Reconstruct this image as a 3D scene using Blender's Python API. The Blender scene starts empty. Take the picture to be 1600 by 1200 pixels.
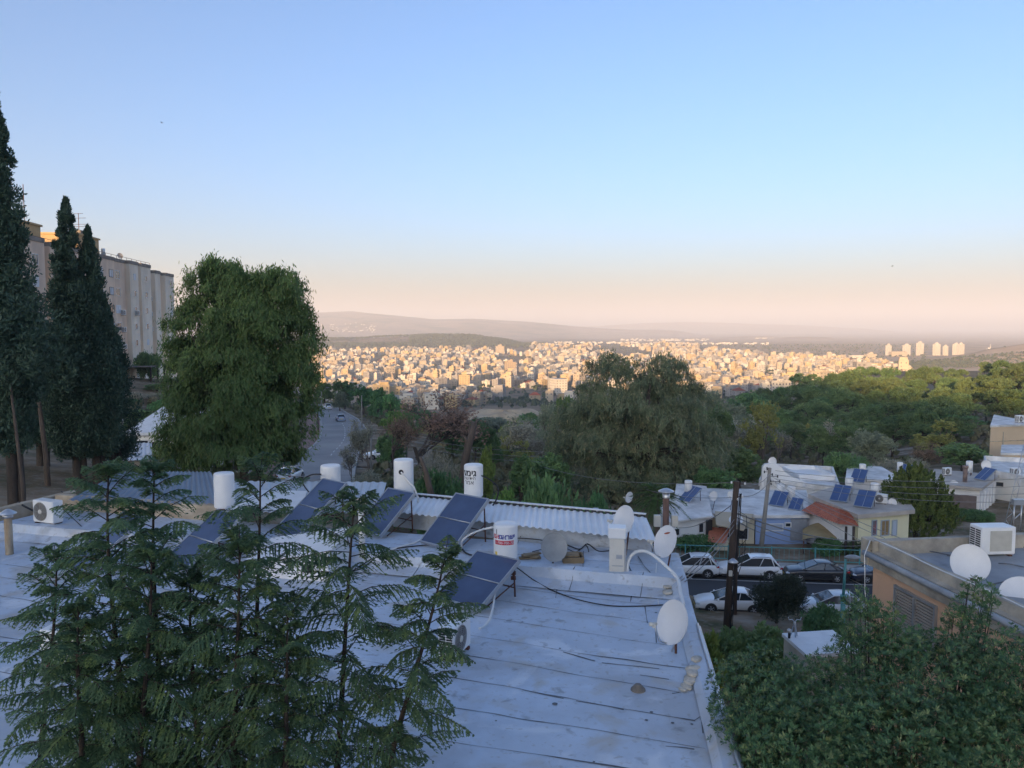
import bpy, math, random
import numpy as np
from mathutils import Vector, Matrix
R = math.radians
SC = bpy.context.scene
COL = SC.collection
random.seed(7)

# ------------------------------------------------------------ camera
F = 1209.0                      # focal length in photo pixels (1600 wide)
PITCH = math.atan(90 / F)
cam_d = bpy.data.cameras.new('camera')
cam = bpy.data.objects.new('camera', cam_d); COL.objects.link(cam)
cam_d.sensor_width = 36.0; cam_d.lens = 36.0 * F / 1600
cam_d.clip_start = 0.05; cam_d.clip_end = 60000
cam.rotation_euler = (R(90) - PITCH, 0, 0)
SC.camera = cam

# ------------------------------------------------------------ sky, sun, exposure
SUN_EL = R(5.5)
SUN_H = Vector((-0.42, -0.907, 0)).normalized()      # horizontal direction towards the sun: behind, a little left
w = bpy.data.worlds.new('World'); SC.world = w; w.use_nodes = True
nt = w.node_tree
bg = nt.nodes['Background']
sky = nt.nodes.new('ShaderNodeTexSky'); sky.sky_type = 'NISHITA'; sky.sun_disc = False
sky.sun_elevation = SUN_EL
sky.sun_rotation = math.atan2(SUN_H.x, SUN_H.y)
sky.altitude = 300; sky.air_density = 0.8; sky.dust_density = 3.8; sky.ozone_density = 3.0
nt.links.new(sky.outputs[0], bg.inputs[0]); bg.inputs[1].default_value = 0.15
sl = bpy.data.lights.new('sun', 'SUN'); sl.energy = 5.0; sl.angle = R(0.4); sl.color = (1.0, 0.62, 0.30)
sun = bpy.data.objects.new('sun', sl); COL.objects.link(sun)
sdir = Vector((SUN_H.x * math.cos(SUN_EL), SUN_H.y * math.cos(SUN_EL), math.sin(SUN_EL)))
sun.rotation_euler = (-sdir).to_track_quat('-Z', 'Y').to_euler()
SC.view_settings.view_transform = 'Standard'; SC.view_settings.look = 'None'
SC.view_settings.exposure = 1.66; SC.view_settings.gamma = 1
SC.render.engine = 'CYCLES'
cy = SC.cycles
cy.use_denoising = True
cy.max_bounces = 8; cy.diffuse_bounces = 5; cy.glossy_bounces = 3; cy.transmission_bounces = 4; cy.volume_bounces = 1
cy.sample_clamp_indirect = 4.0
# ------------------------------------------------------------ helpers
CT, ST = math.cos(PITCH), math.sin(PITCH)
def ray(px, py):
    u = (px - 800) / F; v = (600 - py) / F
    return Vector((u, CT + v * ST, -ST + v * CT))
def atd(px, py, d):                      # the point a distance d ahead on the sight line of a photo pixel
    r = ray(px, py); return r * (d / r.y)
def atz(px, py, z):                      # the point where that sight line meets height z
    r = ray(px, py); return r * (z / r.z)

MATS = {}
def mat(name, col, rough=0.7, var=0.0, scale=1.0, col2=None, metal=0.0, bump=0.0, bscale=None, spec=0.5, detail=4.0,
        obj_var=0.0, streak=0.0, coords='Object', lo=0.35, hi=0.65, hue=0.0):
    if name in MATS: return MATS[name]
    m = bpy.data.materials.new(name); m.use_nodes = True
    n = m.node_tree.nodes; l = m.node_tree.links
    b = n['Principled BSDF']
    b.inputs['Roughness'].default_value = rough; b.inputs['Metallic'].default_value = metal
    b.inputs['Specular IOR Level'].default_value = spec
    c = (*col, 1)
    b.inputs['Base Color'].default_value = c
    tc = n.new('ShaderNodeTexCoord')
    src = None
    if col2 is not None or var > 0:
        if col2 is None: col2 = tuple(max(0, x * (1 - var)) for x in col)
        nz = n.new('ShaderNodeTexNoise'); nz.inputs['Scale'].default_value = scale; nz.inputs['Detail'].default_value = detail
        nz.inputs['Roughness'].default_value = 0.6
        if streak:
            mp = n.new('ShaderNodeMapping'); mp.inputs['Scale'].default_value = (1, 1, streak)
            l.new(tc.outputs[coords], mp.inputs[0]); l.new(mp.outputs[0], nz.inputs['Vector'])
        else: l.new(tc.outputs[coords], nz.inputs['Vector'])
        cr = n.new('ShaderNodeValToRGB'); cr.color_ramp.elements[0].position = lo; cr.color_ramp.elements[1].position = hi
        cr.color_ramp.elements[0].color = (*col2, 1); cr.color_ramp.elements[1].color = c
        l.new(nz.outputs['Fac'], cr.inputs[0]); src = cr.outputs[0]
    if obj_var:
        oi = n.new('ShaderNodeObjectInfo'); hs = n.new('ShaderNodeHueSaturation')
        mr = n.new('ShaderNodeMapRange'); mr.inputs[3].default_value = 1 - obj_var; mr.inputs[4].default_value = 1 + obj_var
        l.new(oi.outputs['Random'], mr.inputs[0]); l.new(mr.outputs[0], hs.inputs['Value'])
        if hue:
            m2 = n.new('ShaderNodeMath'); m2.operation = 'MULTIPLY'; m2.inputs[1].default_value = 7.31
            m3 = n.new('ShaderNodeMath'); m3.operation = 'FRACT'
            mh = n.new('ShaderNodeMapRange'); mh.inputs[3].default_value = 0.5 - hue; mh.inputs[4].default_value = 0.5 + hue
            l.new(oi.outputs['Random'], m2.inputs[0]); l.new(m2.outputs[0], m3.inputs[0]); l.new(m3.outputs[0], mh.inputs[0])
            l.new(mh.outputs[0], hs.inputs['Hue'])
        if src: l.new(src, hs.inputs['Color'])
        else: hs.inputs['Color'].default_value = c
        src = hs.outputs[0]
    if src: l.new(src, b.inputs['Base Color'])
    if bump:
        nb = n.new('ShaderNodeTexNoise'); nb.inputs['Scale'].default_value = bscale or scale * 4; nb.inputs['Detail'].default_value = 5
        bp = n.new('ShaderNodeBump'); bp.inputs['Strength'].default_value = bump; bp.inputs['Distance'].default_value = 0.05
        l.new(tc.outputs['Object'], nb.inputs['Vector']); l.new(nb.outputs['Fac'], bp.inputs['Height']); l.new(bp.outputs[0], b.inputs['Normal'])
    MATS[name] = m; return m

def leaf_mat(name, ca, cb, scale=1.2, trans=0.25, rough=0.55, obj_var=0.15, hue=0.0, cc=None):
    """two (or three) leaf colours mixed by a noise of clump size, a little light passing through"""
    if name in MATS: return MATS[name]
    m = mat(name, ca, rough=rough, col2=cb, scale=scale, detail=2.0, obj_var=obj_var, spec=0.3, lo=0.3, hi=0.7, hue=hue)
    n = m.node_tree.nodes; l = m.node_tree.links
    b = n['Principled BSDF']; out = n['Material Output']
    src = b.inputs['Base Color'].links[0].from_socket
    if cc:
        at = n.new('ShaderNodeTexNoise'); at.inputs['Scale'].default_value = scale * 6
        tc = [x for x in n if x.type == 'TEX_COORD'][0]; l.new(tc.outputs['Object'], at.inputs['Vector'])
        cr = n.new('ShaderNodeValToRGB'); cr.color_ramp.elements[0].position = .52; cr.color_ramp.elements[1].position = .68
        mx = n.new('ShaderNodeMix'); mx.data_type = 'RGBA'; mx.inputs[7].default_value = (*cc, 1)
        l.new(at.outputs['Fac'], cr.inputs[0]); l.new(cr.outputs[0], mx.inputs[0]); l.new(src, mx.inputs[6]); src = mx.outputs[2]
        l.new(src, b.inputs['Base Color'])
    t = n.new('ShaderNodeBsdfTranslucent'); l.new(src, t.inputs['Color'])
    mix = n.new('ShaderNodeMixShader'); mix.inputs[0].default_value = trans
    l.new(b.outputs[0], mix.inputs[1]); l.new(t.outputs[0], mix.inputs[2]); l.new(mix.outputs[0], out.inputs['Surface'])
    return m

class MB:
    """collects shapes into one mesh"""
    def __init__(s): s.v = []; s.f = []; s.m = []; s.s = []
    def add(s, vs, fs, mi=0, smooth=False):
        o = len(s.v); s.v.extend([tuple(p) for p in vs])
        for f in fs:
            s.f.append(tuple(i + o for i in f)); s.m.append(mi); s.s.append(smooth)
        return s
    def box(s, c, size, rz=0.0, mi=0, bev=0.0, mtx=None):
        hx, hy, hz = size[0] / 2, size[1] / 2, size[2] / 2
        if bev > 0:
            b = min(bev, hx * .9, hy * .9, hz * .9); vs = []
            P = []
            for sx in (-1, 1):
                for sy in (-1, 1):
                    for sz in (-1, 1):
                        P.append(((sx * (hx - b), sy * (hy - b), sz * hz), (sx * (hx - b), sy * hy, sz * (hz - b)), (sx * hx, sy * (hy - b), sz * (hz - b))))
            vs = [q for t in P for q in t]
            I = lambda a, k: a * 3 + k           # corner index order: sx*4+sy*2+sz
            fs = [(I(0,0),I(2,0),I(6,0),I(4,0)), (I(1,0),I(5,0),I(7,0),I(3,0)), (I(0,1),I(4,1),I(5,1),I(1,1)), (I(2,1),I(3,1),I(7,1),I(6,1)),
                  (I(0,2),I(1,2),I(3,2),I(2,2)), (I(4,2),I(6,2),I(7,2),I(5,2))]
            for a, c2 in ((0, 4), (1, 5), (2, 6), (3, 7)): fs.append((I(a,0),I(c2,0),I(c2,1),I(a,1)))
            for a, c2 in ((0, 2), (1, 3), (4, 6), (5, 7)): fs.append((I(a,0),I(c2,0),I(c2,2),I(a,2)))
            for a, c2 in ((0, 1), (2, 3), (4, 5), (6, 7)): fs.append((I(a,1),I(c2,1),I(c2,2),I(a,2)))
            for a in range(8): fs.append((I(a,0),I(a,1),I(a,2)))
        else:
            vs = [(sx * hx, sy * hy, sz * hz) for sx in (-1, 1) for sy in (-1, 1) for sz in (-1, 1)]
            fs = [(0,2,6,4), (1,5,7,3), (0,4,5,1), (2,3,7,6), (0,1,3,2), (4,6,7,5)]
        if mtx is not None: vs = [mtx @ Vector(p) for p in vs]
        else:
            ca, sa = math.cos(rz), math.sin(rz)
            vs = [(p[0] * ca - p[1] * sa + c[0], p[0] * sa + p[1] * ca + c[1], p[2] + c[2]) for p in vs]
        return s.add(vs, fs, mi)
    def prism(s, poly, z0, z1, mi=0, top=None):
        n = len(poly); vs = [(p[0], p[1], z0) for p in poly] + [(p[0], p[1], z1) for p in poly]
        s.add(vs, [(i, (i + 1) % n, n + (i + 1) % n, n + i) for i in range(n)] + [tuple(range(n - 1, -1, -1))], mi)
        o = len(s.v) - n
        s.f.append(tuple(range(o, o + n))); s.m.append(mi if top is None else top); s.s.append(False)
        return s
    def tube(s, pts, r, n=6, mi=0, cap=True, smooth=True):
        pts = [Vector(p) for p in pts]; k = len(pts)
        rs = r if isinstance(r, (list, tuple)) else [r] * k
        vs = []; fs = []; side = None
        for i, p in enumerate(pts):
            t = (pts[min(i + 1, k - 1)] - pts[max(i - 1, 0)])
            if t.length < 1e-9: t = Vector((0, 0, 1))
            t.normalize()
            if side is None: side = t.orthogonal().normalized()
            side = (side - t * side.dot(t))
            if side.length < 1e-6: side = t.orthogonal()
            side.normalize(); b = t.cross(side)
            for j in range(n):
                a = 2 * math.pi * j / n
                vs.append(p + (side * math.cos(a) + b * math.sin(a)) * rs[i])
        for i in range(k - 1):
            for j in range(n):
                fs.append((i * n + j, i * n + (j + 1) % n, (i + 1) * n + (j + 1) % n, (i + 1) * n + j))
        s.add(vs, fs, mi, smooth)
        if cap:
            o = len(s.v) - len(vs)
            s.f.append(tuple(o + j for j in range(n - 1, -1, -1))); s.m.append(mi); s.s.append(False)
            s.f.append(tuple(o + (k - 1) * n + j for j in range(n))); s.m.append(mi); s.s.append(False)
        return s
    def lathe(s, prof, c=(0, 0, 0), n=20, mi=0, mtx=None, smooth=True):
        vs = []; fs = []; k = len(prof)
        for r, z in prof:
            for j in range(n):
                a = 2 * math.pi * j / n; vs.append(Vector((r * math.cos(a), r * math.sin(a), z)))
        for i in range(k - 1):
            for j in range(n):
                fs.append((i * n + j, i * n + (j + 1) % n, (i + 1) * n + (j + 1) % n, (i + 1) * n + j))
        if mtx is not None: vs = [mtx @ p for p in vs]
        vs = [p + Vector(c) for p in vs]
        return s.add(vs, fs, mi, smooth)
    def disc(s, c, r, n=16, mi=0, mtx=None, z=0):
        vs = [Vector((r * math.cos(2 * math.pi * j / n), r * math.sin(2 * math.pi * j / n), z)) for j in range(n)]
        if mtx is not None: vs = [mtx @ p for p in vs]
        return s.add([p + Vector(c) for p in vs], [tuple(range(n))], mi)
    def build(s, name, mats, parent=None, world=False, loc=None):
        me = bpy.data.meshes.new(name); me.from_pydata(s.v, [], s.f); me.update()
        mats = mats if isinstance(mats, (list, tuple)) else [mats]
        for m in mats: me.materials.append(m)
        me.polygons.foreach_set('material_index', s.m); me.polygons.foreach_set('use_smooth', s.s)
        o = bpy.data.objects.new(name, me); COL.objects.link(o)
        if parent is not None:
            o.parent = parent
            if world: o.location = -parent.location
        if loc is not None: o.location = loc
        return o

def np_mesh(name, V, Q, mats, parent=None, smooth=False, midx=None):
    """mesh from numpy quads"""
    me = bpy.data.meshes.new(name)
    me.vertices.add(len(V)); me.vertices.foreach_set('co', np.asarray(V, np.float32).ravel())
    q = np.asarray(Q, np.int32); k = q.shape[1]
    me.loops.add(q.size); me.loops.foreach_set('vertex_index', q.ravel())
    me.polygons.add(len(q)); me.polygons.foreach_set('loop_start', np.arange(0, q.size, k, dtype=np.int32))
    me.polygons.foreach_set('use_smooth', np.full(len(q), smooth))
    for m in (mats if isinstance(mats, (list, tuple)) else [mats]): me.materials.append(m)
    if midx is not None: me.polygons.foreach_set('material_index', np.asarray(midx, np.int32))
    me.update(calc_edges=True); me.validate()
    o = bpy.data.objects.new(name, me); COL.objects.link(o)
    if parent is not None: o.parent = parent
    return o

def tag(o, label=None, cat=None, group=None, kind=None):
    if label: o['label'] = label
    if cat: o['category'] = cat
    if group: o['group'] = group
    if kind: o['kind'] = kind
    return o
def thing(name, label, cat, loc=(0, 0, 0), rz=0.0, group=None):
    o = bpy.data.objects.new(name, None); COL.objects.link(o)
    o.empty_display_size = 0.3; o.location = loc; o.rotation_euler = (0, 0, rz)
    return tag(o, label, cat, group)
CH = {}
def copy_tree(o, label=None, loc=None, rz=None, scale=None, group=None, parent=None):
    c = o.copy(); COL.objects.link(c)
    if parent is not None: c.parent = parent
    for ch in o.children: copy_tree(ch, parent=c)
    if label: c['label'] = label
    if group: c['group'] = group
    if loc is not None: c.location = loc
    if rz is not None: c.rotation_euler = (0, 0, rz)
    if scale is not None: c.scale = scale if isinstance(scale, (tuple, list)) else (scale,) * 3
    return c
def interp(x, xs, ys): return np.interp(x, xs, ys)
def smooth01(t): t = np.clip(t, 0, 1); return t * t * (3 - 2 * t)
# ------------------------------------------------------------ terrain: one sheet
CP = np.array([
 (0,0,-15.2),(-12,3,-13.5),(5,14,-15.4),(6,22,-15.5),(9,30,-15.4),(15,36,-15.6),(10,41,-16.2),(24,40,-16.2),(40,42,-16.4),
 (12,46,-16.8),(25,45,-16.8),(40,45,-16.8),(12,57,-16.9),(30,56,-16.9),(48,54,-16.9),(20,66,-17.4),(40,68,-17.8),(38,90,-19),(65,88,-17.2),
 (60,62,-16.4),(85,100,-15.5),(110,120,-14),(75,150,-22),(75,190,-26),(130,170,-20),(160,190,-14),(40,130,-26),(45,200,-33),(110,250,-26),
 (-15,29,-7.4),(-25,34,-7.0),(-20,45,-8.6),(-33,50,-7.6),(-45,60,-7),(-55,80,-7.2),(-50,110,-9.3),(-55,130,-10),(-60,160,-12),(-23,60,-11.5),(-30,80,-13.0),(-27,56,-10.5),
 (-18,26,-8.5),(-30,20,-8),(-30,0,-9),(-60,0,-6),(-60,40,-5),(-100,100,-4),(-16,10,-12),
 (-6,40,-14.5),(-5,60,-16),(0,80,-17),(10,80,-17.5),(-15,92,-17.1),(-27,92,-17.1),(-22,84,-16.7),(-27,113,-18.2),(-20,113,-18.2),(-31,140,-19.3),(-22,140,-19.3),(-39,165,-20.3),(-28,160,-20.2),(-46,200,-21.5),(-40,200,-21.5),
 (-14,108,-17.8),(-5,100,-17.5),(10,120,-24),(20,160,-32),(-8,160,-28),(-10,200,-36),(-35,260,-30),(-80,250,-22),(-120,220,-12),
 (0,330,-47),(-60,400,-46),(90,330,-42),(200,300,-22),(60,420,-56),(-150,400,-40),(200,120,-10),(200,0,-8),(100,0,-12),(60,20,-14.5),(30,15,-15.5),(40,30,-16),
 (-200,100,0),(-200,300,-20),(300,400,-30),(300,200,-6),(-300,0,6),(300,0,-4)], float)
_d = np.linalg.norm(CP[:, None, :2] - CP[None, :, :2], axis=2)
_n = len(CP)
_A = np.zeros((_n + 1, _n + 1)); _A[:_n, :_n] = _d; _A[_n, :_n] = 1; _A[:_n, _n] = 1
_w = np.linalg.solve(_A, np.concatenate([CP[:, 2], [0]]))
def near_z(x, y):
    z = np.full(np.shape(x), _w[_n])
    for i in range(_n): z = z + _w[i] * np.hypot(x - CP[i, 0], y - CP[i, 1])
    return z
def vnoise(x, y, seed=0):
    """cheap smooth value noise"""
    xi = np.floor(x).astype(np.int64); yi = np.floor(y).astype(np.int64); fx = x - xi; fy = y - yi
    fx = fx * fx * (3 - 2 * fx); fy = fy * fy * (3 - 2 * fy)
    def h(a, b):
        k = (a * 374761393 + b * 668265263 + seed * 974711) & 0xffffffff
        k = ((k ^ (k >> 13)) * 1274126177) & 0xffffffff
        return ((k ^ (k >> 16)) & 0xffff) / 65535.0
    return (h(xi, yi) * (1 - fx) + h(xi + 1, yi) * fx) * (1 - fy) + (h(xi, yi + 1) * (1 - fx) + h(xi + 1, yi + 1) * fx) * fy
RIDGES = [   # distance, half depth, columns and the photo rows of the crest
 (9500, 2600, [200,400,490,550,620,680,740,830,900,960,1050,1100,1300,1700], [500,494,489,486,493,499,498,503,510,514,518,525,540,550]),
 (15500, 3500, [300,700,880,940,1000,1060,1150,1250,1350,1450,1500,1600,1900], [520,515,514,509,505,503,505,508,514,524,530,535,536]),
 (6200, 1500, [300,900,1000,1060,1100,1180,1250,1330,1400,1480,1600,1900], [560,550,536,533,531,529,528,530,534,537,540,545]),
 (3500, 650, [100,400,490,560,600,680,740,790,830,870,1000], [532,530,530,530,527,524,526,532,541,552,570]),
 (4300, 700, [700,850,900,960,1020,1080,1150,1250,1400], [560,546,541,536,534,534,538,552,570]),
 (1800, 340, [1250,1300,1340,1380,1430,1500,1540,1600,1700,2000], [604,584,575,570,565,557,547,537,528,505]),
]
def far_z(x, y):
    y = np.maximum(y, 50.0)
    px = 800 + x / y * F
    z = interp(y, [300,600,850,1100,1600,2200,2700,3200,5000,8000,40000], [-44,-66,-80,-86,-88,-82,-76,-78,-95,-110,-120])
    z = z + smooth01((px - 1080) / 300) * interp(y, [300,500,800,1200,2500], [25,30,22,8,0])
    for D, W, cx, cyy in RIDGES:
        crest = (510 - interp(px, cx, cyy)) / F * D
        t = np.clip(np.abs(y - D) / W, 0, 1)
        b = (np.cos(t * math.pi) + 1) / 2
        und = (vnoise(x / (W * .35), y / (W * .35), int(D)) - .5) * W * .03 + (vnoise(x / (W * .12), y / (W * .12), int(D) + 1) - .5) * W * .014
        und = und * smooth01(t * 5)
        z = np.maximum(z, z + (crest - z) * b + und * b * np.where(crest > z, 1, 0))
    return z
HS = [-5000,-900,-325,-200,-110,-85,-55,-36,-20,-5,24,80,200,800,5000]
HH = [85,86,88,102,108,108,107.5,107,99,92,87,88,92,104,115]
def ground_z(x, y):
    x = np.asarray(x, float); y = np.asarray(y, float)
    z1 = near_z(x, y)
    k = smooth01((np.hypot(x, y) - 260) / 330) * smooth01((y + 50) / 200)
    z = z1 * (1 - k) + far_z(x, y) * k
    # unseen hill added behind the viewpoint, its crest shaped to block the low sun
    t = -(x * SUN_H.x + y * SUN_H.y); s = x * -SUN_H.y - y * -SUN_H.x
    t = x * -SUN_H.x + y * -SUN_H.y; s = x * (-SUN_H.y) - y * (-SUN_H.x)
    hb = interp(s, HS, HH)
    kb = smooth01((-t - 60) / 940)
    far = smooth01((-t - 1050) / 1500)
    z = z * (1 - kb) + (hb - 30 * far) * kb
    return z
RD = [70, 80, 92, 101, 109, 119, 130, 148, 171, 184, 200, 220]            # the valley road: distance, left kerb, width, height
RX = [-22.5, -24.3, -26.5, -28.0, -29.4, -30.5, -32.3, -36.5, -42.4, -46.4, -51.4, -60]
RW = [7.6, 7.4, 7.3, 7.2, 7.2, 7.2, 7.5, 8.2, 7.8, 7.1, 6.7, 6.7]
RZ = [-15.7, -16.4, -17.1, -17.6, -18.0, -18.5, -18.95, -19.7, -20.55, -21.0, -21.5, -22.2]
_gz0 = ground_z
def ground_z(x, y):
    z = _gz0(x, y); x = np.asarray(x, float); y = np.asarray(y, float)
    xl, wd, rz = interp(y, RD, RX), interp(y, RD, RW), interp(y, RD, RZ)
    right = xl + wd + interp(y, [90, 100, 145, 160], [2, 9, 9, 1.5])
    out = np.maximum(np.maximum(xl - 4 - x, x - right), 0) + np.maximum(np.maximum(66 - y, y - 224), 0)
    k = 1 - smooth01(out / 9.0)
    return z * (1 - k) + (rz - .3) * k
def gz(x, y): return float(ground_z(np.array([x]), np.array([y]))[0])

def build_ground():
    # front fan: dense towards the view; back: coarse
    angF = np.linspace(-50, 50, 381); angB = np.linspace(50, 310, 80)[1:-1]
    ang = np.radians(np.concatenate([angF, angB]))
    rad = np.concatenate([[0.5], np.geomspace(2, 60, 100), np.geomspace(62, 420, 110)[0:], np.geomspace(430, 5200, 130), np.geomspace(5350, 30000, 70)])
    A, Rr = np.meshgrid(ang, rad)
    X = Rr * np.sin(A); Y = Rr * np.cos(A)
    Z = ground_z(X.ravel(), Y.ravel()).reshape(X.shape)
    n = len(ang); k = len(rad)
    V = np.stack([X, Y, Z], -1).reshape(-1, 3)
    i = np.arange(k - 1)[:, None] * n; j = np.arange(n)[None, :]; j2 = (j + 1) % n
    Q = np.stack([i + j, i + n + j, i + n + j2, i + j2], -1).reshape(-1, 4)
    Q = Q[:, ::-1]
    m = bpy.data.materials.new('ground'); m.use_nodes = True
    nn = m.node_tree.nodes; l = m.node_tree.links; b = nn['Principled BSDF']; b.inputs['Roughness'].default_value = .95; b.inputs['Specular IOR Level'].default_value = .1
    tc = nn.new('ShaderNodeTexCoord'); co = tc.outputs['Object']
    def noise(sc, det=4, dist=0):
        x = nn.new('ShaderNodeTexNoise'); x.inputs['Scale'].default_value = sc; x.inputs['Detail'].default_value = det; x.inputs['Distortion'].default_value = dist
        l.new(co, x.inputs['Vector']); return x.outputs['Fac']
    def ramp(fac, stops):
        r = nn.new('ShaderNodeValToRGB'); e = r.color_ramp.elements
        while len(e) < len(stops): e.new(.5)
        for q, (p, c) in zip(e, stops): q.position = p; q.color = (*c, 1)
        l.new(fac, r.inputs[0]); return r.outputs[0]
    def mix(f, a, bb):
        x = nn.new('ShaderNodeMix'); x.data_type = 'RGBA'; l.new(f, x.inputs[0]); l.new(a, x.inputs[6]); l.new(bb, x.inputs[7]); return x.outputs[2]
    near = ramp(noise(.35, 8), [(.3, (.085, .085, .045)), (.45, (.17, .13, .08)), (.58, (.25, .19, .13)), (.68, (.36, .31, .25))])
    nz = noise(2.5, 6)
    near = mix(ramp(nz, [(.5, (0, 0, 0)), (.72, (.55,) * 3)]), near, ramp(nz, [(0, (.3, .27, .22)), (1, (.3, .27, .22))]))
    far = ramp(noise(.0035, 8, .6), [(.30, (.06, .075, .035)), (.40, (.12, .11, .06)), (.52, (.26, .185, .115)), (.7, (.36, .26, .17))])
    dots = ramp(noise(.045, 3), [(.52, (0, 0, 0)), (.68, (.7,) * 3)])
    far = mix(dots, far, ramp(noise(.02, 2), [(.3, (.035, .05, .02)), (.7, (.05, .06, .03))]))
    sx = nn.new('ShaderNodeSeparateXYZ'); l.new(co, sx.inputs[0])
    dry = nn.new('ShaderNodeMapRange'); dry.inputs[1].default_value = 480; dry.inputs[2].default_value = 760; l.new(sx.outputs['X'], dry.inputs[0])
    far = mix(dry.outputs[0], far, ramp(noise(.012, 6), [(.3, (.30, .22, .12)), (.5, (.48, .33, .20)), (.7, (.56, .41, .27))]))     # the dry grass slope at the right
    ln = nn.new('ShaderNodeVectorMath'); ln.operation = 'LENGTH'; l.new(co, ln.inputs[0])
    mr = nn.new('ShaderNodeMapRange'); mr.inputs[1].default_value = 180; mr.inputs[2].default_value = 700; l.new(ln.outputs['Value'], mr.inputs[0])
    l.new(mix(mr.outputs[0], near, far), b.inputs['Base Color'])
    bp = nn.new('ShaderNodeBump'); bp.inputs['Strength'].default_value = .5; bp.inputs['Distance'].default_value = .15
    l.new(noise(3, 6), bp.inputs['Height']); l.new(bp.outputs[0], b.inputs['Normal'])
    g = np_mesh('ground', V, Q, m, smooth=True); tag(g, kind='structure')
build_ground()
# ------------------------------------------------------------ the town in the valley
def far_mat(name, col, var=.12): return mat(name, col, rough=.85, var=var, scale=.15, spec=.2)
M_CREAM = far_mat('cream_plaster', (.52, .43, .31)); M_WHITE = far_mat('white_plaster', (.64, .59, .50)); M_TAN = far_mat('tan_stone', (.44, .34, .23))
M_GREYC = far_mat('grey_concrete', (.33, .31, .29)); M_YEL = far_mat('yellow_plaster', (.56, .42, .23)); M_RED = far_mat('red_tile', (.32, .10, .055))
M_FROOF = far_mat('pale_flat_roof', (.42, .40, .37), .3); M_FWIN = mat('dark_window', (.11, .105, .10), rough=.3)
WALLS = [('cream', M_CREAM), ('white', M_WHITE), ('tan', M_TAN), ('grey', M_GREYC), ('yellow', M_YEL), ('cream', M_CREAM), ('white', M_WHITE)]
def town_block(rng, floors, w, d, style):
    """one flat roofed block: walls, roof slab with parapet, stair tower, tanks, window openings"""
    b = MB(); H = floors * 3.1 + .4
    b.box((0, 0, H / 2 - 6), (w, d, H + 12), mi=0)
    if style == 'step':
        ww = w * .55; b.box((w * .18, 0, H + 1.5), (ww, d * .8, 3.0), mi=0); b.box((w * .18, 0, H + 3.05), (ww + .4, d * .8 + .4, .12), mi=1)
    b.box((0, 0, H + .05), (w + .3, d + .3, .16), mi=1)
    if style == 'tile':
        e = .7; hw, hd = w / 2 + e, d / 2 + e; r = max(0, hw - hd)
        b.add([(-hw, -hd, H + .15), (hw, -hd, H + .15), (hw, hd, H + .15), (-hw, hd, H + .15), (-r, 0, H + 2.9), (r, 0, H + 2.9)],
              [(0, 1, 5, 4), (2, 3, 4, 5), (1, 2, 5), (3, 0, 4), (3, 2, 1, 0)], 3)
    else:
        for sx in (-1, 1): b.box((sx * (w / 2 - .1), 0, H + .5), (.2, d, .8), mi=0)
        for sy in (-1, 1): b.box((0, sy * (d / 2 - .1), H + .5), (w - .4, .2, .8), mi=0)
        sx = rng.uniform(-.25, .25) * w; sy = rng.uniform(-.2, .25) * d
        if style != 'step': b.box((sx, sy, H + 1.4), (3.2, 3.6, 2.7), mi=0); b.box((sx, sy, H + 2.8), (3.6, 4, .14), mi=1)
        for k in range(rng.randint(2, 5)):
            b.box((rng.uniform(-.4, .4) * w, rng.uniform(-.42, -.2) * d, H + .9), (.8, .8, 1.5), mi=2)
    nx = max(2, int(w / 3.3)); ny = max(2, int(d / 3.6))
    for f in range(-1, floors):
        z = f * 3.1 + 1.75
        bal = style == 'balcony' and f > 0
        for i in range(nx):
            x = (i + .5) / nx * w - w / 2
            ww = rng.choice((1.1, 1.4, 1.9, 1.4))
            for sy in (-1, 1):
                if rng.random() < .88: b.box((x, sy * (d / 2 + .01), z), (ww, .06, 1.35), mi=4)
        if bal:
            for i in (0, nx - 1): b.box(((i + .5) / nx * w - w / 2, -d / 2 - .7, z - 1.2), (w / nx * .95, 1.4, 1.1), mi=0)
        for i in range(ny):
            y = (i + .5) / ny * d - d / 2
            for sx in (-1, 1):
                if rng.random() < .8: b.box((sx * (w / 2 + .01), y, z), (.06, 1.3, 1.35), mi=4)
    return b
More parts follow.
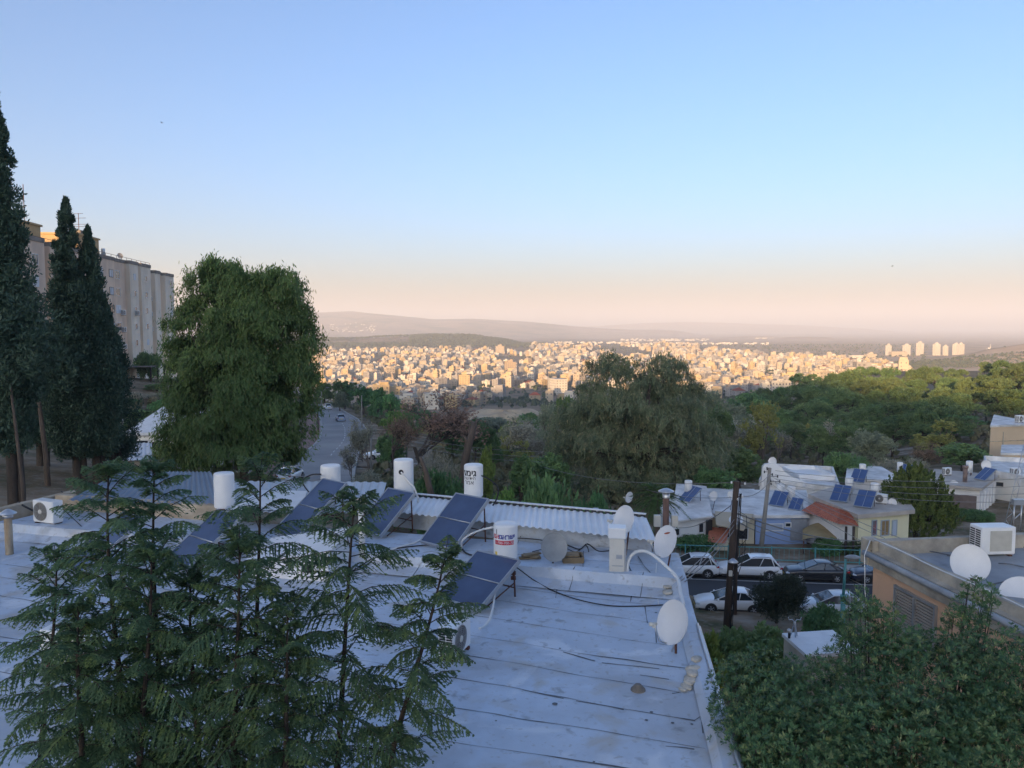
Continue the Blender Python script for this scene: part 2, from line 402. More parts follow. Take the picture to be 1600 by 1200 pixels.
def build_town():
    rng = random.Random(11)
    styles = ['tower', 'step', 'balcony', 'tile', 'tower', 'balcony', 'step']
    SHAPE = {'tower': 'with a stair tower on its roof', 'step': 'with a set-back top storey', 'balcony': 'with corner balconies', 'tile': 'under a red tiled roof'}
    VAR = []
    for i in range(28):
        st = styles[i % 7]; wc, wm = WALLS[(i * 3 + i // 7) % 7]
        fl = rng.choice((2, 3, 3, 4, 4, 5)) if st != 'tile' else rng.choice((2, 3, 3))
        w, d = rng.uniform(8.5, 13.5), rng.uniform(8, 12)
        VAR.append((town_block(rng, fl, w, d, st), wm, wc, fl, st))
    MM = lambda wm: [wm, M_FROOF, M_WHITE, M_RED, M_FWIN]
    proto = [None] * 28
    pos = []
    tries = 0
    cell = {}
    while len(pos) < 3200 and tries < 90000:
        tries += 1
        d = 620 + (3300 - 620) * rng.random() ** 1.25
        px = rng.uniform(380, 1420)
        if px < 830: hi = 2500
        elif px < 1090: hi = 3200
        else: hi = interp(px, [1090, 1340, 1420], [2500, 1750, 1400])
        lo = interp(px, [380, 560, 640, 720, 790, 900, 1000, 1150, 1420], [700, 680, 625, 640, 800, 740, 700, 690, 700])
        if d > hi or d < lo: continue
        x = (px - 800) / F * d
        nz = float(vnoise(np.array([x / 170.]), np.array([d / 230.]), 5)[0])
        if nz < .3: continue
        if d > 2300 and 760 < px < 1100 and nz < .62: continue
        c = (int(x // 16), int(d // 16))
        if any((c[0] + a, c[1] + b2) in cell and math.hypot(cell[(c[0] + a, c[1] + b2)][0] - x, cell[(c[0] + a, c[1] + b2)][1] - d) < 15.5 for a in (-1, 0, 1) for b2 in (-1, 0, 1)): continue
        cell[c] = (x, d); pos.append((x, d, px))
    zs = ground_z(np.array([p[0] for p in pos]), np.array([p[1] for p in pos]))
    pos = [(p[0], p[1], p[2], float(z)) for p, z in zip(pos, zs)]
    pos.sort(key=lambda p: p[1])
    SECT = [(560, 'town far left end'), (640, 'town left part'), (720, 'behind the rusty tree'), (800, 'above the dirt mound'),
            (880, 'town middle'), (980, 'left of the eucalyptus'), (1080, 'behind the eucalyptus'), (1170, 'right of the eucalyptus'), (2000, 'above the pine wood')]
    VB, QB, MB_ = [], [], []; off = 0; allm = [M_CREAM, M_WHITE, M_TAN, M_GREYC, M_YEL, M_FROOF, M_WHITE, M_RED, M_FWIN]
    WI = {M_CREAM.name: 0, M_WHITE.name: 1, M_TAN.name: 2, M_GREYC.name: 3, M_YEL.name: 4}
    cache = {}
    for k, (x, y, px, z) in enumerate(pos):
        i = rng.randrange(28); b, wm, wc, fl, st = VAR[i]
        rz = rng.choice((0, .3, -.25, .6, 1.57, 1.3)) + rng.uniform(-.15, .15)
        sc = rng.uniform(.75, 1.15); sz = rng.uniform(.7, 1.15)
        if k < 300:
            if proto[i] is None:
                o = b.build('town_building', MM(wm)); proto[i] = o
            else:
                o = proto[i].copy(); COL.objects.link(o)
            o.location = (x, y, z); o.rotation_euler = (0, 0, rz); o.scale = (sc, sc, sz)
            sec = next(s for lim, s in SECT if px < lim)
            row = 'nearest rows' if k < 110 else ('second rows' if k < 205 else 'inner rows')
            fw = {2: 'two', 3: 'three', 4: 'four', 5: 'five'}[fl]
            tag(o, f'{wc} {fw}-storey block {SHAPE[st]}, {row}, {sec}'.replace('with a stair tower on its roof', 'with roof stair tower').replace('with a set-back top storey', 'with set-back top').replace('under a red tiled roof', 'under red tiles'), 'building', 'buildings of the valley town')
        else:
            if i not in cache:
                cache[i] = (np.array(b.v, float), [f for f in b.f], np.array(b.m))
            v, fs, mm = cache[i]
            q = np.array([f if len(f) == 4 else (*f, f[-1]) for f in fs])
            c, s = math.cos(rz), math.sin(rz)
            vv = np.stack([(v[:, 0] * c - v[:, 1] * s) * sc + x, (v[:, 0] * s + v[:, 1] * c) * sc + y, v[:, 2] * sz + z], -1)
            keep = np.array([len(f) == 4 for f in fs]) & ((mm != 4) | (y < 1500))
            VB.append(vv); QB.append(q[keep] + off); off += len(v)
            mi = mm.copy(); mi[mm == 0] = WI[wm.name]; mi[mm == 1] = 5; mi[mm == 2] = 6; mi[mm == 3] = 7; mi[mm == 4] = 8
            MB_.append(mi[keep])
    o = np_mesh('town_houses', np.concatenate(VB), np.concatenate(QB), allm, midx=np.concatenate(MB_))
    tag(o, 'sunlit cream and white houses massed on the far slopes of the town', 'houses', kind='stuff')
    # trees between the houses
    rs = np.random.RandomState(3); n = 6500
    P = []
    while len(P) < n:
        d = 640 + 2700 * rs.rand() ** 1.2; px = rs.uniform(380, 1450); P.append(((px - 800) / F * d, d))
    P = np.array(P)
    clump_stuff('town_trees', P, ground_z(P[:, 0], P[:, 1]), 1.8, 4.2, rs, LM_TOWN, 'dark green trees scattered between the houses of the town')
    # wood on the round hill behind the town
    P = []
    while len(P) < 5200:
        d = rs.uniform(2850, 3560); px = rs.uniform(500, 850)
        x = (px - 800) / F * d
        nzv = float(vnoise(np.array([x / 260.]), np.array([d / 200.]), 8)[0])
        if d < 3050 + (840 - px) * .2 and nzv < .5: continue
        if px < 640 and nzv < .55: continue
        P.append((x, d))
    P = np.array(P)
    clump_stuff('hill_forest', P, ground_z(P[:, 0], P[:, 1]), 4.5, 7.5, rs, LM_TOWN, 'dark green wood covering the rounded hill behind the town')
    P = []
    while len(P) < 1300:
        d = rs.uniform(1500, 1800); px = rs.uniform(1330, 1800); x = (px - 800) / F * d
        yy = 510 - ground_z(np.array([x]), np.array([d]))[0] / d * F
        band = 573 - (px - 1450) * .09
        if abs(yy - band) < 9 and rs.rand() < .9 or rs.rand() < .006: P.append((x, d))
    P = np.array(P)
    clump_stuff('slope_plantation', P, ground_z(P[:, 0], P[:, 1]), 2.0, 4.0, rs, LM_TOWN, 'strip of young green trees across the brown slope')
    # villages far off on the ridges
    VB, QB, off = [], [], 0
    for (p0, p1, d0, d1, nn) in ((970, 1110, 5000, 6100, 90), (1180, 1240, 5800, 6200, 22), (485, 590, 7600, 8200, 60), (860, 1000, 3600, 4250, 60), (1040, 1200, 3300, 3900, 40), (560, 600, 3000, 3200, 3)):
        for k in range(nn):
            px = rs.uniform(p0, p1); d = rs.uniform(d0, d1); x = (px - 800) / F * d; z = gz(x, d)
            w = rs.uniform(7, 16); h = rs.uniform(4, 8)
            v = np.array([(sx * w / 2, sy * 6, sz) for sx in (-1, 1) for sy in (-1, 1) for sz in (-8, h)]) + np.array([x, d, z])
            VB.append(v); QB.append(np.array([(0,2,6,4),(1,5,7,3),(0,4,5,1),(2,3,7,6),(0,1,3,2),(4,6,7,5)]) + off); off += 8
    o = np_mesh('distant_villages', np.concatenate(VB), np.concatenate(QB), M_WHITE); tag(o, 'pale specks of villages on the far ridges', 'village', kind='stuff')

def clump_stuff(name, P, Z, r0, r1, rs, m, label):
    n = len(P); k = 9
    r = rs.uniform(r0, r1, n)
    c = np.stack([P[:, 0], P[:, 1], Z + r * .8], -1)
    d = rs.normal(size=(n, k, 3)); d /= np.linalg.norm(d, axis=2, keepdims=True); d[..., 2] = np.abs(d[..., 2]) * .9 - .1
    ctr = c[:, None] + d * r[:, None, None] * .55
    a = np.cross(d, rs.normal(size=(n, k, 3))); a /= np.linalg.norm(a, axis=2, keepdims=True) + 1e-9; b = np.cross(d, a)
    s = r[:, None, None] * rs.uniform(.45, .75, (n, k, 1))
    V = np.stack([ctr - a * s, ctr - b * s * .8, ctr + a * s, ctr + b * s * .8], 2).reshape(-1, 3)
    o = np_mesh(name, V, np.arange(len(V)).reshape(-1, 4), m); tag(o, label, 'trees', kind='stuff')
LM_TOWN = leaf_mat('far_foliage', (.05, .075, .03), (.085, .095, .045), scale=.02, trans=.1, obj_var=0)
build_town()

def big_far_buildings():
    def win_tower(root_name, label, x, y, w, d, fl, wm, rz, crown=True, group=None):
        t = thing(root_name, label, 'building', (x, y, gz(x, y)), rz, group)
        H = fl * 3.05
        b = MB(); b.box((0, 0, H / 2 - 4), (w, d, H + 8)); b.box((0, 0, H + .45), (w + .2, d + .2, .9)); 
        b.build('wall', wm, t)
        if crown:
            c = MB(); c.box((0, 0, H + 2.6), (w * .45, d * .5, 3.4)); c.box((w * .1, 0, H + 5), (w * .2, d * .25, 1.6)); c.build('roof_house', wm, t)
        wb = MB(); n = max(2, int(w / 3.2)); m2 = max(2, int(d / 3.2))
        for f in range(fl):
            for i in range(n):
                for s in (-1, 1): wb.box(((i + .5) / n * w - w / 2, s * (d / 2 + .012), f * 3.05 + 1.7), (1.1, .06, 1.1))
            for i in range(m2):
                for s in (-1, 1): wb.box((s * (w / 2 + .012), (i + .5) / m2 * d - d / 2, f * 3.05 + 1.7), (.06, 1.1, 1.1))
        o = wb.build('window_rows', M_FWIN, t)
        return t
    D = 2150
    X = lambda px, d=D: (px - 800) / F * d
    G = 'pale tower blocks on the far ridge'
    names = ['leftmost', 'second', 'third', 'fourth']
    T = lambda a, b, x, y, w, d, fl, wm, rz, **k: win_tower(a, b, x, y, w * .72, d * .66, fl - 1, M_WHITE, rz, **k)
    T('tower_block', 'lone cream tower block at the left end of the ridge row', X(1388), D, 16, 16, 10, M_CREAM, .35, group=G)
    T('tower_block', 'wide cream tower block over the long low terrace', X(1416), D, 24, 18, 10, M_CREAM, .35, group=G)
    T('tower_block', 'tallest cream tower with peaked roof house, middle of ridge row', X(1437), D, 22, 18, 12, M_CREAM, .35, group=G)
    T('tower_block', 'cream tower block standing apart right of the tallest tower', X(1463), D, 22, 18, 11, M_CREAM, .35, group=G)
    T('tower_block', 'narrow white tower block joined to the pair at ridge row end', X(1477), D, 12, 16, 9, M_WHITE, .35, group=G)
    T('tower_block', 'broad white tower block of the right-hand pair on ridge', X(1487), D - 20, 18, 18, 11, M_WHITE, .35, group=G)
    T('tower_block', 'last white tower block with shaded side at ridge row end', X(1501), D, 17, 18, 11, M_WHITE, .35, group=G)
    win_tower('terrace_block', 'long low cream terrace below the ridge towers', X(1403, D - 60), D - 60, 44, 12, 4, M_CREAM, .1, crown=False)
    win_tower('hillside_house', 'pale flat building left of the ridge towers', X(1338, 2000), 2000, 34, 14, 2, M_WHITE, .1, crown=False)
    win_tower('hillside_house', 'cream building with a mast left of the ridge towers', X(1360, 2000), 2000, 26, 14, 3, M_CREAM, .1)
    # unfinished concrete block above the pine wood
    d = 1000; x = X(1278, d); t = thing('concrete_block', 'unfinished grey concrete block with open window holes above the pines', 'building', (x, d, gz(x, d)), .12)
    b = MB(); 
    for f in range(6):
        b.box((0, 0, f * 3.2 - .15), (37, 15, .3))
        for i in range(8): b.box((-18 + i * 5.15, -7.2, f * 3.2 + 1.5), (2.6, .5, 2.9)); b.box((-18 + i * 5.15, 7.2, f * 3.2 + 1.5), (2.6, .5, 2.9))
        if f < 5: b.box((0, -7.2, f * 3.2 + .5), (37, .44, .9))
        for i in range(4): b.box((-18.2, -6 + i * 4, f * 3.2 + 1.5), (.5, 2, 2.9))
    b.box((0, 0, 19.0), (37.4, 15.4, .4)); b.box((0, 2, 9), (32, 6, 17)); b.box((0, 0, -4), (37, 15, 7))
    b.build('concrete_frame', far_mat('raw_concrete', (.50, .45, .36)), t)
    c = MB(); c.box((2, 0, 21), (6, 5, 4)); c.box((-12, 0, 20.4), (5, 5, 2.5)); c.build('stair_tower', M_CREAM, t)
    win_tower('office_block', 'tall cream block standing above the houses below the wooded hill', X(781, 2150), 2150, 22, 18, 9, M_CREAM, .2)
    win_tower('office_block', 'square yellowish block of five storeys above the dirt mound', X(725, 1060), 1060, 15, 14, 6, M_YEL, .1)
    win_tower('office_block', 'white angular block with a bright side wall left of eucalyptus', X(873, 930), 930, 15, 18, 6, M_WHITE, .35, crown=False)
    win_tower('office_block', 'pale twin-bayed block of eight storeys in mid town', X(797, 1350), 1350, 19, 14, 8, M_TAN, .15)
    win_tower('office_block', 'white long block with blue-grey shaded front right of eucalyptus', X(1098, 1330), 1330, 26, 14, 5, M_WHITE, .5, crown=False)
    # thin minaret
    for (px, d, h, lab) in ((618, 1500, 34, 'slender pale minaret rising from the left of the town'), (1107, 1900, 36, 'slender pale minaret on the right of the town')):
        x = X(px, d); t = thing('minaret', lab, 'minaret', (x, d, gz(x, d)))
        b = MB(); b.lathe([(2.0, -2), (1.7, h * .6), (2.5, h * .62), (2.5, h * .65), (1.4, h * .66), (1.3, h * .86), (1.7, h * .87), (0.05, h)], n=10); b.build('shaft', M_CREAM, t)
    d = 1930; x = X(1545, d); t = thing('ridge_tomb', 'small white domed building with a spire on the brown ridge crest', 'building', (x, d, gz(x, d)))
    b = MB(); b.box((0, 0, 2), (12, 8, 6)); b.lathe([(3.5, 5), (3, 7), (1.6, 8.4), (0.05, 9)], n=12); b.tube([(3, 0, 4), (3, 0, 17)], [.9, .5], n=6); b.build('wall', M_WHITE, t)
big_far_buildings()

def undergrowth():
    rs = np.random.RandomState(12); P = []
    while len(P) < 9000:
        d = 58 + 260 * rs.rand() ** 1.2; px = rs.uniform(-60, 1700); x = (px - 800) / F * d
        xl, wd = np.interp(d, RD, RX), np.interp(d, RD, RW)
        if 66 < d < 225 and xl - 5 < x < xl + wd + (11 if 92 < d < 150 else 3): continue
        if -68 < x < -48 and 85 < d < 160: continue
        if d < 112 and px > 1040: continue
        if d < 75 and px < 240: continue
        if rs.rand() > .25 and float(vnoise(np.array([x / 9.]), np.array([d / 9.]), 21)[0]) < .45: continue
        P.append((x, d))
    P = np.array(P); clump_stuff('undergrowth', P, ground_z(P[:, 0], P[:, 1]) - .2, .35, 1.1, rs, leaf_mat('dry_green_undergrowth', (.14, .17, .08), (.24, .20, .12), scale=.12, trans=.2, obj_var=0), 'low scrub covering the slopes and the valley floor')
undergrowth()
# ------------------------------------------------------------ trees and shrubs
LM = dict(
 cypress=leaf_mat('cypress_foliage', (0.083, 0.139, 0.095), (0.038, 0.076, 0.053), scale=.9, trans=0.18, obj_var=.1),
 pepper=leaf_mat('pepper_tree_foliage', (.20, .30, .095), (.095, .165, .055), scale=.75, trans=.42, cc=(.21, .25, .085)),
 euc=leaf_mat('eucalyptus_foliage', (0.255, 0.300, 0.164), (0.137, 0.182, 0.109), scale=.35, trans=0.43, cc=(0.360, 0.328, 0.182)),
 pine=leaf_mat('pine_foliage', (0.195, 0.273, 0.102), (0.102, 0.172, 0.078), scale=.25, trans=0.28, obj_var=.25, hue=.02),
 green=leaf_mat('broadleaf_foliage', (0.190, 0.327, 0.115), (0.108, 0.190, 0.085), scale=.6, trans=0.33, obj_var=.3, hue=.03),
 lime=leaf_mat('light_green_foliage', (0.244, 0.360, 0.085), (0.133, 0.218, 0.068), scale=.8, trans=0.38, obj_var=.2, hue=.02),
 olive=leaf_mat('olive_foliage', (0.304, 0.339, 0.212), (0.177, 0.212, 0.142), scale=.6, trans=0.28, obj_var=.2, hue=.01),
 yellow=leaf_mat('yellowing_foliage', (0.360, 0.360, 0.098), (0.254, 0.254, 0.086), scale=.6, trans=0.33, obj_var=.15, hue=.01),
 rust=leaf_mat('rusty_autumn_foliage', (.33, .21, .135), (.24, .17, .125), scale=.7, trans=.3, obj_var=.15, hue=.01),
 grey=leaf_mat('withered_twigs', (0.360, 0.360, 0.293), (0.307, 0.293, 0.189), scale=.6, trans=0.18, obj_var=.2, hue=.02),
 silk=leaf_mat('feathery_foliage', (0.145, 0.237, 0.121), (0.091, 0.164, 0.091), scale=1.1, trans=0.43, obj_var=.25, cc=(0.206, 0.290, 0.109)),
 pitto=leaf_mat('glossy_leaf_rosettes', (0.109, 0.218, 0.094), (0.055, 0.125, 0.062), scale=1.3, trans=0.28, rough=.38, obj_var=.08, cc=(.24, .29, .12)),
 arau=leaf_mat('candle_shoot_foliage', (0.185, 0.234, 0.055), (0.069, 0.111, 0.039), scale=1.6, trans=0.23),
 palm=leaf_mat('palm_foliage', (0.126, 0.211, 0.064), (0.074, 0.126, 0.046), scale=1.0, trans=0.28),
)
BARK = mat('grey_brown_bark', (.13, .10, .08), rough=.9, var=.5, scale=3, streak=.25, bump=.6, bscale=12)
BARKD = mat('dark_bark', (.07, .055, .045), rough=.9, var=.5, scale=4, streak=.25, bump=.5, bscale=14)
BARKL = mat('pale_bark', (.24, .20, .165), rough=.9, var=.4, scale=3, streak=.25)

def unit(a): return a / (np.linalg.norm(a, axis=-1, keepdims=True) + 1e-9)
def leaf_quads(c, d, l, w, rs, face=None):
    """diamond leaves: centre, long axis, length, width, the way the blades turn"""
    n = len(c); r = rs.normal(size=(n, 3))
    if face is not None: r = face * 1.6 + r * .65
    s = unit(np.cross(d, r))
    l = np.broadcast_to(np.asarray(l, float).reshape(-1, 1), (n, 1)); w = np.broadcast_to(np.asarray(w, float).reshape(-1, 1), (n, 1))
    V = np.stack([c - d * l / 2, c + s * w / 2 + d * l * .05, c + d * l / 2, c - s * w / 2 + d * l * .05], 1)
    return V.reshape(-1, 3)
def clumps(rs, C, r, per, ll, lw, up=0.3, droop=0.0, flat=1.0, shell=.55):
    """leaves in clumps of radius r around the centres C"""
    n = len(C); r = np.broadcast_to(np.asarray(r, float).reshape(-1, 1, 1), (n, 1, 1))
    d = unit(rs.normal(size=(n, per, 3)))
    rad = (shell + (1 - shell) * rs.rand(n, per, 1)) * r
    p = C[:, None] + d * rad * np.array([1, 1, flat])
    ax = unit(d * .8 + rs.normal(size=d.shape) * .6 + np.array([0, 0, up - droop * 1.6]))
    k = rs.uniform(.7, 1.25, n * per)
    return leaf_quads(p.reshape(-1, 3), ax.reshape(-1, 3), ll * k, lw * k, rs, (d * .8 + np.array([0, 0, .55])).reshape(-1, 3))
def ell_pts(rs, n, c, r, lo=.55, hi=1.0, zmin=-.7):
    out = []
    while len(out) < n:
        d = rs.normal(size=3); d /= np.linalg.norm(d)
        if d[2] < zmin: continue
        k = (lo + (hi - lo) * rs.rand() ** .6)
        out.append([c[0] + d[0] * r[0] * k, c[1] + d[1] * r[1] * k, c[2] + d[2] * r[2] * k])
    return np.array(out)
def quads(V): return np.arange(len(V)).reshape(-1, 4)
def limb_tree(rs, base_r, h0, targets, bend=.15, lean=(0, 0)):
    """trunk up to h0, then limbs reaching to the targets"""
    b = MB(); top = Vector((lean[0], lean[1], h0))
    b.tube([(0, 0, -.6), (0, 0, 0), top * .5 + Vector((rs.uniform(-bend, bend), rs.uniform(-bend, bend), 0)), top], [base_r * 1.35, base_r * 1.1, base_r * .85, base_r * .7], n=8)
    for t in targets:
        t = Vector(t); k = rs.uniform(.55, 1.0); s = Vector((lean[0] * k, lean[1] * k, h0 * k))
        mid = s.lerp(t, .5) + Vector((rs.uniform(-.3, .3), rs.uniform(-.3, .3), rs.uniform(-.1, .5)))
        L = (t - s).length; r0 = min(base_r * .55, .03 + L * .022)
        b.tube([s, s.lerp(mid, .5) + Vector((0, 0, .1)), mid, t], [r0, r0 * .8, r0 * .55, r0 * .2], n=5)
    return b
def twig_skeleton(rs, base_r, h, levels, spread, n_kids=4, up=.5):
    """bare branching: returns mesh builder and twig tips"""
    b = MB(); tips = []
    def grow(p, d, L, r, lv):
        m = p + d * L * .5 + Vector(rs.normal(size=3)) * L * .06; e = p + d * L + Vector(rs.normal(size=3)) * L * .08
        b.tube([p, m, e], [r, r * .8, r * .6], n=6 if lv == levels else (4 if lv > 1 else 3), cap=False)
        if lv <= 0: tips.append(list(e)); tips.append(list(m)); return
        for i in range(n_kids + (1 if rs.rand() < .4 else 0)):
            q = p.lerp(e, rs.uniform(.55, 1.0)); v = Vector(unit(rs.normal(size=3)))
            dd = (d * .75 + v * spread + Vector((0, 0, up * .35))).normalized()
            grow(q, dd, L * rs.uniform(.55, .78), r * .55, lv - 1)
    b.tube([(0, 0, -.5), (0, 0, 0)], [base_r * 1.2, base_r], n=6)
    grow(Vector((0, 0, 0)), Vector((0, 0, 1)), h, base_r, levels)
    return b, np.array(tips)
def tree_thing(name, trunk_mb, V, lm, bark=BARK, crown='crown', label=None, cat='tree', group=None):
    t = thing(name, label, cat, group=group)
    if trunk_mb is not None: trunk_mb.build('trunk', bark, t)
    np_mesh(crown, V, quads(V), lm, parent=t)
    return t
def place(t, label, loc, rz=0.0, scale=1.0, group=None, first=None):
    """first use moves the prototype itself, later uses copy it"""
    if 'used' not in USED.setdefault(t.name, set()):
        USED[t.name].add('used'); o = t; o.location = loc; o.rotation_euler = (0, 0, rz); o.scale = scale if isinstance(scale, (tuple, list)) else (scale,) * 3
        o['label'] = label
        if group: o['group'] = group
        return o
    return copy_tree(t, label, loc, rz, scale, group)
USED = {}
def base_on(px, d, dz=0.0):
    x = (px - 800) / F * d; return (x, d, gz(x, d) - .1 + dz)
def height_to(py, d, z0): return (510 - py) / F * d - z0

# --- cypresses at the left
def cypress(h, r, seed, lobes=3, bare=2.0):
    rs = np.random.RandomState(seed); C = []; Rr = []
    for L in range(lobes):
        ox, oy = (0, 0) if L == 0 else (rs.uniform(-.45, .45) * r, rs.uniform(-.45, .45) * r); hh = h * (1 if L == 0 else rs.uniform(.72, .9)); rr = r * (1 if L == 0 else .6)
        n = int(230 * hh / 12)
        for i in range(n):
            z = bare + (hh - bare) * rs.rand() ** .9; t = (z - bare) / (hh - bare)
            prof = np.interp(t, [0, .08, .3, .6, .85, 1], [.55, .9, 1, .70, .30, .02])
            a = rs.uniform(0, 2 * math.pi); k = prof * rr * rs.uniform(.45, 1.22)
            C.append([ox * (1 - t * .6) + math.cos(a) * k, oy * (1 - t * .6) + math.sin(a) * k, z]); Rr.append(np.interp(prof, [0, 1], [.10, .46]) * rs.uniform(.7, 1.3))
    C = np.array(C); Rr = np.array(Rr)
    V = clumps(rs, C, Rr, 150, .18, .06, up=.9, flat=1.6, shell=.3)
    b = MB(); b.tube([(0, 0, -.8), (0, 0, 0), (.05, 0, h * .5), (0, 0, h * .9)], [.27, .22, .16, .03], n=8)
    b.tube([(.25, .1, -.8), (.3, .1, 1), (.2, .2, h * .4)], [.16, .14, .05], n=7)
    return b, V
def cypresses():
    spec = [(10, 31.0, 148, 1.1, 1, 2.6, 'tallest cypress cut by the left picture edge', 3),
            (113, 38.0, 314, 1.5, 2, 1.6, 'dark cypress with a pointed top beside the apartment block', 3),
            (144, 38.4, 358, 1.15, 3, 1.8, 'shorter slim cypress growing against its taller neighbour', 2),
            (170, 40.5, 480, 1.1, 4, 1.2, 'low bushy cypress on the right flank of the cypress pair', 2),
            (56, 41.0, 520, 1.5, 5, 1.5, 'broad low cypress between the tallest one and the pair', 3)]
    for px, d, py, r, seed, bare, lab, lobes in spec:
        x, y, z = base_on(px, d); h = height_to(py, d, z)
        b, V = cypress(h, r, seed, lobes, bare)
        t = tree_thing('cypress_tree', b, V, LM['cypress'], BARKD, label=lab, group='cypresses beside the flat roof'); t.location = (x, y, z)
    # bare leaning trunk at far left
    for (px, py0, py1, d, r, lab) in ((22, 785, 600, 30, .07, 'thin pale leaning pine trunk with a sparse crown'), (62, 765, 600, 36, .12, 'short thick pine trunk behind the flat roof')):
        x, y, z = base_on(px, d); rs = np.random.RandomState(px)
        h = height_to(py1, d, z)
        b = MB(); b.tube([(.12, 0, -.4), (.08, 0, h * .3), (-.08, 0, h * .7), (-.2, 0, h)], [r * 1.2, r, r * .8, r * .6], n=8)
        V = clumps(rs, ell_pts(rs, 60, (-.3, .5, h + 1.5), (1.7, 1.5, 2.4)), .5, 60, .25, .07, up=.6)
        t = tree_thing('pine_tree', b, V, LM['cypress'], BARK, label=lab); t.location = (x, y, z)
cypresses()

# --- weeping trees: strands of leaves hanging from a domed crown
def weeping(lobes, seed, n_strand, slen, per, ll, lw, h0, base_r, fill=0):
    rs = np.random.RandomState(seed); Vs = []; targets = []
    tot = sum(l[3] * l[5] for l in lobes)
    for (cx, cy, cz, rx, ry, rz) in lobes:
        k = int(n_strand * rx * rz / tot)
        nb = 17; B0 = ell_pts(rs, nb, (cx, cy, cz), (rx, ry, rz), lo=.55, hi=.95, zmin=-.75); R0 = rs.uniform(.26, .46, nb)
        P = []
        for q in range(nb): P.append(ell_pts(rs, max(3, k // nb), B0[q], (rx * R0[q], ry * R0[q], rz * R0[q] * .85), lo=.6, hi=1.05, zmin=-.25))
        P = np.concatenate(P); k = len(P)
        L = slen * rs.uniform(.5, 1.3, (k, 1, 1))
        t = rs.rand(k, per, 1)
        sway = rs.normal(size=(k, 1, 3)) * np.array([.12, .12, 0]); outw = unit(P - np.array([cx, cy, cz]))[:, None] * np.array([1, 1, .3])
        L = L * rs.choice([.35, .6, 1.0, 1.5], (k, 1, 1)); pts = P[:, None] + outw * (t * (1 - t)) * L * .6 + np.array([0, 0, -1.]) * t ** 1.3 * L + sway * t * L + rs.normal(size=(k, per, 3)) * (.1 + .16 * (1 - t))
        ax = unit(np.array([0, 0, -1.]) + rs.normal(size=(k, per, 3)) * .45 + outw * .35)
        q = rs.uniform(.7, 1.3, k * per)
        Vs.append(leaf_quads(pts.reshape(-1, 3), ax.reshape(-1, 3), ll * q, lw * q, rs, np.broadcast_to(outw + np.array([0, 0, .35]), pts.shape).reshape(-1, 3)))
        for i in range(4): targets.append(P[rs.randint(k)] * np.array([.8, .8, .96]))
    return limb_tree(rs, base_r, h0, targets, .3), np.concatenate(Vs)
def weeping_trees():
    # the pale green pepper tree
    d = 52.0; x, y, z = base_on(378, d); S = d / F
    def lobe(px, py, rx, rz, dy=0.0): return ((px - 378) * S, dy, (510 - py) * S - z, rx * S, rx * S * .9, rz * S)
    lob = [lobe(345, 462, 48, 52, .3), lobe(338, 475, 44, 44, -.2), lobe(362, 455, 36, 36, -.1), lobe(360, 440, 26, 28, .3), lobe(436, 470, 50, 50, 0), lobe(446, 456, 34, 32, .1), lobe(415, 455, 26, 26, 0), lobe(390, 500, 48, 45, -.3), lobe(402, 518, 44, 42, -1.1), lobe(322, 530, 52, 60, -.5), lobe(405, 545, 70, 70, -.9), lobe(458, 540, 40, 60, .4), lobe(296, 590, 42, 60, .2), lobe(365, 610, 90, 80, -.2), lobe(392, 600, 62, 62, -1.3), lobe(375, 660, 62, 50, -1.4), lobe(455, 610, 42, 60, -.6), lobe(415, 655, 70, 55, -.6), lobe(318, 655, 62, 55, -.5), lobe(300, 700, 50, 45, -.2), lobe(370, 705, 80, 45, -.8), lobe(435, 700, 42, 45, -.4)]
    b, V = weeping(lob, 21, 6800, .62, 26, .29, .085, 4.0, .30)
    t = tree_thing('pepper_tree', b, V, LM['pepper'], BARK, label='big light green weeping tree with a twin-domed crown beside the road'); t.location = (x, y, z)
    # the big dark eucalyptus in the middle
    d = 78.0; x, y, z = base_on(1000, d); S = d / F
    def lobe(px, py, rx, rz, dy=0.0): return ((px - 1000) * S, dy, (510 - py) * S - z, rx * S, rx * S * .9, rz * S)
    lob = [lobe(965, 598, 62, 44), lobe(1040, 592, 48, 40, .8), lobe(920, 640, 55, 45, -.7), lobe(1000, 650, 90, 60, -1), lobe(1070, 650, 60, 55, .6), lobe(940, 700, 72, 55, -.8), lobe(1040, 712, 88, 60, -1.2), lobe(1105, 705, 42, 45, .5), lobe(990, 750, 80, 45, -.6), lobe(1080, 760, 55, 40), lobe(930, 770, 60, 40, -1), lobe(1040, 790, 80, 40, -1.4), lobe(900, 690, 45, 45, .3), lobe(1000, 690, 60, 50, -1.6)]
    b, V = weeping(lob, 22, 5600, .75, 26, .34, .09, 6.0, .5)
    t = tree_thing('eucalyptus_tree', b, V, LM['euc'], BARK, label='big dark drooping eucalyptus in the middle before the town'); t.location = (x, y, z)
weeping_trees()

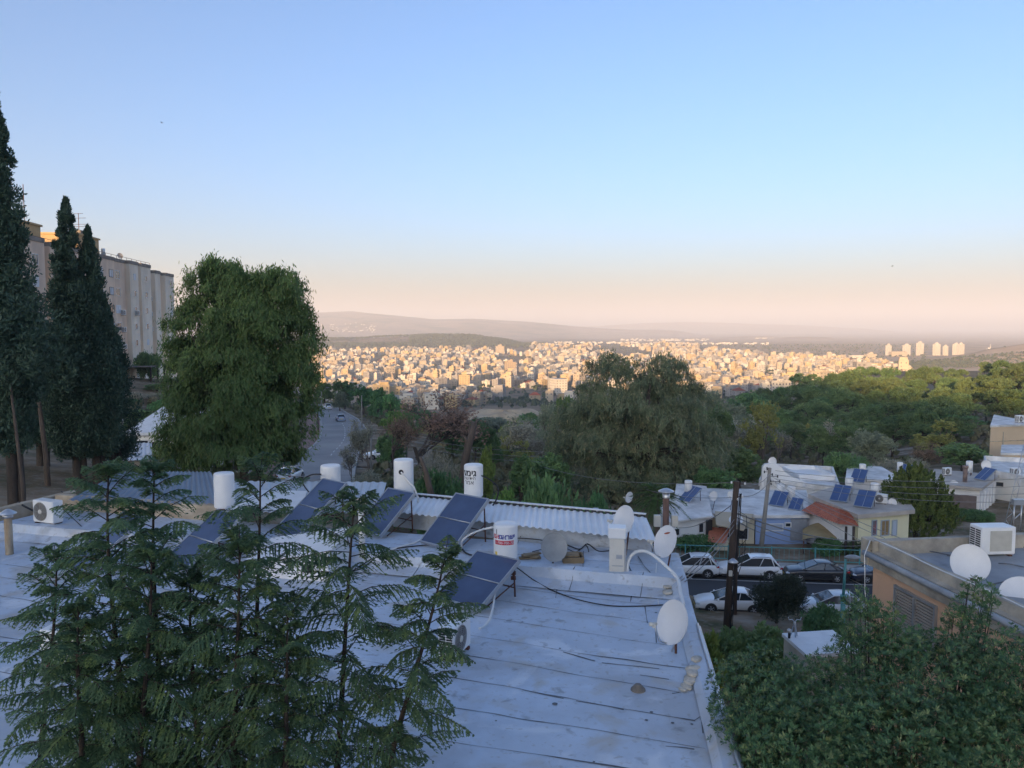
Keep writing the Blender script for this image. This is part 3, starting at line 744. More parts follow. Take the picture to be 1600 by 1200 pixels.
# --- umbrella pines of the wood at the right
def pine_proto(seed, h=13.0, r=5.2, lobes=9):
    rs = np.random.RandomState(seed); C = []; Rr = []; tg = []
    for i in range(lobes):
        a = rs.uniform(0, 6.28); k = rs.uniform(.1, .62) * r; cz = h * rs.uniform(.42, .84); lr = r * rs.uniform(.36, .56)
        tg.append((math.cos(a) * k, math.sin(a) * k, cz - .2))
        n = 24
        for j in range(n):
            dd = rs.normal(size=3); dd /= np.linalg.norm(dd); dd[2] = abs(dd[2]) * .9 - .18
            C.append([math.cos(a) * k + dd[0] * lr * .9, math.sin(a) * k + dd[1] * lr * .9, cz + dd[2] * lr * .75]); Rr.append(lr * rs.uniform(.2, .36))
    for j in range(14):
        a = rs.uniform(0, 6.28); k = rs.uniform(.5, 1.0) * r; C.append([math.cos(a) * k, math.sin(a) * k, h * rs.uniform(.35, .62)]); Rr.append(r * rs.uniform(.13, .22)); tg.append(C[-1])
    V = clumps(rs, np.array(C), np.array(Rr), 46, .62, .17, up=.5, flat=.8, shell=.35)
    t = tree_thing('pine_tree', limb_tree(rs, .26, h * .62, tg, .4), V, LM['pine'], BARKD)
    return t
def bush_proto(name, seed, lm, r=1.6, h=2.0, ll=.22, lw=.1, n=60, per=70, up=.4, cat='shrub', bark=BARKD, trunk=.08):
    rs = np.random.RandomState(seed)
    C = np.concatenate([ell_pts(rs, n, (0, 0, h * .5), (r, r, h * .52), lo=.35, zmin=-.6), ell_pts(rs, n // 2, (r * .4, -r * .2, h * .62), (r * .6, r * .6, h * .42), lo=.5, zmin=-.3)])
    V = clumps(rs, C, r * .24 * rs.uniform(.7, 1.3, len(C)), per, ll, lw, up=up)
    t = tree_thing(name, limb_tree(rs, trunk, h * .4, [tuple(c * .8) for c in C[::9]], .1), V, lm, bark, cat=cat)
    return t
def broad_proto(name, seed, lm, h=8.0, r=3.4, ll=.36, lw=.18, lobes=6, per=60, bark=BARK, dens=1.0, zlo=.35):
    rs = np.random.RandomState(seed); C = []; tg = []; Rr = []
    for i in range(lobes):
        a = rs.uniform(0, 6.28); k = rs.uniform(0, .6) * r; cz = h * rs.uniform(zlo, .8); lr = r * rs.uniform(.4, .62)
        c = (math.cos(a) * k, math.sin(a) * k, cz); P = ell_pts(rs, int(22 * dens), c, (lr, lr, lr * .85), lo=.5, zmin=-.6); C.append(P); tg += [c, tuple(P[0]), tuple(P[1])]
        Rr.append(np.full(len(P), lr * .26))
    C = np.concatenate(C); Rr = np.concatenate(Rr) * rs.uniform(.7, 1.3, len(C))
    V = clumps(rs, C, Rr, per, ll, lw, up=.3)
    return tree_thing(name, limb_tree(rs, .05 + h * .022, h * .4, tg, .3), V, lm, bark)
def bare_proto(name, seed, lm, h=2.6, levels=4, spread=.62, leaf=.26, per=3, base_r=.16, bark=BARK):
    rs = np.random.RandomState(seed); b, tips = twig_skeleton(rs, base_r, h, levels, spread)
    P = np.repeat(tips, per, 0) + rs.normal(size=(len(tips) * per, 3)) * .22
    V = leaf_quads(P, unit(rs.normal(size=P.shape) + np.array([0, 0, -.4])), leaf * rs.uniform(.6, 1.3, len(P)), leaf * .5, rs)
    return tree_thing(name, b, V, lm, bark)

def woods():
    rng = random.Random(5)
    pines = [pine_proto(s) for s in (31, 32, 33, 34)]
    GR = 'umbrella pines of the wood above the houses'
    # (column of the crown, row of the crown top, distance)
    spots = []
    for (x0, x1, n, d0, d1, tops) in ((1150, 1640, 17, 225, 250, [(1150, 612), (1250, 590), (1350, 578), (1450, 577), (1560, 568), (1640, 562)]),
                                      (1130, 1650, 16, 195, 215, [(1130, 640), (1230, 615), (1330, 590), (1430, 588), (1550, 580), (1650, 572)]),
                                      (1180, 1660, 14, 165, 182, [(1180, 655), (1260, 630), (1340, 612), (1440, 604), (1540, 590), (1660, 585)]),
                                      (1225, 1660, 11, 138, 152, [(1225, 668), (1300, 640), (1400, 632), (1500, 624), (1600, 605), (1660, 600)]),
                                      (1260, 1500, 6, 118, 128, [(1260, 690), (1340, 668), (1430, 668), (1500, 660)])):
        for i in range(n):
            px = x0 + (x1 - x0) * (i + rng.uniform(.15, .85)) / n; d = rng.uniform(d0, d1)
            spots.append((px, np.interp(px, [a for a, b in tops], [b for a, b in tops]) + rng.uniform(-6, 8), d))
    for k, (px, py, d) in enumerate(spots):
        x, y, z = base_on(px, d); h = max(7.5, height_to(py, d, z)); s = h / 12.2
        sx = max(.75, min(1.35, s)) * rng.uniform(.85, 1.15)
        rowname = 'skyline row of the pine wood' if d > 220 else ('third row of the pine wood' if d > 190 else ('second row of the pine wood' if d > 160 else ('front row of the pine wood' if d > 130 else 'foot row of the pine wood')))
        seg = ['at its left end', 'left of its middle', 'in its middle', 'right of its middle', 'at its right end'][min(4, max(0, int((px - 1130) / 106)))]
        place(pines[k % 4], f'umbrella pine in the {rowname}, {seg}', (x, y, z), rng.uniform(0, 6.28), (sx, sx, s), GR)
    # the other trees, kind by kind
    ever = [broad_proto('evergreen_tree', s, LM['green'], h=8, r=3.2) for s in (41, 42, 43)]
    lime = [broad_proto('light_green_tree', s, LM['lime'], h=6, r=2.4, ll=.3, lw=.14) for s in (44, 45)]
    oliv = [broad_proto('olive_tree', s, LM['olive'], h=6, r=3.0, ll=.3, lw=.1, dens=1.2, zlo=.25) for s in (46, 47)]
    yel = [broad_proto('yellowing_tree', s, LM['yellow'], h=7, r=2.8, ll=.3, lw=.18, per=26, dens=.8) for s in (48, 49)]
    rust = [bare_proto('rusty_tree', s, LM['rust'], h=3.1, levels=4, per=4, leaf=.2) for s in (50, 51)]
    bare = [bare_proto('withered_tree', s, LM['grey'], h=2.6, levels=4, per=3, leaf=.26, bark=BARKL) for s in (52, 53)]
    bush = [bush_proto('shrub', s, LM['green']) for s in (54, 55)]
    gbush = [bush_proto('grey_shrub', s, LM['grey'], n=40, per=50, ll=.2, lw=.05) for s in (56,)]
    K = dict(e=ever, l=lime, o=oliv, y=yel, r=rust, b=bare, s=bush, g=gbush)
    H0 = dict(e=7.6, l=5.6, o=5.8, y=6.4, r=7.6, b=6.6, s=2.3, g=2.3)
    W0 = dict(e=3.1, l=2.3, o=2.9, y=2.7, r=3.2, b=2.8, s=1.7, g=1.7)
    # kind, column, row of top, half width in photo pixels, distance, label
    L = [
     ('r', 655, 610, 98, 84, 'rusty leaved half-bare tree standing over the dirt lot'),
     ('r', 612, 640, 40, 92, 'smaller rusty tree on the left flank of the big rusty one'),
     ('b', 575, 652, 34, 80, 'pale withered tree beside the road bend'),
     ('b', 545, 700, 20, 78, 'small bare bush-like tree at the road edge'),
     ('e', 506, 598, 26, 215, 'dark roadside tree nearest the bend behind the parked car'),
     ('e', 538, 596, 24, 205, 'dark tree along the road right of the silver car'),
     ('o', 530, 612, 16, 195, 'grey-green round tree in the roadside tree row'),
     ('e', 566, 600, 24, 190, 'dark bushy tree in the middle of the roadside tree row'),
     ('e', 590, 606, 22, 170, 'dark tree at the right end of the roadside tree row'),
     ('e', 610, 618, 22, 150, 'green tree rising left of the rusty crown'),
     ('l', 622, 640, 28, 120, 'light green tree behind the rusty tree'),
     ('s', 610, 674, 24, 98, 'small round green tree over the white car in the lot'),
     ('e', 742, 648, 24, 96, 'dark blue-green tree behind the cut trunk'),
     ('e', 768, 668, 26, 92, 'dark tree in the shade right of the cut trunk'),
     ('e', 705, 672, 26, 100, 'dark shrubby tree between rusty tree and cut trunk'),
     ('l', 800, 640, 36, 160, 'bright green tree below the dirt mound'),
     ('o', 790, 662, 30, 140, 'olive-green tree in the valley below the mound'),
     ('b', 830, 648, 42, 125, 'grey withered tree in the valley left of the eucalyptus'),
     ('b', 850, 672, 40, 110, 'brownish bare tree next to the eucalyptus'),
     ('o', 865, 630, 38, 150, 'olive-green tall tree touching the eucalyptus crown'),
     ('l', 880, 612, 28, 175, 'yellow-green tree top left behind the eucalyptus'),
     ('y', 820, 690, 28, 105, 'yellowish tree in the thicket behind the tanks'),
     ('e', 860, 702, 46, 72, 'dark leafy tree behind the ridge of the metal roof'),
     ('e', 815, 712, 36, 66, 'deep green tree right of the marked water tank'),
     ('l', 790, 738, 30, 50, 'bright lime-green shrub right of the marked water tank'),
     ('l', 758, 690, 18, 62, 'bright green sprouts beside the cut trunk'),
     ('s', 690, 735, 42, 52, 'dark green dense shrub between the two water tanks'),
     ('s', 640, 748, 40, 55, 'dark green shrub behind the tank with the dark hole'),
     ('s', 850, 742, 62, 45, 'broad dark green shrub above the white metal roof'),
     ('s', 925, 760, 42, 46, 'dark green shrub behind the metal roof below eucalyptus'),
     ('g', 690, 706, 40, 70, 'brownish dry brush behind the water tanks'),
     ('g', 570, 735, 28, 72, 'dark dry brush pile at the road edge'),
     ('e', 1115, 645, 40, 110, 'dark tree behind the right flank of the eucalyptus'),
     ('e', 1150, 660, 40, 140, 'dark round tree left end of the pine wood'),
     ('b', 1130, 640, 44, 125, 'grey withered tree right of the eucalyptus'),
     ('y', 1196, 632, 36, 118, 'pale yellow-green poplar before the pine wood'),
     ('b', 1170, 645, 40, 130, 'beige bare tree left of the yellow-green poplar'),
     ('e', 1160, 700, 50, 84, 'green leafy tree behind the wooden pole'),
     ('e', 1120, 735, 40, 72, 'dark tree over the white low house'),
     ('o', 1380, 672, 46, 104, 'grey-green round olive tree below the pines'),
     ('s', 1330, 708, 36, 96, 'green shrub mass above the white stepped house'),
     ('g', 1385, 718, 40, 98, 'grey twiggy brush behind the houses'),
     ('r', 1438, 690, 34, 104, 'orange-brown half-bare tree beside the olive tree'),
     ('y', 1478, 658, 44, 112, 'yellow autumn tree in front of the pine wood'),
     ('b', 1450, 716, 26, 98, 'grey bare sapling below the orange-brown tree'),
     ('e', 1515, 690, 54, 96, 'dark glossy green tree left of the tan block'),
     ('e', 1570, 735, 30, 92, 'dark green tree behind the far right roof'),
     ('s', 1470, 745, 24, 96, 'small green cypress-like shrub by the roof edge'),
     ('o', 1120, 610, 50, 190, 'olive-green tree in the valley right of the eucalyptus'),
     ('e', 1180, 618, 42, 205, 'dark valley tree left of the pines'),
     ('e', 830, 640, 44, 220, 'dark valley tree left behind the eucalyptus'),
     ('o', 780, 650, 46, 240, 'grey-green valley tree below the pale mound'),
     ('b', 910, 640, 44, 200, 'bare valley tree behind the eucalyptus crown'),
     ('e', 1480, 640, 60, 135, 'broad dark tree at the foot of the pines'),
     ('s', 1538, 800, 26, 70, 'dark clipped shrub beside the far right house'),
     ('s', 1505, 792, 30, 73, 'grey-green shrub in the yard of the right houses'),
     ('s', 1300, 845, 22, 57, 'low shrub behind the turquoise fence'),
     ('s', 1090, 838, 34, 58, 'flowering low shrub behind the fence at the white house'),
     ('s', 1340, 850, 24, 57, 'low shrub under the yellow house behind the fence'),
    ]
    cnt = {}
    for kd, px, py, hw, d, lab in L:
        x, y, z = base_on(px, d); h = max(.8, height_to(py, d, z)); wd = hw / F * d
        i = cnt.get(kd, 0); cnt[kd] = i + 1
        o = place(K[kd][i % len(K[kd])], lab, (x, y, z), rng.uniform(0, 6.28), (wd / W0[kd], wd / W0[kd], h / H0[kd]))
    GV = 'trees crowding the valley before the town'
    words = dict(e='dark green', o='grey-green', l='light green', b='bare beige', y='yellowish')
    for i in range(150):
        d = rng.uniform(118, 300); px = rng.uniform(470, 1290)
        if px < 575 and d < 235: continue
        lim = float(np.interp(px, [470, 640, 700, 760, 800, 900, 1000, 1180, 1290], [606, 612, 655, 662, 655, 632, 618, 622, 640]))
        kd = rng.choice('eeeoolbby'); py = lim + rng.uniform(0, 30) + (300 - d) * .08
        x, y, z = base_on(px, d); h = height_to(py, d, z)
        if h < 2.5: continue
        h = min(h, 13); wd = h * rng.uniform(.34, .5)
        j = cnt.get(kd, 0); cnt[kd] = j + 1
        sec = 'left of the cut trunk' if px < 720 else ('below the dirt mound' if px < 860 else ('behind the eucalyptus' if px < 1120 else 'left of the pine wood'))
        place(K[kd][j % len(K[kd])], f"{words[kd]} valley tree {sec}, {'farther' if d > 210 else 'nearer'} rows", (x, y, z), rng.uniform(0, 6.28), (wd / W0[kd], wd / W0[kd], h / H0[kd]), GV)
    # slope below the apartment block and beyond the lot: shrubs
    lab2 = [('s', 175, 640, 40, 95), ('e', 215, 640, 46, 85), ('s', 160, 660, 44, 75), ('e', 245, 600, 26, 110), ('g', 190, 625, 36, 100), ('e', 150, 690, 30, 62), ('s', 262, 620, 30, 98),
            ('e', 288, 600, 30, 118), ('g', 230, 618, 30, 104), ('s', 130, 690, 30, 60), ('e', 222, 668, 40, 72), ('s', 232, 545, 20, 128)]
    names = ['low green shrub on the slope left under the apartment block', 'dark tree on the slope above the white house', 'dark shrub behind the wire fence', 'tree in front of the right end of the apartment block',
             'dry grey brush on the slope under the terrace', 'dark tree between cypress and white house', 'shrub right below the apartment corner', 'tree behind the weeping tree at the apartment corner',
             'dry brush below the apartment corner', 'shrub at the foot of the cypress pair', 'dark tree over the sloping white roof', 'thin cypress-like shrub against the apartment block corner']
    for (kd, px, py, hw, d), lab in zip(lab2, names):
        x, y, z = base_on(px, d); h = max(1, height_to(py, d, z)); wd = hw / F * d; i = cnt.get(kd, 0); cnt[kd] = i + 1
        place(K[kd][i % len(K[kd])], lab, (x, y, z), rng.uniform(0, 6.28), (wd / W0[kd], wd / W0[kd], h / H0[kd]))
    # bushes by the street
    rb = bush_proto('round_shrub', 61, leaf_mat('grey_green_fine', (.055, .07, .045), (.03, .042, .03), scale=1.2), r=1.35, h=2.6, ll=.2, lw=.045, n=110, per=80)
    place(rb, 'round fine-leaved shrub in front of the white parked sedan', (*base_on(1224, 41.5)[:2], gz((1224 - 800) / F * 41.5, 41.5)), 0, 1.0)
    x, y, z = base_on(1222, 41.5)
    cb = bush_proto('conical_shrub', 62, LM['lime'], r=.8, h=3.6, ll=.16, lw=.05, n=70, per=80, up=1.2)
    x, y, z = base_on(1092, 22.5); h = height_to(968, 22.5, z); place(cb, 'bright green conical shrub at the roof corner', (x, y, z), 0, (1.1, 1.1, h / 3.9))
    x, y, z = base_on(1185, 32); place(bush[0], 'dark green shrub beside the wooden pole', (x, y, z), 1.0, (1.15, 1.15, height_to(985, 32, z) / 2.3))
    x, y, z = base_on(1305, 36); place(bush[1], 'yellow-green shrub by the turquoise lamp post', (x, y, z), 2.0, (.8, .8, height_to(960, 36, z) / 2.3))
    x, y, z = base_on(1260, 30); place(bush[0], 'dark shrub in front of the round fine-leaved one', (x, y, z), 3.0, (1.3, 1.3, height_to(995, 31, z) / 2.3))
woods()

# --- tree with upright candle shoots among the houses
def candle_tree():
    rs = np.random.RandomState(71); d = 62.0; x, y, z = base_on(1442, d); h = height_to(738, d, z)
    C = []; r = 60 / F * d
    P = ell_pts(rs, 460, (0, 0, h * .48), (r, r, h * .5), lo=.45, zmin=-.85); P[:, :2] *= np.interp(P[:, 2:], [0, h * .35, h], [1.0, 1.05, .55])
    n = len(P); per = 90; t = rs.rand(n, per, 1)
    out = unit(P - np.array([0, 0, h * .35]))
    axis = unit(out * .5 + np.array([0, 0, 1.]))
    pts = P[:, None] + axis[:, None] * t * .95 + rs.normal(size=(n, per, 3)) * .13 * (1.15 - t)
    ax = unit(axis[:, None] + rs.normal(size=(n, per, 3)) * .45)
    V = leaf_quads(pts.reshape(-1, 3), ax.reshape(-1, 3), .22, .085, rs, np.broadcast_to(out[:, None] + np.array([0, 0, .3]), pts.shape).reshape(-1, 3))
    o = tree_thing('candle_shoot_tree', limb_tree(rs, .2, h * .5, [tuple(p) for p in P[::7]], .1), V, LM['arau'], BARKD, label='dark yellow-green tree with upright shoots right of the yellow house'); o.location = (x, y, z)
candle_tree()

# --- palm behind the metal roof
def palm():
    rs = np.random.RandomState(81); d = 44.0; x, y, z = base_on(1030, d); h = height_to(772, d, z)
    Vs = []; b = MB(); b.tube([(0, 0, -.5), (.05, 0, h * .5), (0, 0, h - .3)], [.2, .17, .16], n=8)
    for i in range(46):
        a = rs.uniform(0, 6.28); el = rs.uniform(-.7, 1.35); L = rs.uniform(1.3, 1.9)
        dv = np.array([math.cos(a) * math.cos(el), math.sin(a) * math.cos(el), math.sin(el)]); p0 = np.array([0, 0, h - .3])
        k = 26; t = np.linspace(.25, 1, k)[:, None]
        sp = p0 + dv * t * L + np.array([0, 0, -1.]) * t ** 2.2 * L * .55
        side = unit(np.cross(dv, np.array([0, 0, 1.])))
        for s in (-1, 1):
            ax = unit(side * s * .8 + dv * .7 + np.array([0, 0, -.45]) + rs.normal(size=(k, 3)) * .08)
            Vs.append(leaf_quads(sp + ax * .22, ax, .5 * (1.1 - t[:, 0] * .5), .035, rs))
        b.tube([p0, p0 + dv * L * .5 + np.array([0, 0, -.12 * L]), p0 + dv * L + np.array([0, 0, -.55 * L])], [.018, .012, .004], n=4)
    V = np.concatenate(Vs); o = tree_thing('fan_palm', b, V, LM['palm'], BARK, crown='fronds', label='small palm behind the right end of the white metal roof', cat='palm'); o.location = (x, y, z)
palm()

# --- dead cut trunk and leaning dead limb
def snags():
    d = 62.0; x, y, z = base_on(728, d); S = d / F
    P = lambda px, py: ((px - 728) * S, 0, (510 - py) * S - z)
    b = MB(); b.tube([(0, 0, -.6), P(722, 760), P(727, 715), P(735, 685), P(741, 660)], [.42, .36, .33, .28, .22], n=10)
    b.tube([P(727, 700), P(730, 690), P(724, 682)], [.2, .17, .13], n=8); b.tube([P(740, 668), P(746, 655)], [.14, .1], n=7)
    t = thing('cut_tree_trunk', 'thick lopped dead trunk left of the marked water tank', 'tree trunk', (x, y, z)); b.build('trunk', BARK, t)
    d = 50.0; x, y, z = base_on(672, d); S = d / F
    P = lambda px, py: ((px - 672) * S, 0, (510 - py) * S - z)
    b = MB(); b.tube([P(676, 790), P(668, 760), P(664, 740), P(655, 715)], [.24, .21, .17, .1], n=9); b.tube([P(668, 758), P(660, 748)], [.09, .05], n=6)
    t = thing('leaning_dead_trunk', 'leaning bare dead trunk between the two tall water tanks', 'tree trunk', (x, y, z)); b.build('trunk', BARK, t)
snags()

# --- feathery young trees in front of the roof
def silk_tree(seed, top, base, reach, n_whorl_step=.16, lean=0.0):
    """top, base: world points of the stem ends; fronds with pinnae in a rising spiral"""
    rs = np.random.RandomState(seed); top = np.array(top); base = np.array(base); H = np.linalg.norm(top - base)
    up = (top - base) / H; b = MB()
    bend = rs.normal(size=3) * .04
    stem = lambda t: base + (top - base) * t + bend * math.sin(t * math.pi * 1.6)
    b.tube([stem(t) for t in np.linspace(0, 1, 14)], [float(np.interp(t, [0, 1], [.035 + H * .004, .008])) for t in np.linspace(0, 1, 14)], n=7)
    Vs = []; s = H; ang = rs.uniform(0, 6.28)
    while s > .5:
        t = s / H; dep = H - s
        p0 = stem(t); a = ang; ang += 2.4 + rs.uniform(-.3, .3)
        L = 1.2 * reach * float(np.interp(dep, [0, .25, .8, 2, 5], [.45, .75, 1.0, 1.05, 1.1])) * rs.uniform(.6, 1.22)
        el = float(np.interp(dep, [0, .2, .7, 2], [1.1, .8, .42, .22])) + rs.uniform(-.22, .25)
        dv = np.array([math.cos(a) * math.cos(el), math.sin(a) * math.cos(el), math.sin(el)])
        hor = np.array([math.cos(a), math.sin(a), 0]); side = np.array([-math.sin(a), math.cos(a), 0])
        k = 17; tt = np.sort(np.clip(np.linspace(.12, 1, k) + rs.normal(size=k) * .018, .08, 1))
        droop = rs.uniform(.28, .5)
        curve = lambda q: p0 + dv * (q * L)[:, None] + np.array([0, 0, -1.]) * ((q ** 2.3) * L * droop)[:, None]
        pts = curve(tt); tang = unit(np.gradient(pts, axis=0))
        b.tube([tuple(q) for q in curve(np.array([0, .3, .65, 1.0]))], [.007, .0055, .004, .002], n=3, cap=False)
        plen = L * .27 * np.sin(np.clip(tt * 1.02, 0, 1) ** .8 * math.pi * .92 + .18)
        for sg in (-1, 1):
            ax = unit(side[None] * sg * .72 + tang * .62 + np.array([0, 0, -.42]) + rs.normal(size=(k, 3)) * .07)
            # each pinna: a narrow drooping blade with a few ragged lobes
            w0 = .0115 * (plen / (L * .27)) ** .5; nrm = unit(np.array([0, 0, 1.]) + rs.normal(size=(k, 3)) * .3); sd = unit(np.cross(ax, nrm))
            e0, e1, e2 = pts, pts + ax * plen[:, None] * .5 + np.array([0, 0, -1.]) * (plen * .07)[:, None], pts + ax * plen[:, None] + np.array([0, 0, -1.]) * (plen * .3)[:, None]
            for qa, qb, wa, wb in ((e0, e1, .6, 1.0), (e1, e2, 1.0, .12)):
                Vs.append(np.stack([qa - sd * (w0 * wa)[:, None], qa + sd * (w0 * wa)[:, None], qb + sd * (w0 * wb)[:, None], qb - sd * (w0 * wb)[:, None]], 1).reshape(-1, 3))
            nl = 4; u = np.linspace(.2, .9, nl)
            base_p = pts[:, None] + ax[:, None] * (plen[:, None] * u)[..., None] + np.array([0, 0, -1.]) * ((plen[:, None] * u ** 2) * .3)[..., None]
            for sg2 in (-1, 1):
                lax = unit(ax[:, None] * .9 + sd[:, None] * sg2 * .6 + rs.normal(size=(k, nl, 3)) * .15)
                ll = .05 * np.ones((k, nl)) * (plen[:, None] / (L * .27)) ** .5
                c2 = (base_p + lax * ll[..., None] * .5).reshape(-1, 3); d2 = lax.reshape(-1, 3); s2 = unit(np.cross(d2, np.array([0, 0, 1.]) + rs.normal(size=(k * nl, 3)) * .35)); l2 = ll.reshape(-1, 1)
                Vs.append(np.stack([c2 - d2 * l2 / 2, c2 + s2 * .009, c2 + d2 * l2 / 2, c2 - s2 * .009], 1).reshape(-1, 3))
        s -= n_whorl_step * rs.uniform(.2, .95) * float(np.interp(dep, [0, .5, 3], [.34, .56, .74]))
    return b, np.concatenate(Vs)
def silk_trees():
    spec = [  # top px, row; foot px at the picture's lower edge; distance; reach; label
        (80, 868, 70, 8.6, .62, 'feathery young tree nearest the left edge, lower than its neighbours'),
        (186, 738, 178, 8.2, .68, 'feathery tree with a pale green tuft at its top, left of the group'),
        (252, 728, 240, 8.8, .62, 'slim feathery tree right beside the tuft-topped one'),
        (228, 868, 226, 7.5, .66, 'low bright feathery tree in front of the tall pair'),
        (404, 736, 396, 8.5, .72, 'tall feathery tree in the middle before the blue metal roof'),
        (372, 858, 366, 7.6, .66, 'low feathery tree in the middle of the group'),
        (308, 905, 300, 8.0, .62, 'small dense feathery tree filling the gap in the group'),
        (556, 788, 520, 8.3, .80, 'feathery tree before the solar panels with wide drooping fronds'),
        (690, 862, 600, 8.0, .62, 'leaning feathery tree at the right end of the group'),
        (130, 960, 120, 7.2, .60, 'low feathery tree at the lower left corner'),
        (450, 960, 445, 7.4, .62, 'low feathery tree between the two tallest on the right'),
    ]
    for i, (px, py, bx, d, reach, lab) in enumerate(spec):
        top = atd(px, py, d); foot = atd(bx, 1260, d); gzf = gz(foot.x, d)
        k = (gzf - top.z) / (foot.z - top.z); base = top + (foot - top) * k
        low = top + (foot - top) * min(k, 1.35)
        b, V = silk_tree(100 + i, Vector(top) - Vector(low) , (0, 0, 0), reach)
        # stem continues to the ground
        b.tube([Vector(base) - Vector(low), (0, 0, .05)], [.07, .045], n=7)
        t = tree_thing('feathery_tree', b, V, LM['silk'], BARKD, label=lab, group='feathery young trees before the roof')
        t.location = low
silk_trees()

# --- glossy tree with leaf rosettes, lower right
def pitto_tree():
    rs = np.random.RandomState(91); d = 11.0; S = d / F
    lob = [(1195, 1090, 90, 75, 11.5), (1275, 1098, 75, 72, 11.6), (1360, 1075, 95, 85, 11.8), (1480, 1075, 130, 90, 11.2), (1600, 1080, 120, 100, 10.8), (1260, 1180, 130, 100, 10.6), (1420, 1180, 160, 110, 10.2), (1590, 1190, 150, 110, 10.0), (1180, 1160, 70, 70, 11.0),
           (1350, 985, 44, 44, 12.2), (1345, 945, 24, 28, 12.6), (1385, 965, 20, 26, 12.3), (1445, 1018, 40, 30, 12.0), (1503, 975, 26, 28, 11.8), (1532, 928, 20, 24, 11.9), (1518, 952, 20, 22, 11.9), (1400, 1012, 46, 34, 12.2), (1510, 1030, 50, 34, 12.0), (1590, 1035, 40, 26, 11.4), (1390, 1300, 260, 120, 10.0)]
    base = Vector(atd(1400, 1250, 11.0)); zg = gz(base.x, base.y); org = Vector((base.x, base.y, zg))
    Vs = []; tg = []; 
    tot = sum(l[2] * l[3] for l in lob)
    for (px, py, rx, rz, dd) in lob:
        c = np.array(atd(px, py, dd) - org); s = dd / F; k = int(14000 * rx * rz / tot) + 12
        P = ell_pts(rs, k, c, (rx * s, max(rx * s * .9, .35), rz * s), lo=.55, hi=1.05, zmin=-.8)
        tg += [tuple(c + (P[j] - c) * .75) for j in range(0, k, max(1, k // 7))]
        out = unit(unit(P - c) * .8 + np.array([0, 0, .75]) + rs.normal(size=P.shape) * .35)
        m = 13
        side = unit(np.cross(out, rs.normal(size=out.shape))); s2 = np.cross(out, side)
        for j in range(m):
            a = j / m * 6.28 * 1.6 + rs.uniform(0, 6.28, (len(P), 1)); el = rs.uniform(.15, .9, (len(P), 1))
            ax = unit((side * np.cos(a) + s2 * np.sin(a)) * np.cos(el) + out * np.sin(el))
            l = rs.uniform(.05, .088, len(P))
            cc = P + ax * (l[:, None] * .55)
            nr = np.cross(ax, out); nr = unit(nr)
            lw = l * .24
            Vs.append(np.stack([cc - ax * l[:, None] / 2, cc + nr * lw[:, None] / 2 + ax * l[:, None] * .12, cc + ax * l[:, None] / 2, cc - nr * lw[:, None] / 2 + ax * l[:, None] * .12], 1).reshape(-1, 3))
    V = np.concatenate(Vs)
    b = MB(); h0 = 4.5
    for q in ((-.3, .1), (.35, -.1), (0, .3)):
        b.tube([(q[0], q[1], -.4), (q[0] * 2, q[1] * 2, h0 * .5), (q[0] * 4, q[1] * 3, h0)], [.16, .13, .09], n=8)
    for t in tg:
        t = Vector(t); s = Vector((t.x * .25, t.y * .25, h0 * rs.uniform(.7, 1.05))); mid = s.lerp(t, .55) + Vector((0, 0, -.15))
        b.tube([s, mid, t], [.03, .018, .005], n=5)
    o = tree_thing('glossy_leaved_tree', b, V, LM['pitto'], BARKD, label='large dark glossy-leaved tree filling the lower right corner'); o.location = org
pitto_tree()
# ------------------------------------------------------------ the long flat roof in front
ZL, ZU = -6.2, -5.9
M_ROOF = mat('silvered_bitumen', (.51, .585, .685), rough=.55, col2=(.43, .48, .55), scale=.9, detail=8, bump=.25, bscale=6, lo=.3, hi=.62)
def stain(m, col, sc, lo, hi, amt):
    n = m.node_tree.nodes; l = m.node_tree.links; b = n['Principled BSDF']
    src = b.inputs['Base Color'].links[0].from_socket
    tc = [x for x in n if x.type == 'TEX_COORD'][0]
    nz = n.new('ShaderNodeTexNoise'); nz.inputs['Scale'].default_value = sc; nz.inputs['Detail'].default_value = 6; nz.inputs['Distortion'].default_value = .4
    l.new(tc.outputs['Object'], nz.inputs['Vector'])
    r = n.new('ShaderNodeValToRGB'); r.color_ramp.elements[0].position = lo; r.color_ramp.elements[1].position = hi
    r.color_ramp.elements[0].color = (0, 0, 0, 1); r.color_ramp.elements[1].color = (amt,) * 3 + (1,)
    l.new(nz.outputs['Fac'], r.inputs[0])
    mx = n.new('ShaderNodeMix'); mx.data_type = 'RGBA'; mx.inputs[7].default_value = (*col, 1)
    l.new(r.outputs[0], mx.inputs[0]); l.new(src, mx.inputs[6]); l.new(mx.outputs[2], b.inputs['Base Color'])
stain(M_ROOF, (.34, .35, .37), .45, .48, .60, .55); stain(M_ROOF, (.42, .36, .27), 1.1, .56, .70, .55); stain(M_ROOF, (.70, .73, .77), .8, .58, .66, .6); stain(M_ROOF, (.16, .16, .16), 3.0, .62, .72, .55); stain(M_ROOF, (.30, .29, .27), 9, .60, .70, .5)
M_SEAM = mat('tar_seam', (.16, .17, .19), rough=.8, var=.4, scale=6)
M_WHITE2 = mat('white_paint', (.74, .75, .76), rough=.5, var=.12, scale=2, bump=.1)
M_WALLB = mat('rough_render', (.48, .42, .34), rough=.9, var=.25, scale=.8, bump=.3)
M_METALW = mat('white_corrugated_metal', (.76, .78, .80), rough=.45, var=.14, scale=.7, streak=.3)
M_METALB = mat('grey_blue_corrugated_metal', (.22, .26, .32), rough=.45, var=.2, scale=.5, metal=.2)
M_STEEL = mat('galvanised_steel', (.55, .57, .60), rough=.35, metal=.7, var=.15, scale=3)
M_RUST = mat('rusty_steel', (.12, .05, .035), rough=.8, var=.4, scale=5)
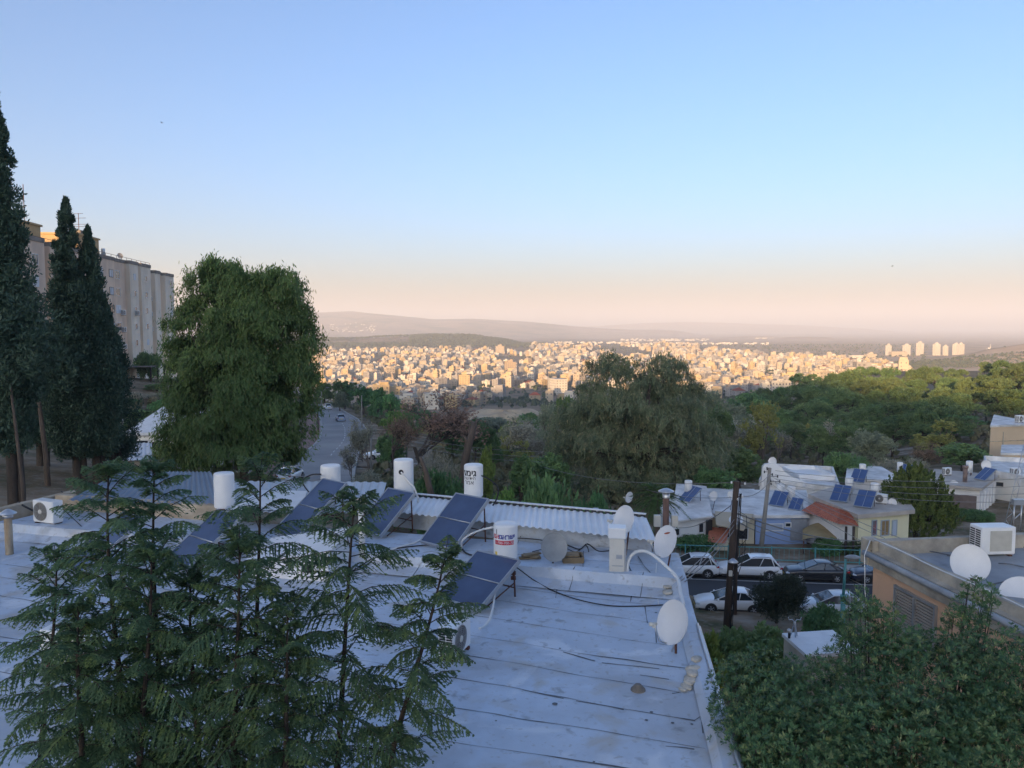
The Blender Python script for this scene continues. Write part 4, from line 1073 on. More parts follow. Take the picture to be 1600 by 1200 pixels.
M_TANK = mat('white_tank_enamel', (.80, .80, .79), rough=.35, var=.06, scale=2)
M_ABS = mat('collector_glass', (.055, .085, .17), rough=.2, var=.25, scale=1.5, spec=.8)
M_ALU = mat('aluminium_frame', (.42, .44, .47), rough=.4, metal=.6)
M_BLACK = mat('black_rubber', (.02, .02, .022), rough=.6)
M_PIPE = mat('white_pipe', (.70, .70, .68), rough=.5)
M_DISH = mat('white_dish_paint', (.74, .74, .74), rough=.4, var=.08, scale=2)
M_GREYD = mat('grey_dish_paint', (.32, .33, .33), rough=.45, var=.25, scale=2.5)
M_PLAST = mat('beige_plastic', (.66, .63, .56), rough=.5, var=.1, scale=4)
M_CEM = mat('pale_cement', (.62, .57, .48), rough=.9, var=.3, scale=6, bump=.6)
M_DARKGR = mat('dark_grille', (.035, .035, .038), rough=.6)
M_RED = mat('red_print', (.55, .03, .05), rough=.5); M_BLUE = mat('blue_print', (.03, .05, .28), rough=.5); M_INK = mat('black_print', (.02, .02, .025), rough=.5)
M_WOOD = mat('weathered_board', (.30, .22, .13), rough=.85, var=.4, scale=3)

bR0 = atz(1152, 1203, ZL); bR1 = atz(1062, 893, ZL)           # right edge, near and far
E2 = Vector((bR1.x - bR0.x, bR1.y - bR0.y, 0)).normalized()
s0 = atz(800, 884, ZU); s1 = atz(1056, 905, ZU); E1 = Vector((s1.x - s0.x, s1.y - s0.y, 0)).normalized()
LEFT = -15.4
def along(p, dirv, x): return Vector((x, p.y + dirv.y / dirv.x * (x - p.x), p.z))
stepL, stepR = along(s0, E1, LEFT), along(s0, E1, s1.x + .02)
nearR = Vector((bR0.x, bR0.y, ZL)) - E2 * .9; nearL = Vector((-13.0, nearR.y - .4, ZL))
backR = stepR + Vector((E2.x * 2.15, E2.y * 2.15, 0)); backL = along(backR, E1, -14.7)
def roof_building():
    t = thing('flat_roofed_building', 'long low building with a patched pale grey flat roof in front', 'building', (-5, 15, gz(-5, 15)))
    a = MB(); a.prism([(p.x, p.y) for p in (nearL, nearR, stepR, stepL)], -17, ZL - .02, top=None)
    a.prism([(p.x, p.y) for p in (stepL, stepR, backR, backL)], -17, ZU - .02)
    a.build('wall', M_WALLB, t, True)
    # roof sheets, wavy a little, with seams
    r = MB(); rng = random.Random(2)
    n, k = 60, 46
    def sheet(a0, a1, b1, b0, z, nx, ny):
        vs = []
        for j in range(ny + 1):
            for i in range(nx + 1):
                p = a0.lerp(a1, i / nx).lerp(b0.lerp(b1, i / nx), j / ny)
                w_ = float(vnoise(np.array([p.x * .8]), np.array([p.y * .8]), 3)[0]) - .5
                vs.append((p.x, p.y, z + w_ * .035))
        r.add(vs, [(j * (nx + 1) + i, j * (nx + 1) + i + 1, (j + 1) * (nx + 1) + i + 1, (j + 1) * (nx + 1) + i) for j in range(ny) for i in range(nx)], 0, True)
    ex = E1 * .0
    sheet(nearL, nearR, stepR, stepL, ZL, n, k)
    def zl(x, y): return ZL + (float(vnoise(np.array([x * .8]), np.array([y * .8]), 3)[0]) - .5) * .035
    # step: sloping fillet and curb
    cu = E1; nrm = Vector((-E1.y, E1.x, 0))
    sL, sR = stepL, stepR
    f = []
    for off, z in ((-.62, ZL + .02), (-.2, ZL + .13), (-.12, ZU + .06), (.16, ZU + .06), (.2, ZU)):
        f.append((sL + nrm * off, sR + nrm * off, z))
    vs = []; nseg = 40
    for (pl, pr, z) in f:
        for i in range(nseg + 1):
            q = pl.lerp(pr, i / nseg); vs.append((q.x, q.y, z + rng.uniform(-.008, .008)))
    r.add(vs, [(j * (nseg + 1) + i, j * (nseg + 1) + i + 1, (j + 1) * (nseg + 1) + i + 1, (j + 1) * (nseg + 1) + i) for j in range(len(f) - 1) for i in range(nseg)], 0, False)
    sheet(stepL + nrm * .18, stepR + nrm * .18, backR, backL, ZU, n, 10)
    # seams
    def seam(p, q, w0=.018, wob=.02, z=None, patch=True):
        m_ = max(4, int((q - p).length / .16)); d = (q - p).normalized(); nn = Vector((-d.y, d.x, 0)); L = []; Rr = []; ph = rng.uniform(0, 9)
        for i in range(m_ + 1):
            c = p.lerp(q, i / m_); wv = (float(vnoise(np.array([i * .3 + ph]), np.array([ph]), 1)[0]) - .5) * 2 * wob
            ww = w0 * (.35 + 1.3 * float(vnoise(np.array([i * .5 + ph * 3]), np.array([2.]), 4)[0]))
            if patch and float(vnoise(np.array([i * .12 + ph]), np.array([7.]), 9)[0]) > .86: ww *= 1.9
            zz = (zl(c.x, c.y) if z is None else z) + .006
            a_ = c + nn * (wv + ww / 2); b_ = c + nn * (wv - ww / 2); L.append((a_.x, a_.y, zz)); Rr.append((b_.x, b_.y, zz))
        r.add(L + Rr, [(m_ + 1 + i, m_ + 2 + i, i + 1, i) for i in range(m_)], 1)
    lines = [((796, 942), (1030, 975)), ((752, 964), (1042, 1008)), ((757, 997), (1071, 1045)), ((744, 1027), (1064, 1081)), ((727, 1062), (983, 1108)), ((699, 1105), (1102, 1169)), ((702, 1159), (1010, 1207)), ((815, 921), (1040, 948))]
    for i, (a_, b_) in enumerate(lines):
        A = atz(*a_, ZL); B = atz(*b_, ZL); d = (B - A)
        A2 = along(A, d, -13.5 if i != 7 else -9)
        seam(A2, B, .015)
    A = atz(983, 1108, ZL); B = atz(1086, 1125, ZL); seam(A, B, .03, .01); seam(B, atz(1104, 1113, ZL), .02)
    for a_, b_ in (((1008, 948), (1011, 974)), ((1024, 976), (1026, 1004)), ((870, 921), (868, 934)), ((988, 921), (985, 940)), ((930, 900), (928, 920)), ((1062, 1081), (1050, 1083)), ((1096, 1125), (1098, 1145))):
        seam(atz(*a_, ZL), atz(*b_, ZL), .02, .01)
    for x in (-11, -8, -5, -2.3, -.3, 1.5, 3.1):
        p = along(stepL, E1, x) - nrm * .1; p.z = 0; 
        for off, z in ((0, ZU + .061),): 
            q = p + nrm * .25; seam(p, q, .02, .003, z)
            q2 = p - nrm * .55; r.tube([(p.x, p.y, ZU + .05), (p.x - nrm.x * .1, p.y - nrm.y * .1, ZL + .14), (q2.x, q2.y, ZL + .03)], .008, n=4, mi=1)
    seam(atz(815, 836, ZU), atz(796, 880, ZU), .02, .02, ZU + .012); seam(atz(912, 862, ZU), atz(911, 892, ZU), .02, .02, ZU + .012); seam(atz(997, 870, ZU), atz(1018, 900, ZU), .022, .06, ZU + .012)
    seam(atz(600, 850, ZU), atz(1030, 905, ZU) + Vector((0, 1.0, 0)), .018, .03, ZU + .012)
    # tar blots
    for (px, py, s) in ((816, 973, .02), (875, 1013, .025), (1018, 1112, .03), (1010, 1125, .03), (1051, 1129, .03), (1081, 1131, .025), (1025, 958, .03), (775, 1127, .02), (928, 1192, .02), (867, 1100, .05)):
        c = atz(px, py, ZL); r.disc((c.x, c.y, zl(c.x, c.y) + .009), s, n=7, mi=1)
    for p0, p1 in (((880, 1018), (930, 1032)), ((940, 1036), (1030, 1046)), ((1040, 1165), (1085, 1170)), ((815, 1080), (880, 1092)), ((900, 1095), (975, 1108)), ((1000, 1055), (1045, 1062))):
        seam(atz(*p0, ZL), atz(*p1, ZL), .03, .04)
    r.build('roof', [M_ROOF, M_SEAM], t, True)
    # right hand parapet with a steel flashing
    pr = MB(); side = Vector((E2.y, -E2.x, 0))
    pts = [nearR + E2 * s for s in np.linspace(0, (stepR - nearR).length + 2.1, 24)]
    prof = [(-.34, ZL + .02), (-.22, ZL + .13), (-.05, ZL + .15), (.02, ZL + .13), (.03, ZL - .3)]
    vs = []
    for o_, z in prof:
        for i, p in enumerate(pts):
            q = p + side * o_; up = .18 if i > 17 and z > ZL else 0
            vs.append((q.x, q.y, z + up + .012 * math.sin(i * 2.1)))
    n_ = len(pts)
    pr.add(vs, [(j * n_ + i + 1, j * n_ + i, (j + 1) * n_ + i, (j + 1) * n_ + i + 1) for j in range(len(prof) - 1) for i in range(n_ - 1)], 0, False)
    pr.build('parapet', M_ROOF, t, True)
    fl = MB(); fl.tube([p + side * .0 + Vector((0, 0, .17)) for p in pts[:14]], .032, n=6); fl.tube([p + side * .05 + Vector((0, 0, .12)) for p in pts[:14]], .018, n=5)
    fl.build('flashing', M_STEEL, t, True)
    # smears of cement and foam on the parapet
    for group_ in (((1088, 1030, ZL + .15, .10), (1084, 1044, ZL + .11, .12), (1079, 1060, ZL + .05, .11), (1073, 1072, ZL + .015, .09), (1067, 1077, ZL + .01, .06), (1082, 1052, ZL + .09, .12), (1076, 1066, ZL + .03, .10)),
                   ((1043, 908, ZL + .2, .10), (1044, 916, ZL + .16, .12), (1044, 925, ZL + .1, .13), (1039, 921, ZL + .07, .09))):
        bm = MB(); ce = []
        for (px, py, z, s_) in group_: ce.append(atz(px, py, z))
        for (px, py, z, s_), c in zip(group_, ce):
            prof = [(s_ * 1.15 * math.sin(j / 6 * math.pi) * (1 + .15 * math.sin(j * 5 + px)), s_ * .38 * -math.cos(j / 6 * math.pi)) for j in range(7)]
            bm.lathe(prof, c, n=10, mtx=Matrix.Rotation(px, 3, 'Z').to_4x4() @ Matrix.Diagonal((1.25, .85, 1, 1)))
        bm.build('cement_patch', M_CEM, t, True)
    # left parapet and back parapet
    lp = MB(); a0 = atz(0, 792, -5.5); a1 = atz(95, 770, -5.5); dl = (a1 - a0); d2 = Vector((dl.x, dl.y, 0)).normalized()
    P0 = a0 - d2 * 9; P1 = a1 + d2 * .4; ns = Vector((d2.y, -d2.x, 0))
    def wallstrip(P0, P1, ns, z0, z1, th, nseg=18):
        q = []
        for o_, z in ((th, z0), (th * .95, z1 - .02), (th * .7, z1), (0, z1), (0, -17)):
            for i in range(nseg + 1): p = P0.lerp(P1, i / nseg) + ns * o_; q.append((p.x, p.y, z + (rng.uniform(-.012, .012) if z > -16 else 0)))
        lp.add(q, [(j * (nseg + 1) + i, j * (nseg + 1) + i + 1, (j + 1) * (nseg + 1) + i + 1, (j + 1) * (nseg + 1) + i) for j in range(4) for i in range(nseg)])
    wallstrip(P0, P1, ns, ZL - .1, -5.5, .22)
    bl = along(backR, E1, P1.x + .1); br_ = along(backR, E1, -8.6)
    wallstrip(Vector((bl.x, bl.y, 0)), Vector((br_.x, br_.y, 0)), Vector((E1.y, -E1.x, 0)), ZU - .1, -5.42, .2)
    lp.build('parapet', mat('stained_parapet', (.52, .44, .33), rough=.9, col2=(.30, .24, .17), scale=1.3, bump=.4, detail=8), t, True)
    # small vent cap
    v = MB(); c = atz(997, 1077, ZL); v.lathe([(.13, 0), (.12, .03), (.06, .09), (.055, .1), (0.001, .1)], (c.x, c.y, zl(c.x, c.y)), n=14); v.build('vent_cap', mat('brown_vent', (.2, .18, .16), rough=.8, var=.3, scale=8), t, True)
    return t
roof_building()

def corrugated(b, p00, p10, p11, p01, pitch=.2, amp=.03, mi=0, th=.012, rows=2):
    """a sheet with ribs running from the p00-p10 edge to the p01-p11 edge"""
    L = (p10 - p00).length; n = int(L / pitch) * 4
    vs = []
    for side in (0, 1):
        for j in range(rows + 1):
            for i in range(n + 1):
                u = i / n; p = p00.lerp(p10, u).lerp(p01.lerp(p11, u), j / rows)
                k = i % 4; h = amp if k in (1, 2) else 0
                vs.append((p.x, p.y, p.z + h - side * th))
    N = (rows + 1) * (n + 1); fs = []
    for j in range(rows):
        for i in range(n):
            a = j * (n + 1) + i
            fs.append((a, a + 1, a + n + 2, a + n + 1)); fs.append((N + a, N + a + n + 1, N + a + n + 2, N + a + 1))
    for i in range(n): 
        fs.append((N + i, N + i + 1, i + 1, i)); a = rows * (n + 1) + i; fs.append((a, a + 1, N + a + 1, N + a))
    b.add(vs, fs, mi)
def metal_roofs():
    zc = -5.5
    A, B = atz(610, 800, zc), atz(1026, 846, zc)                 # near edge
    C, D = atz(1010, 809, -5.35), atz(632, 775, -5.35)
    t = thing('canopy_roof', 'white corrugated metal canopy along the back of the flat roof', 'canopy', tuple((A + B) / 2 * 1.0 - Vector((0, 0, .4))))
    b = MB(); corrugated(b, A, B, C, D, .2, .035); b.build('metal_sheet', M_METALW, t, True)
    c = MB()
    n = int((C - D).length / .2)
    for i in range(n):
        p = D.lerp(C, (i + .5) / n); c.box((p.x, p.y + .02, p.z + .045), (.13, .09, .07), rz=math.atan2(E1.y, E1.x))
    c.build('foam_closer', M_DARKGR, t, True)
    e = MB(); 
    q0, q1 = D + Vector((0, .07, .09)), C + Vector((0, .07, .09)); dv = (q1 - q0); m = (q0 + q1) / 2
    e.box((m.x, m.y, m.z), (dv.length, .12, .03), rz=math.atan2(dv.y, dv.x)); 
    e.build('ridge_cap', M_WHITE2, t, True)
    f = MB(); m = (A + B) / 2; dv = B - A
    f.box((m.x, m.y + .5, m.z - .3), (dv.length * .99, .12, .5), rz=math.atan2(dv.y, dv.x)); f.build('curb', M_ROOF, t, True)
    # blue-grey metal roofs behind, at the left
    t = thing('metal_roof', 'dark blue-grey corrugated metal roof behind the left end of the flat roof', 'roof', (-9, 27, -8))
    z = -5.45; b = MB(); corrugated(b, atz(105, 782, z), atz(352, 790, z), atz(330, 738, z + .1), atz(190, 737, z + .1), .22, .035); b.build('metal_sheet', M_METALB, t, True)
    pst = MB()
    for p in ((130, 776), (330, 785), (300, 742), (200, 745)): 
        q = atz(*p, z - .05); pst.tube([(q.x, q.y, q.z), (q.x, q.y, gz(q.x, q.y) - .3)], .05, n=6)
    pst.build('post', M_STEEL, t, True)
    t = thing('metal_roof', 'light corrugated metal roof between the weeping tree and the tanks', 'roof', (-6.5, 26, -8))
    b = MB(); corrugated(b, atz(352, 800, z), atz(590, 802, z), atz(604, 754, z + .1), atz(350, 752, z + .1), .22, .03); b.build('metal_sheet', mat('grey_corrugated_metal', (.46, .49, .53), rough=.45, var=.2, scale=.5), t, True)
    w_ = MB(); q0, q1 = atz(360, 802, z - .05), atz(470, 802, z - .05); w_.add([q0 + Vector((0, 0, .1)), q1 + Vector((0, 0, .1)), atz(480, 770, z + .1) + Vector((0, 0, .06)), atz(400, 768, z + .1) + Vector((0, 0, .06))], [(0, 1, 2, 3)]); w_.build('pale_panel', M_WHITE2, t, True)
    pst = MB()
    for p in ((365, 797), (580, 799), (596, 757)): 
        q = atz(*p, z - .05); pst.tube([(q.x, q.y, q.z), (q.x, q.y, gz(q.x, q.y) - .3)], .05, n=6)
    pst.build('post', M_STEEL, t, True)
metal_roofs()

def hebrew(parent, text, centre, R_, z, size, a_c, m, name='lettering', bold=0.0):
    """letters wrapped round a tank of radius R_: a_c is the angle of the middle of the line"""
    cu = bpy.data.curves.new('lettering', 'FONT'); cu.body = text; cu.size = size; cu.align_x = 'CENTER'; cu.resolution_u = 3; cu.offset = bold
    o = bpy.data.objects.new('lettering', cu); COL.objects.link(o)
    me = bpy.data.meshes.new_from_object(o.evaluated_get(bpy.context.evaluated_depsgraph_get()))
    bpy.data.objects.remove(o); bpy.data.curves.remove(cu)
    k = len(me.vertices); co = np.zeros(k * 3); me.vertices.foreach_get('co', co); co = co.reshape(-1, 3)
    a = a_c + co[:, 0] / R_
    out = np.stack([centre[0] + (R_ + .004) * np.cos(a), centre[1] + (R_ + .004) * np.sin(a), z + co[:, 1]], -1)
    me.vertices.foreach_set('co', out.ravel()); me.materials.clear(); me.materials.append(m); me.update()
    o = bpy.data.objects.new(name, me); COL.objects.link(o); o.parent = parent
    return o
def water_tank(px, py_bot, py_top, d, label, stand_z, marks=None, hose=None):
    """upright white tank on a rusty stand; rows give its lower and upper rim"""
    c = atd(px, py_bot, d); h = (py_bot - py_top) / F * d * 1.02; r = .5 * (31 if px < 700 else (30 if px < 760 else 38)) / F * d
    root = thing('water_tank', label, 'water tank', (c.x, c.y, stand_z), 0, 'white solar water tanks on the flat roof')
    z0 = c.z - stand_z
    b = MB(); b.lathe([(0.001, z0), (r * .94, z0), (r, z0 + .03), (r, z0 + .05), (r * 1.004, z0 + .06), (r * 1.004, z0 + h - .07), (r * .985, z0 + h - .03), (r * .9, z0 + h - .005), (r * .4, z0 + h + .012), (0.001, z0 + h + .015)], n=36)
    b.build('tank_body', M_TANK, root)
    s = MB()
    for a in (45, 135, 225, 315):
        x, y = r * .8 * math.cos(R(a)), r * .8 * math.sin(R(a)); s.tube([(x * 1.15, y * 1.15, 0), (x, y, z0)], .02, n=5); s.box((x * 1.15, y * 1.15, .03), (.12, .12, .06))
    for zz in (z0 - .02, z0 * .45):
        s.lathe([(r * .78, zz), (r * .86, zz), (r * .86, zz + .03), (r * .78, zz + .03), (r * .78, zz)], n=20)
    s.build('stand', M_RUST, root)
    vx, vy = -c.x, -c.y; av = math.atan2(vy, vx)           # angle that faces the viewpoint
    return root, c, r, z0, h, av
def solar_panel(bl, br, zlow, length, tilt, label, split=True, width=None, rot=None):
    A = atz(*bl, zlow); B = atz(*br, zlow)
    m = (A + B) / 2; d = B - A; W = width or d.length; rz = rot if rot is not None else math.atan2(d.y, d.x)
    root = thing('solar_panel', label, 'solar panel', (m.x, m.y, zlow - .12), rz, 'tilted solar water panels on the flat roof')
    M = Matrix.Translation((0, 0, .12)) @ Matrix.Rotation(tilt, 4, 'X')
    f = MB(); th = .09
    for x in (-W / 2, W / 2): f.box(None, (.035, length, th), mtx=M @ Matrix.Translation((x, length / 2, 0)))
    for y in (0.017, length - .017): f.box(None, (W - .035, .034, th), mtx=M @ Matrix.Translation((0, y, 0)))
    f.box(None, (W - .035, length - .07, .02), mtx=M @ Matrix.Translation((0, length / 2, -.03)))
    f.build('frame', M_ALU, root)
    halves = ((.035, length * .5 - .02), (length * .5 + .02, length - .035)) if split else ((.035, length - .035),)
    for y0, y1 in halves:
        g = MB(); g.box(None, (W - .04, y1 - y0, .05), mtx=M @ Matrix.Translation((0, (y0 + y1) / 2, .012))); g.build('absorber', M_ABS, root)
    if split:
        j = MB(); j.tube([M @ Vector((-W / 2 + .02, length / 2, .045)), M @ Vector((W / 2 - .02, length / 2, .045))], .014, n=6); j.build('joint_bar', M_STEEL, root)
    s = MB(); top = M @ Vector((0, length * .92, -.05))
    for x in (-W * .42, W * .42):
        s.tube([(x, top.y, top.z), (x, top.y + .05, 0)], .022, n=5); s.tube([(x, top.y, top.z * .45), (x, top.y * .25, .06)], .016, n=5)
    s.tube([(-W * .42, top.y + .03, top.z * .3), (W * .42, top.y + .03, top.z * .3)], .016, n=5); s.build('support', M_RUST, root)
    return root
def cable(name, label, pts, r, m, cat='cable', sub=6, group=None):
    """a smooth cable through world points"""
    P = [Vector(p) for p in pts]; Q = []
    for i in range(len(P) - 1):
        p0, p1, p2, p3 = P[max(i - 1, 0)], P[i], P[i + 1], P[min(i + 2, len(P) - 1)]
        for k in range(sub):
            t = k / sub
            Q.append(.5 * ((2 * p1) + (p2 - p0) * t + (2 * p0 - 5 * p1 + 4 * p2 - p3) * t * t + (3 * p1 - p0 - 3 * p2 + p3) * t ** 3))
    Q.append(P[-1]); b = MB(); o = Q[0]; b.tube([q - o for q in Q], r, n=6); ob = b.build(name, m, loc=o)
    return tag(ob, label, cat, group)
def heaters():
    def z_at(v): return v
    # tanks
    T1 = water_tank(351, 792, 738, 23.2, 'white tank behind the feathery trees, leftmost of the row', ZU)
    T2 = water_tank(517, 773, 726, 23.5, 'white tank with a small yellow sticker and a black hose', ZU)
    T3 = water_tank(631, 772, 717, 23.6, 'white tank with a dark round hole and a white hose', ZU)
    T4 = water_tank(740, 775, 725, 22.9, 'white tank with slanted black Hebrew writing', ZU)
    T5 = water_tank(790, 871, 816, 17.9, 'white tank with blue and red Hebrew print, nearest of all', ZU)
    t, c, r, z0, h, av = T2
    b = MB(); 
    def patch(t, r, a0, a1, z0, z1, m, name, n=6, off=.005):
        b = MB(); vs = []
        for i in range(n + 1):
            a = a0 + (a1 - a0) * i / n
            for z in (z0, z1): vs.append(((r + off) * math.cos(a), (r + off) * math.sin(a), z))
        b.add(vs, [(2 * i, 2 * i + 2, 2 * i + 3, 2 * i + 1) for i in range(n)]); return b.build(name, m, t)
    YEL = mat('yellow_sticker', (.75, .55, .08), rough=.5)
    patch(t, r, av - .95, av - .6, z0 + .1, z0 + .24, YEL, 'sticker')
    t, c, r, z0, h, av = T3
    p = MB(); a = av - .25
    M = Matrix.Translation((r * math.cos(a), r * math.sin(a), z0 + h * .68)) @ Vector((math.cos(a), math.sin(a), 0)).to_track_quat('Z', 'Y').to_matrix().to_4x4()
    p.lathe([(.075, 0), (.075, .02), (.05, .02), (.05, .005), (.001, .005)], n=16, mtx=M); p.build('port', M_DARKGR, t)
    e = M @ Vector((0, 0, .01)); 
    hs = MB(); P = [e, e + Vector((.1, -.03, -.12)), e + Vector((.38, .0, -.45)), e + Vector((.5, .05, -.8)), e + Vector((.5, .1, -1.0))]; hs.tube(P, .03, n=7); hs.build('hose', M_PIPE, t)
    t, c, r, z0, h, av = T4
    hebrew(t, 'דמיג', (0, 0), r, z0 + h * .68, .25, av - .5, M_INK, bold=.008); hebrew(t, 'םישודיח', (0, 0), r, z0 + h * .56, .13, av - .52, M_INK); hebrew(t, 'רמא', (0, 0), r, z0 + h * .42, .17, av - .5, M_INK)
    t, c, r, z0, h, av = T5
    hebrew(t, 'זגארשי', (0, 0), r, z0 + h * .62, .15, av + .12, M_BLUE, bold=.006); hebrew(t, 'מא', (0, 0), r, z0 + h * .62, .15, av - 1.0 + .12, M_RED, bold=.006)
    patch(t, r, av - 1.0, av + .72, z0 + h * .45, z0 + h * .57, M_RED, 'print_band', 14)
    hebrew(t, '1-700-700-70', (0, 0), r + .004, z0 + h * .475, .085, av - .13, M_WHITE2)
    patch(t, r, av - 1.0, av - .75, z0 + .12, z0 + .2, YEL, 'sticker')
    patch(t, r, av - .85, av - .78, z0 + h * .74, z0 + h * .88, M_INK, 'printed_flame')
    # panels
    solar_panel((82, 884), (137, 900), ZL + .12, 2.0, R(33), 'solar panel behind the left feathery trees, leftmost', width=1.15, rot=R(-38))
    solar_panel((246, 872), (292, 905), ZL + .12, 2.0, R(33), 'solar panel behind the middle feathery trees, second from left', width=1.15, rot=R(-38))
    solar_panel((427, 826), (464, 849), ZU + .1, 2.15, R(36), 'solar panel leaning toward the tank with the yellow sticker', width=1.1, rot=R(-40))
    solar_panel((556, 826), (592, 842), ZU + .1, 1.68, R(36), 'solar panel below the tank with the dark hole', split=False, width=1.1, rot=R(-38))
    solar_panel((654, 846), (711, 861), ZU + .1, 1.8, R(37), 'two-part solar panel in front of the tank with slanted writing', width=1.2, rot=R(-39))
    solar_panel((692, 931), (738, 958), ZL + .12, 1.62, R(27), 'solar panel nearest the viewer beside the blue and red printed tank', width=1.25, rot=R(-38))
    # hoses and cables
    P = lambda px, py, z: atz(px, py, z)
    cable('hose', 'black hose looping from the yellow-stickered tank', [atd(502, 741, 22.8), atd(486, 742, 22.8), atd(473, 752, 22.9), atd(482, 768, 22.8), atd(500, 783, 22.3), atd(515, 776, 22.5)], .022, M_BLACK, 'hose')
    cable('hose', 'black hose looping right from the slanted-writing tank', [atd(752, 743, 22.1), atd(766, 750, 22.1), atd(778, 762, 22.1), atd(777, 777, 22.1), atd(770, 790, 22)], .022, M_BLACK, 'hose')
    cable('hose', 'white hose curving up to the printed tank', [atd(770, 824, 18.1), atd(752, 828, 18.6), atd(733, 836, 19), atd(722, 846, 19.2), P(722, 857, ZU + .03)], .025, M_PIPE, 'hose')
    cable('hose', 'black hose lying behind the printed tank', [P(722, 857, ZU + .03), P(728, 864, ZU + .02), P(742, 868, ZU + .02), P(760, 866, ZU + .02)], .022, M_BLACK, 'hose')
    cable('hose', 'white hose from the nearest solar panel to the white air conditioner', [atd(773, 925, 16.8), atd(771, 945, 16.4), atd(766, 965, 15.8), P(757, 978, ZL + .05), P(749, 982, ZL + .12)], .025, M_PIPE, 'hose')
    cable('hose', 'white hose across the roof between two solar panels', [P(580, 875, ZU + .03), P(595, 865, ZU + .03), P(620, 856, ZU + .03), P(650, 847, ZU + .03), P(665, 838, ZU + .03)], .022, M_PIPE, 'hose')
    cable('hose', 'black hose across the roof under the solar panels', [P(480, 902, ZU + .02), P(560, 890, ZU + .02), P(600, 862, ZU + .02), P(650, 853, ZU + .02), P(700, 850, ZU + .02)], .018, M_BLACK, 'hose')
    z = ZL + .02
    cable('cable', 'long black cable sagging across the roof to the right dish', [P(801, 883, ZU + .08), P(812, 890, ZU + .05), P(832, 905, z + .1), P(860, 921, z), P(900, 936, z), P(950, 946, z), P(1000, 947, z), P(1036, 945, z + .02)], .014, M_BLACK)
    cable('cable', 'black cable along the foot of the white canopy', [P(770, 840, ZU + .03), P(830, 842, ZU + .03), P(880, 850, ZU + .03), P(905, 858, ZU + .02), P(918, 850, ZU + .03), P(935, 861, ZU + .02), P(955, 860, ZU + .03)], .016, M_BLACK)
    cable('cable', 'thin black cable below the left metal roof', [atz(96, 768, -5.45), P(112, 780, ZU + .1), P(125, 787, ZU + .02), P(160, 791, ZU + .02), P(200, 792, ZU + .03), P(330, 806, ZU + .02)], .02, M_BLACK)
    cable('cable', 'black cable running from the left air conditioner to the parapet', [atz(28, 785, -5.5), atz(40, 792, -5.6), P(54, 799, ZU + .1)], .03, M_BLACK)
    cable('cable', 'thin black wire from the left air conditioner to the panel', [P(97, 794, ZU + .1), P(112, 808, ZU + .02), P(130, 825, ZU + .02)], .014, M_BLACK)
    cable('cable', 'white cable hanging down the right end of the roof step', [P(1026, 880, ZU + .05), P(1025, 895, ZU + .02), P(1024, 908, ZL + .2), P(1027, 925, ZL + .03), P(1029, 945, ZL + .02)], .012, M_PIPE)
    cable('pipe', 'white pipe arching over the right roof corner', [P(980, 893, ZU + .05), atd(982, 876, 18.2), atd(990, 865, 18.2), atd(1003, 861, 18.1), atd(1018, 866, 17.9), atd(1038, 882, 17.6), atd(1058, 903, 17.2), atd(1063, 925, 16.5), atd(1068, 945, 15.8)], .04, M_PIPE, 'pipe')
    rng = random.Random(8)
    for i in range(9):
        x0 = rng.uniform(830, 930); y0 = rng.uniform(845, 868)
    cable('cable', 'bundle of thin cables behind the grey dish', [P(832, 862, ZU + .02), P(850, 858, ZU + .02), P(880, 856, ZU + .02), P(900, 862, ZU + .02), P(915, 852, ZU + .02), P(920, 862, ZU + .02)], .012, M_BLACK)
    cable('cable', 'tangle of black cables at the foot of the white box', [P(978, 888, ZU + .02), atd(981, 880, 18.6), P(986, 892, ZU + .02), P(994, 896, ZU + .02), P(988, 899, ZU + .02), P(978, 897, ZU + .02)], .014, M_BLACK)
heaters()

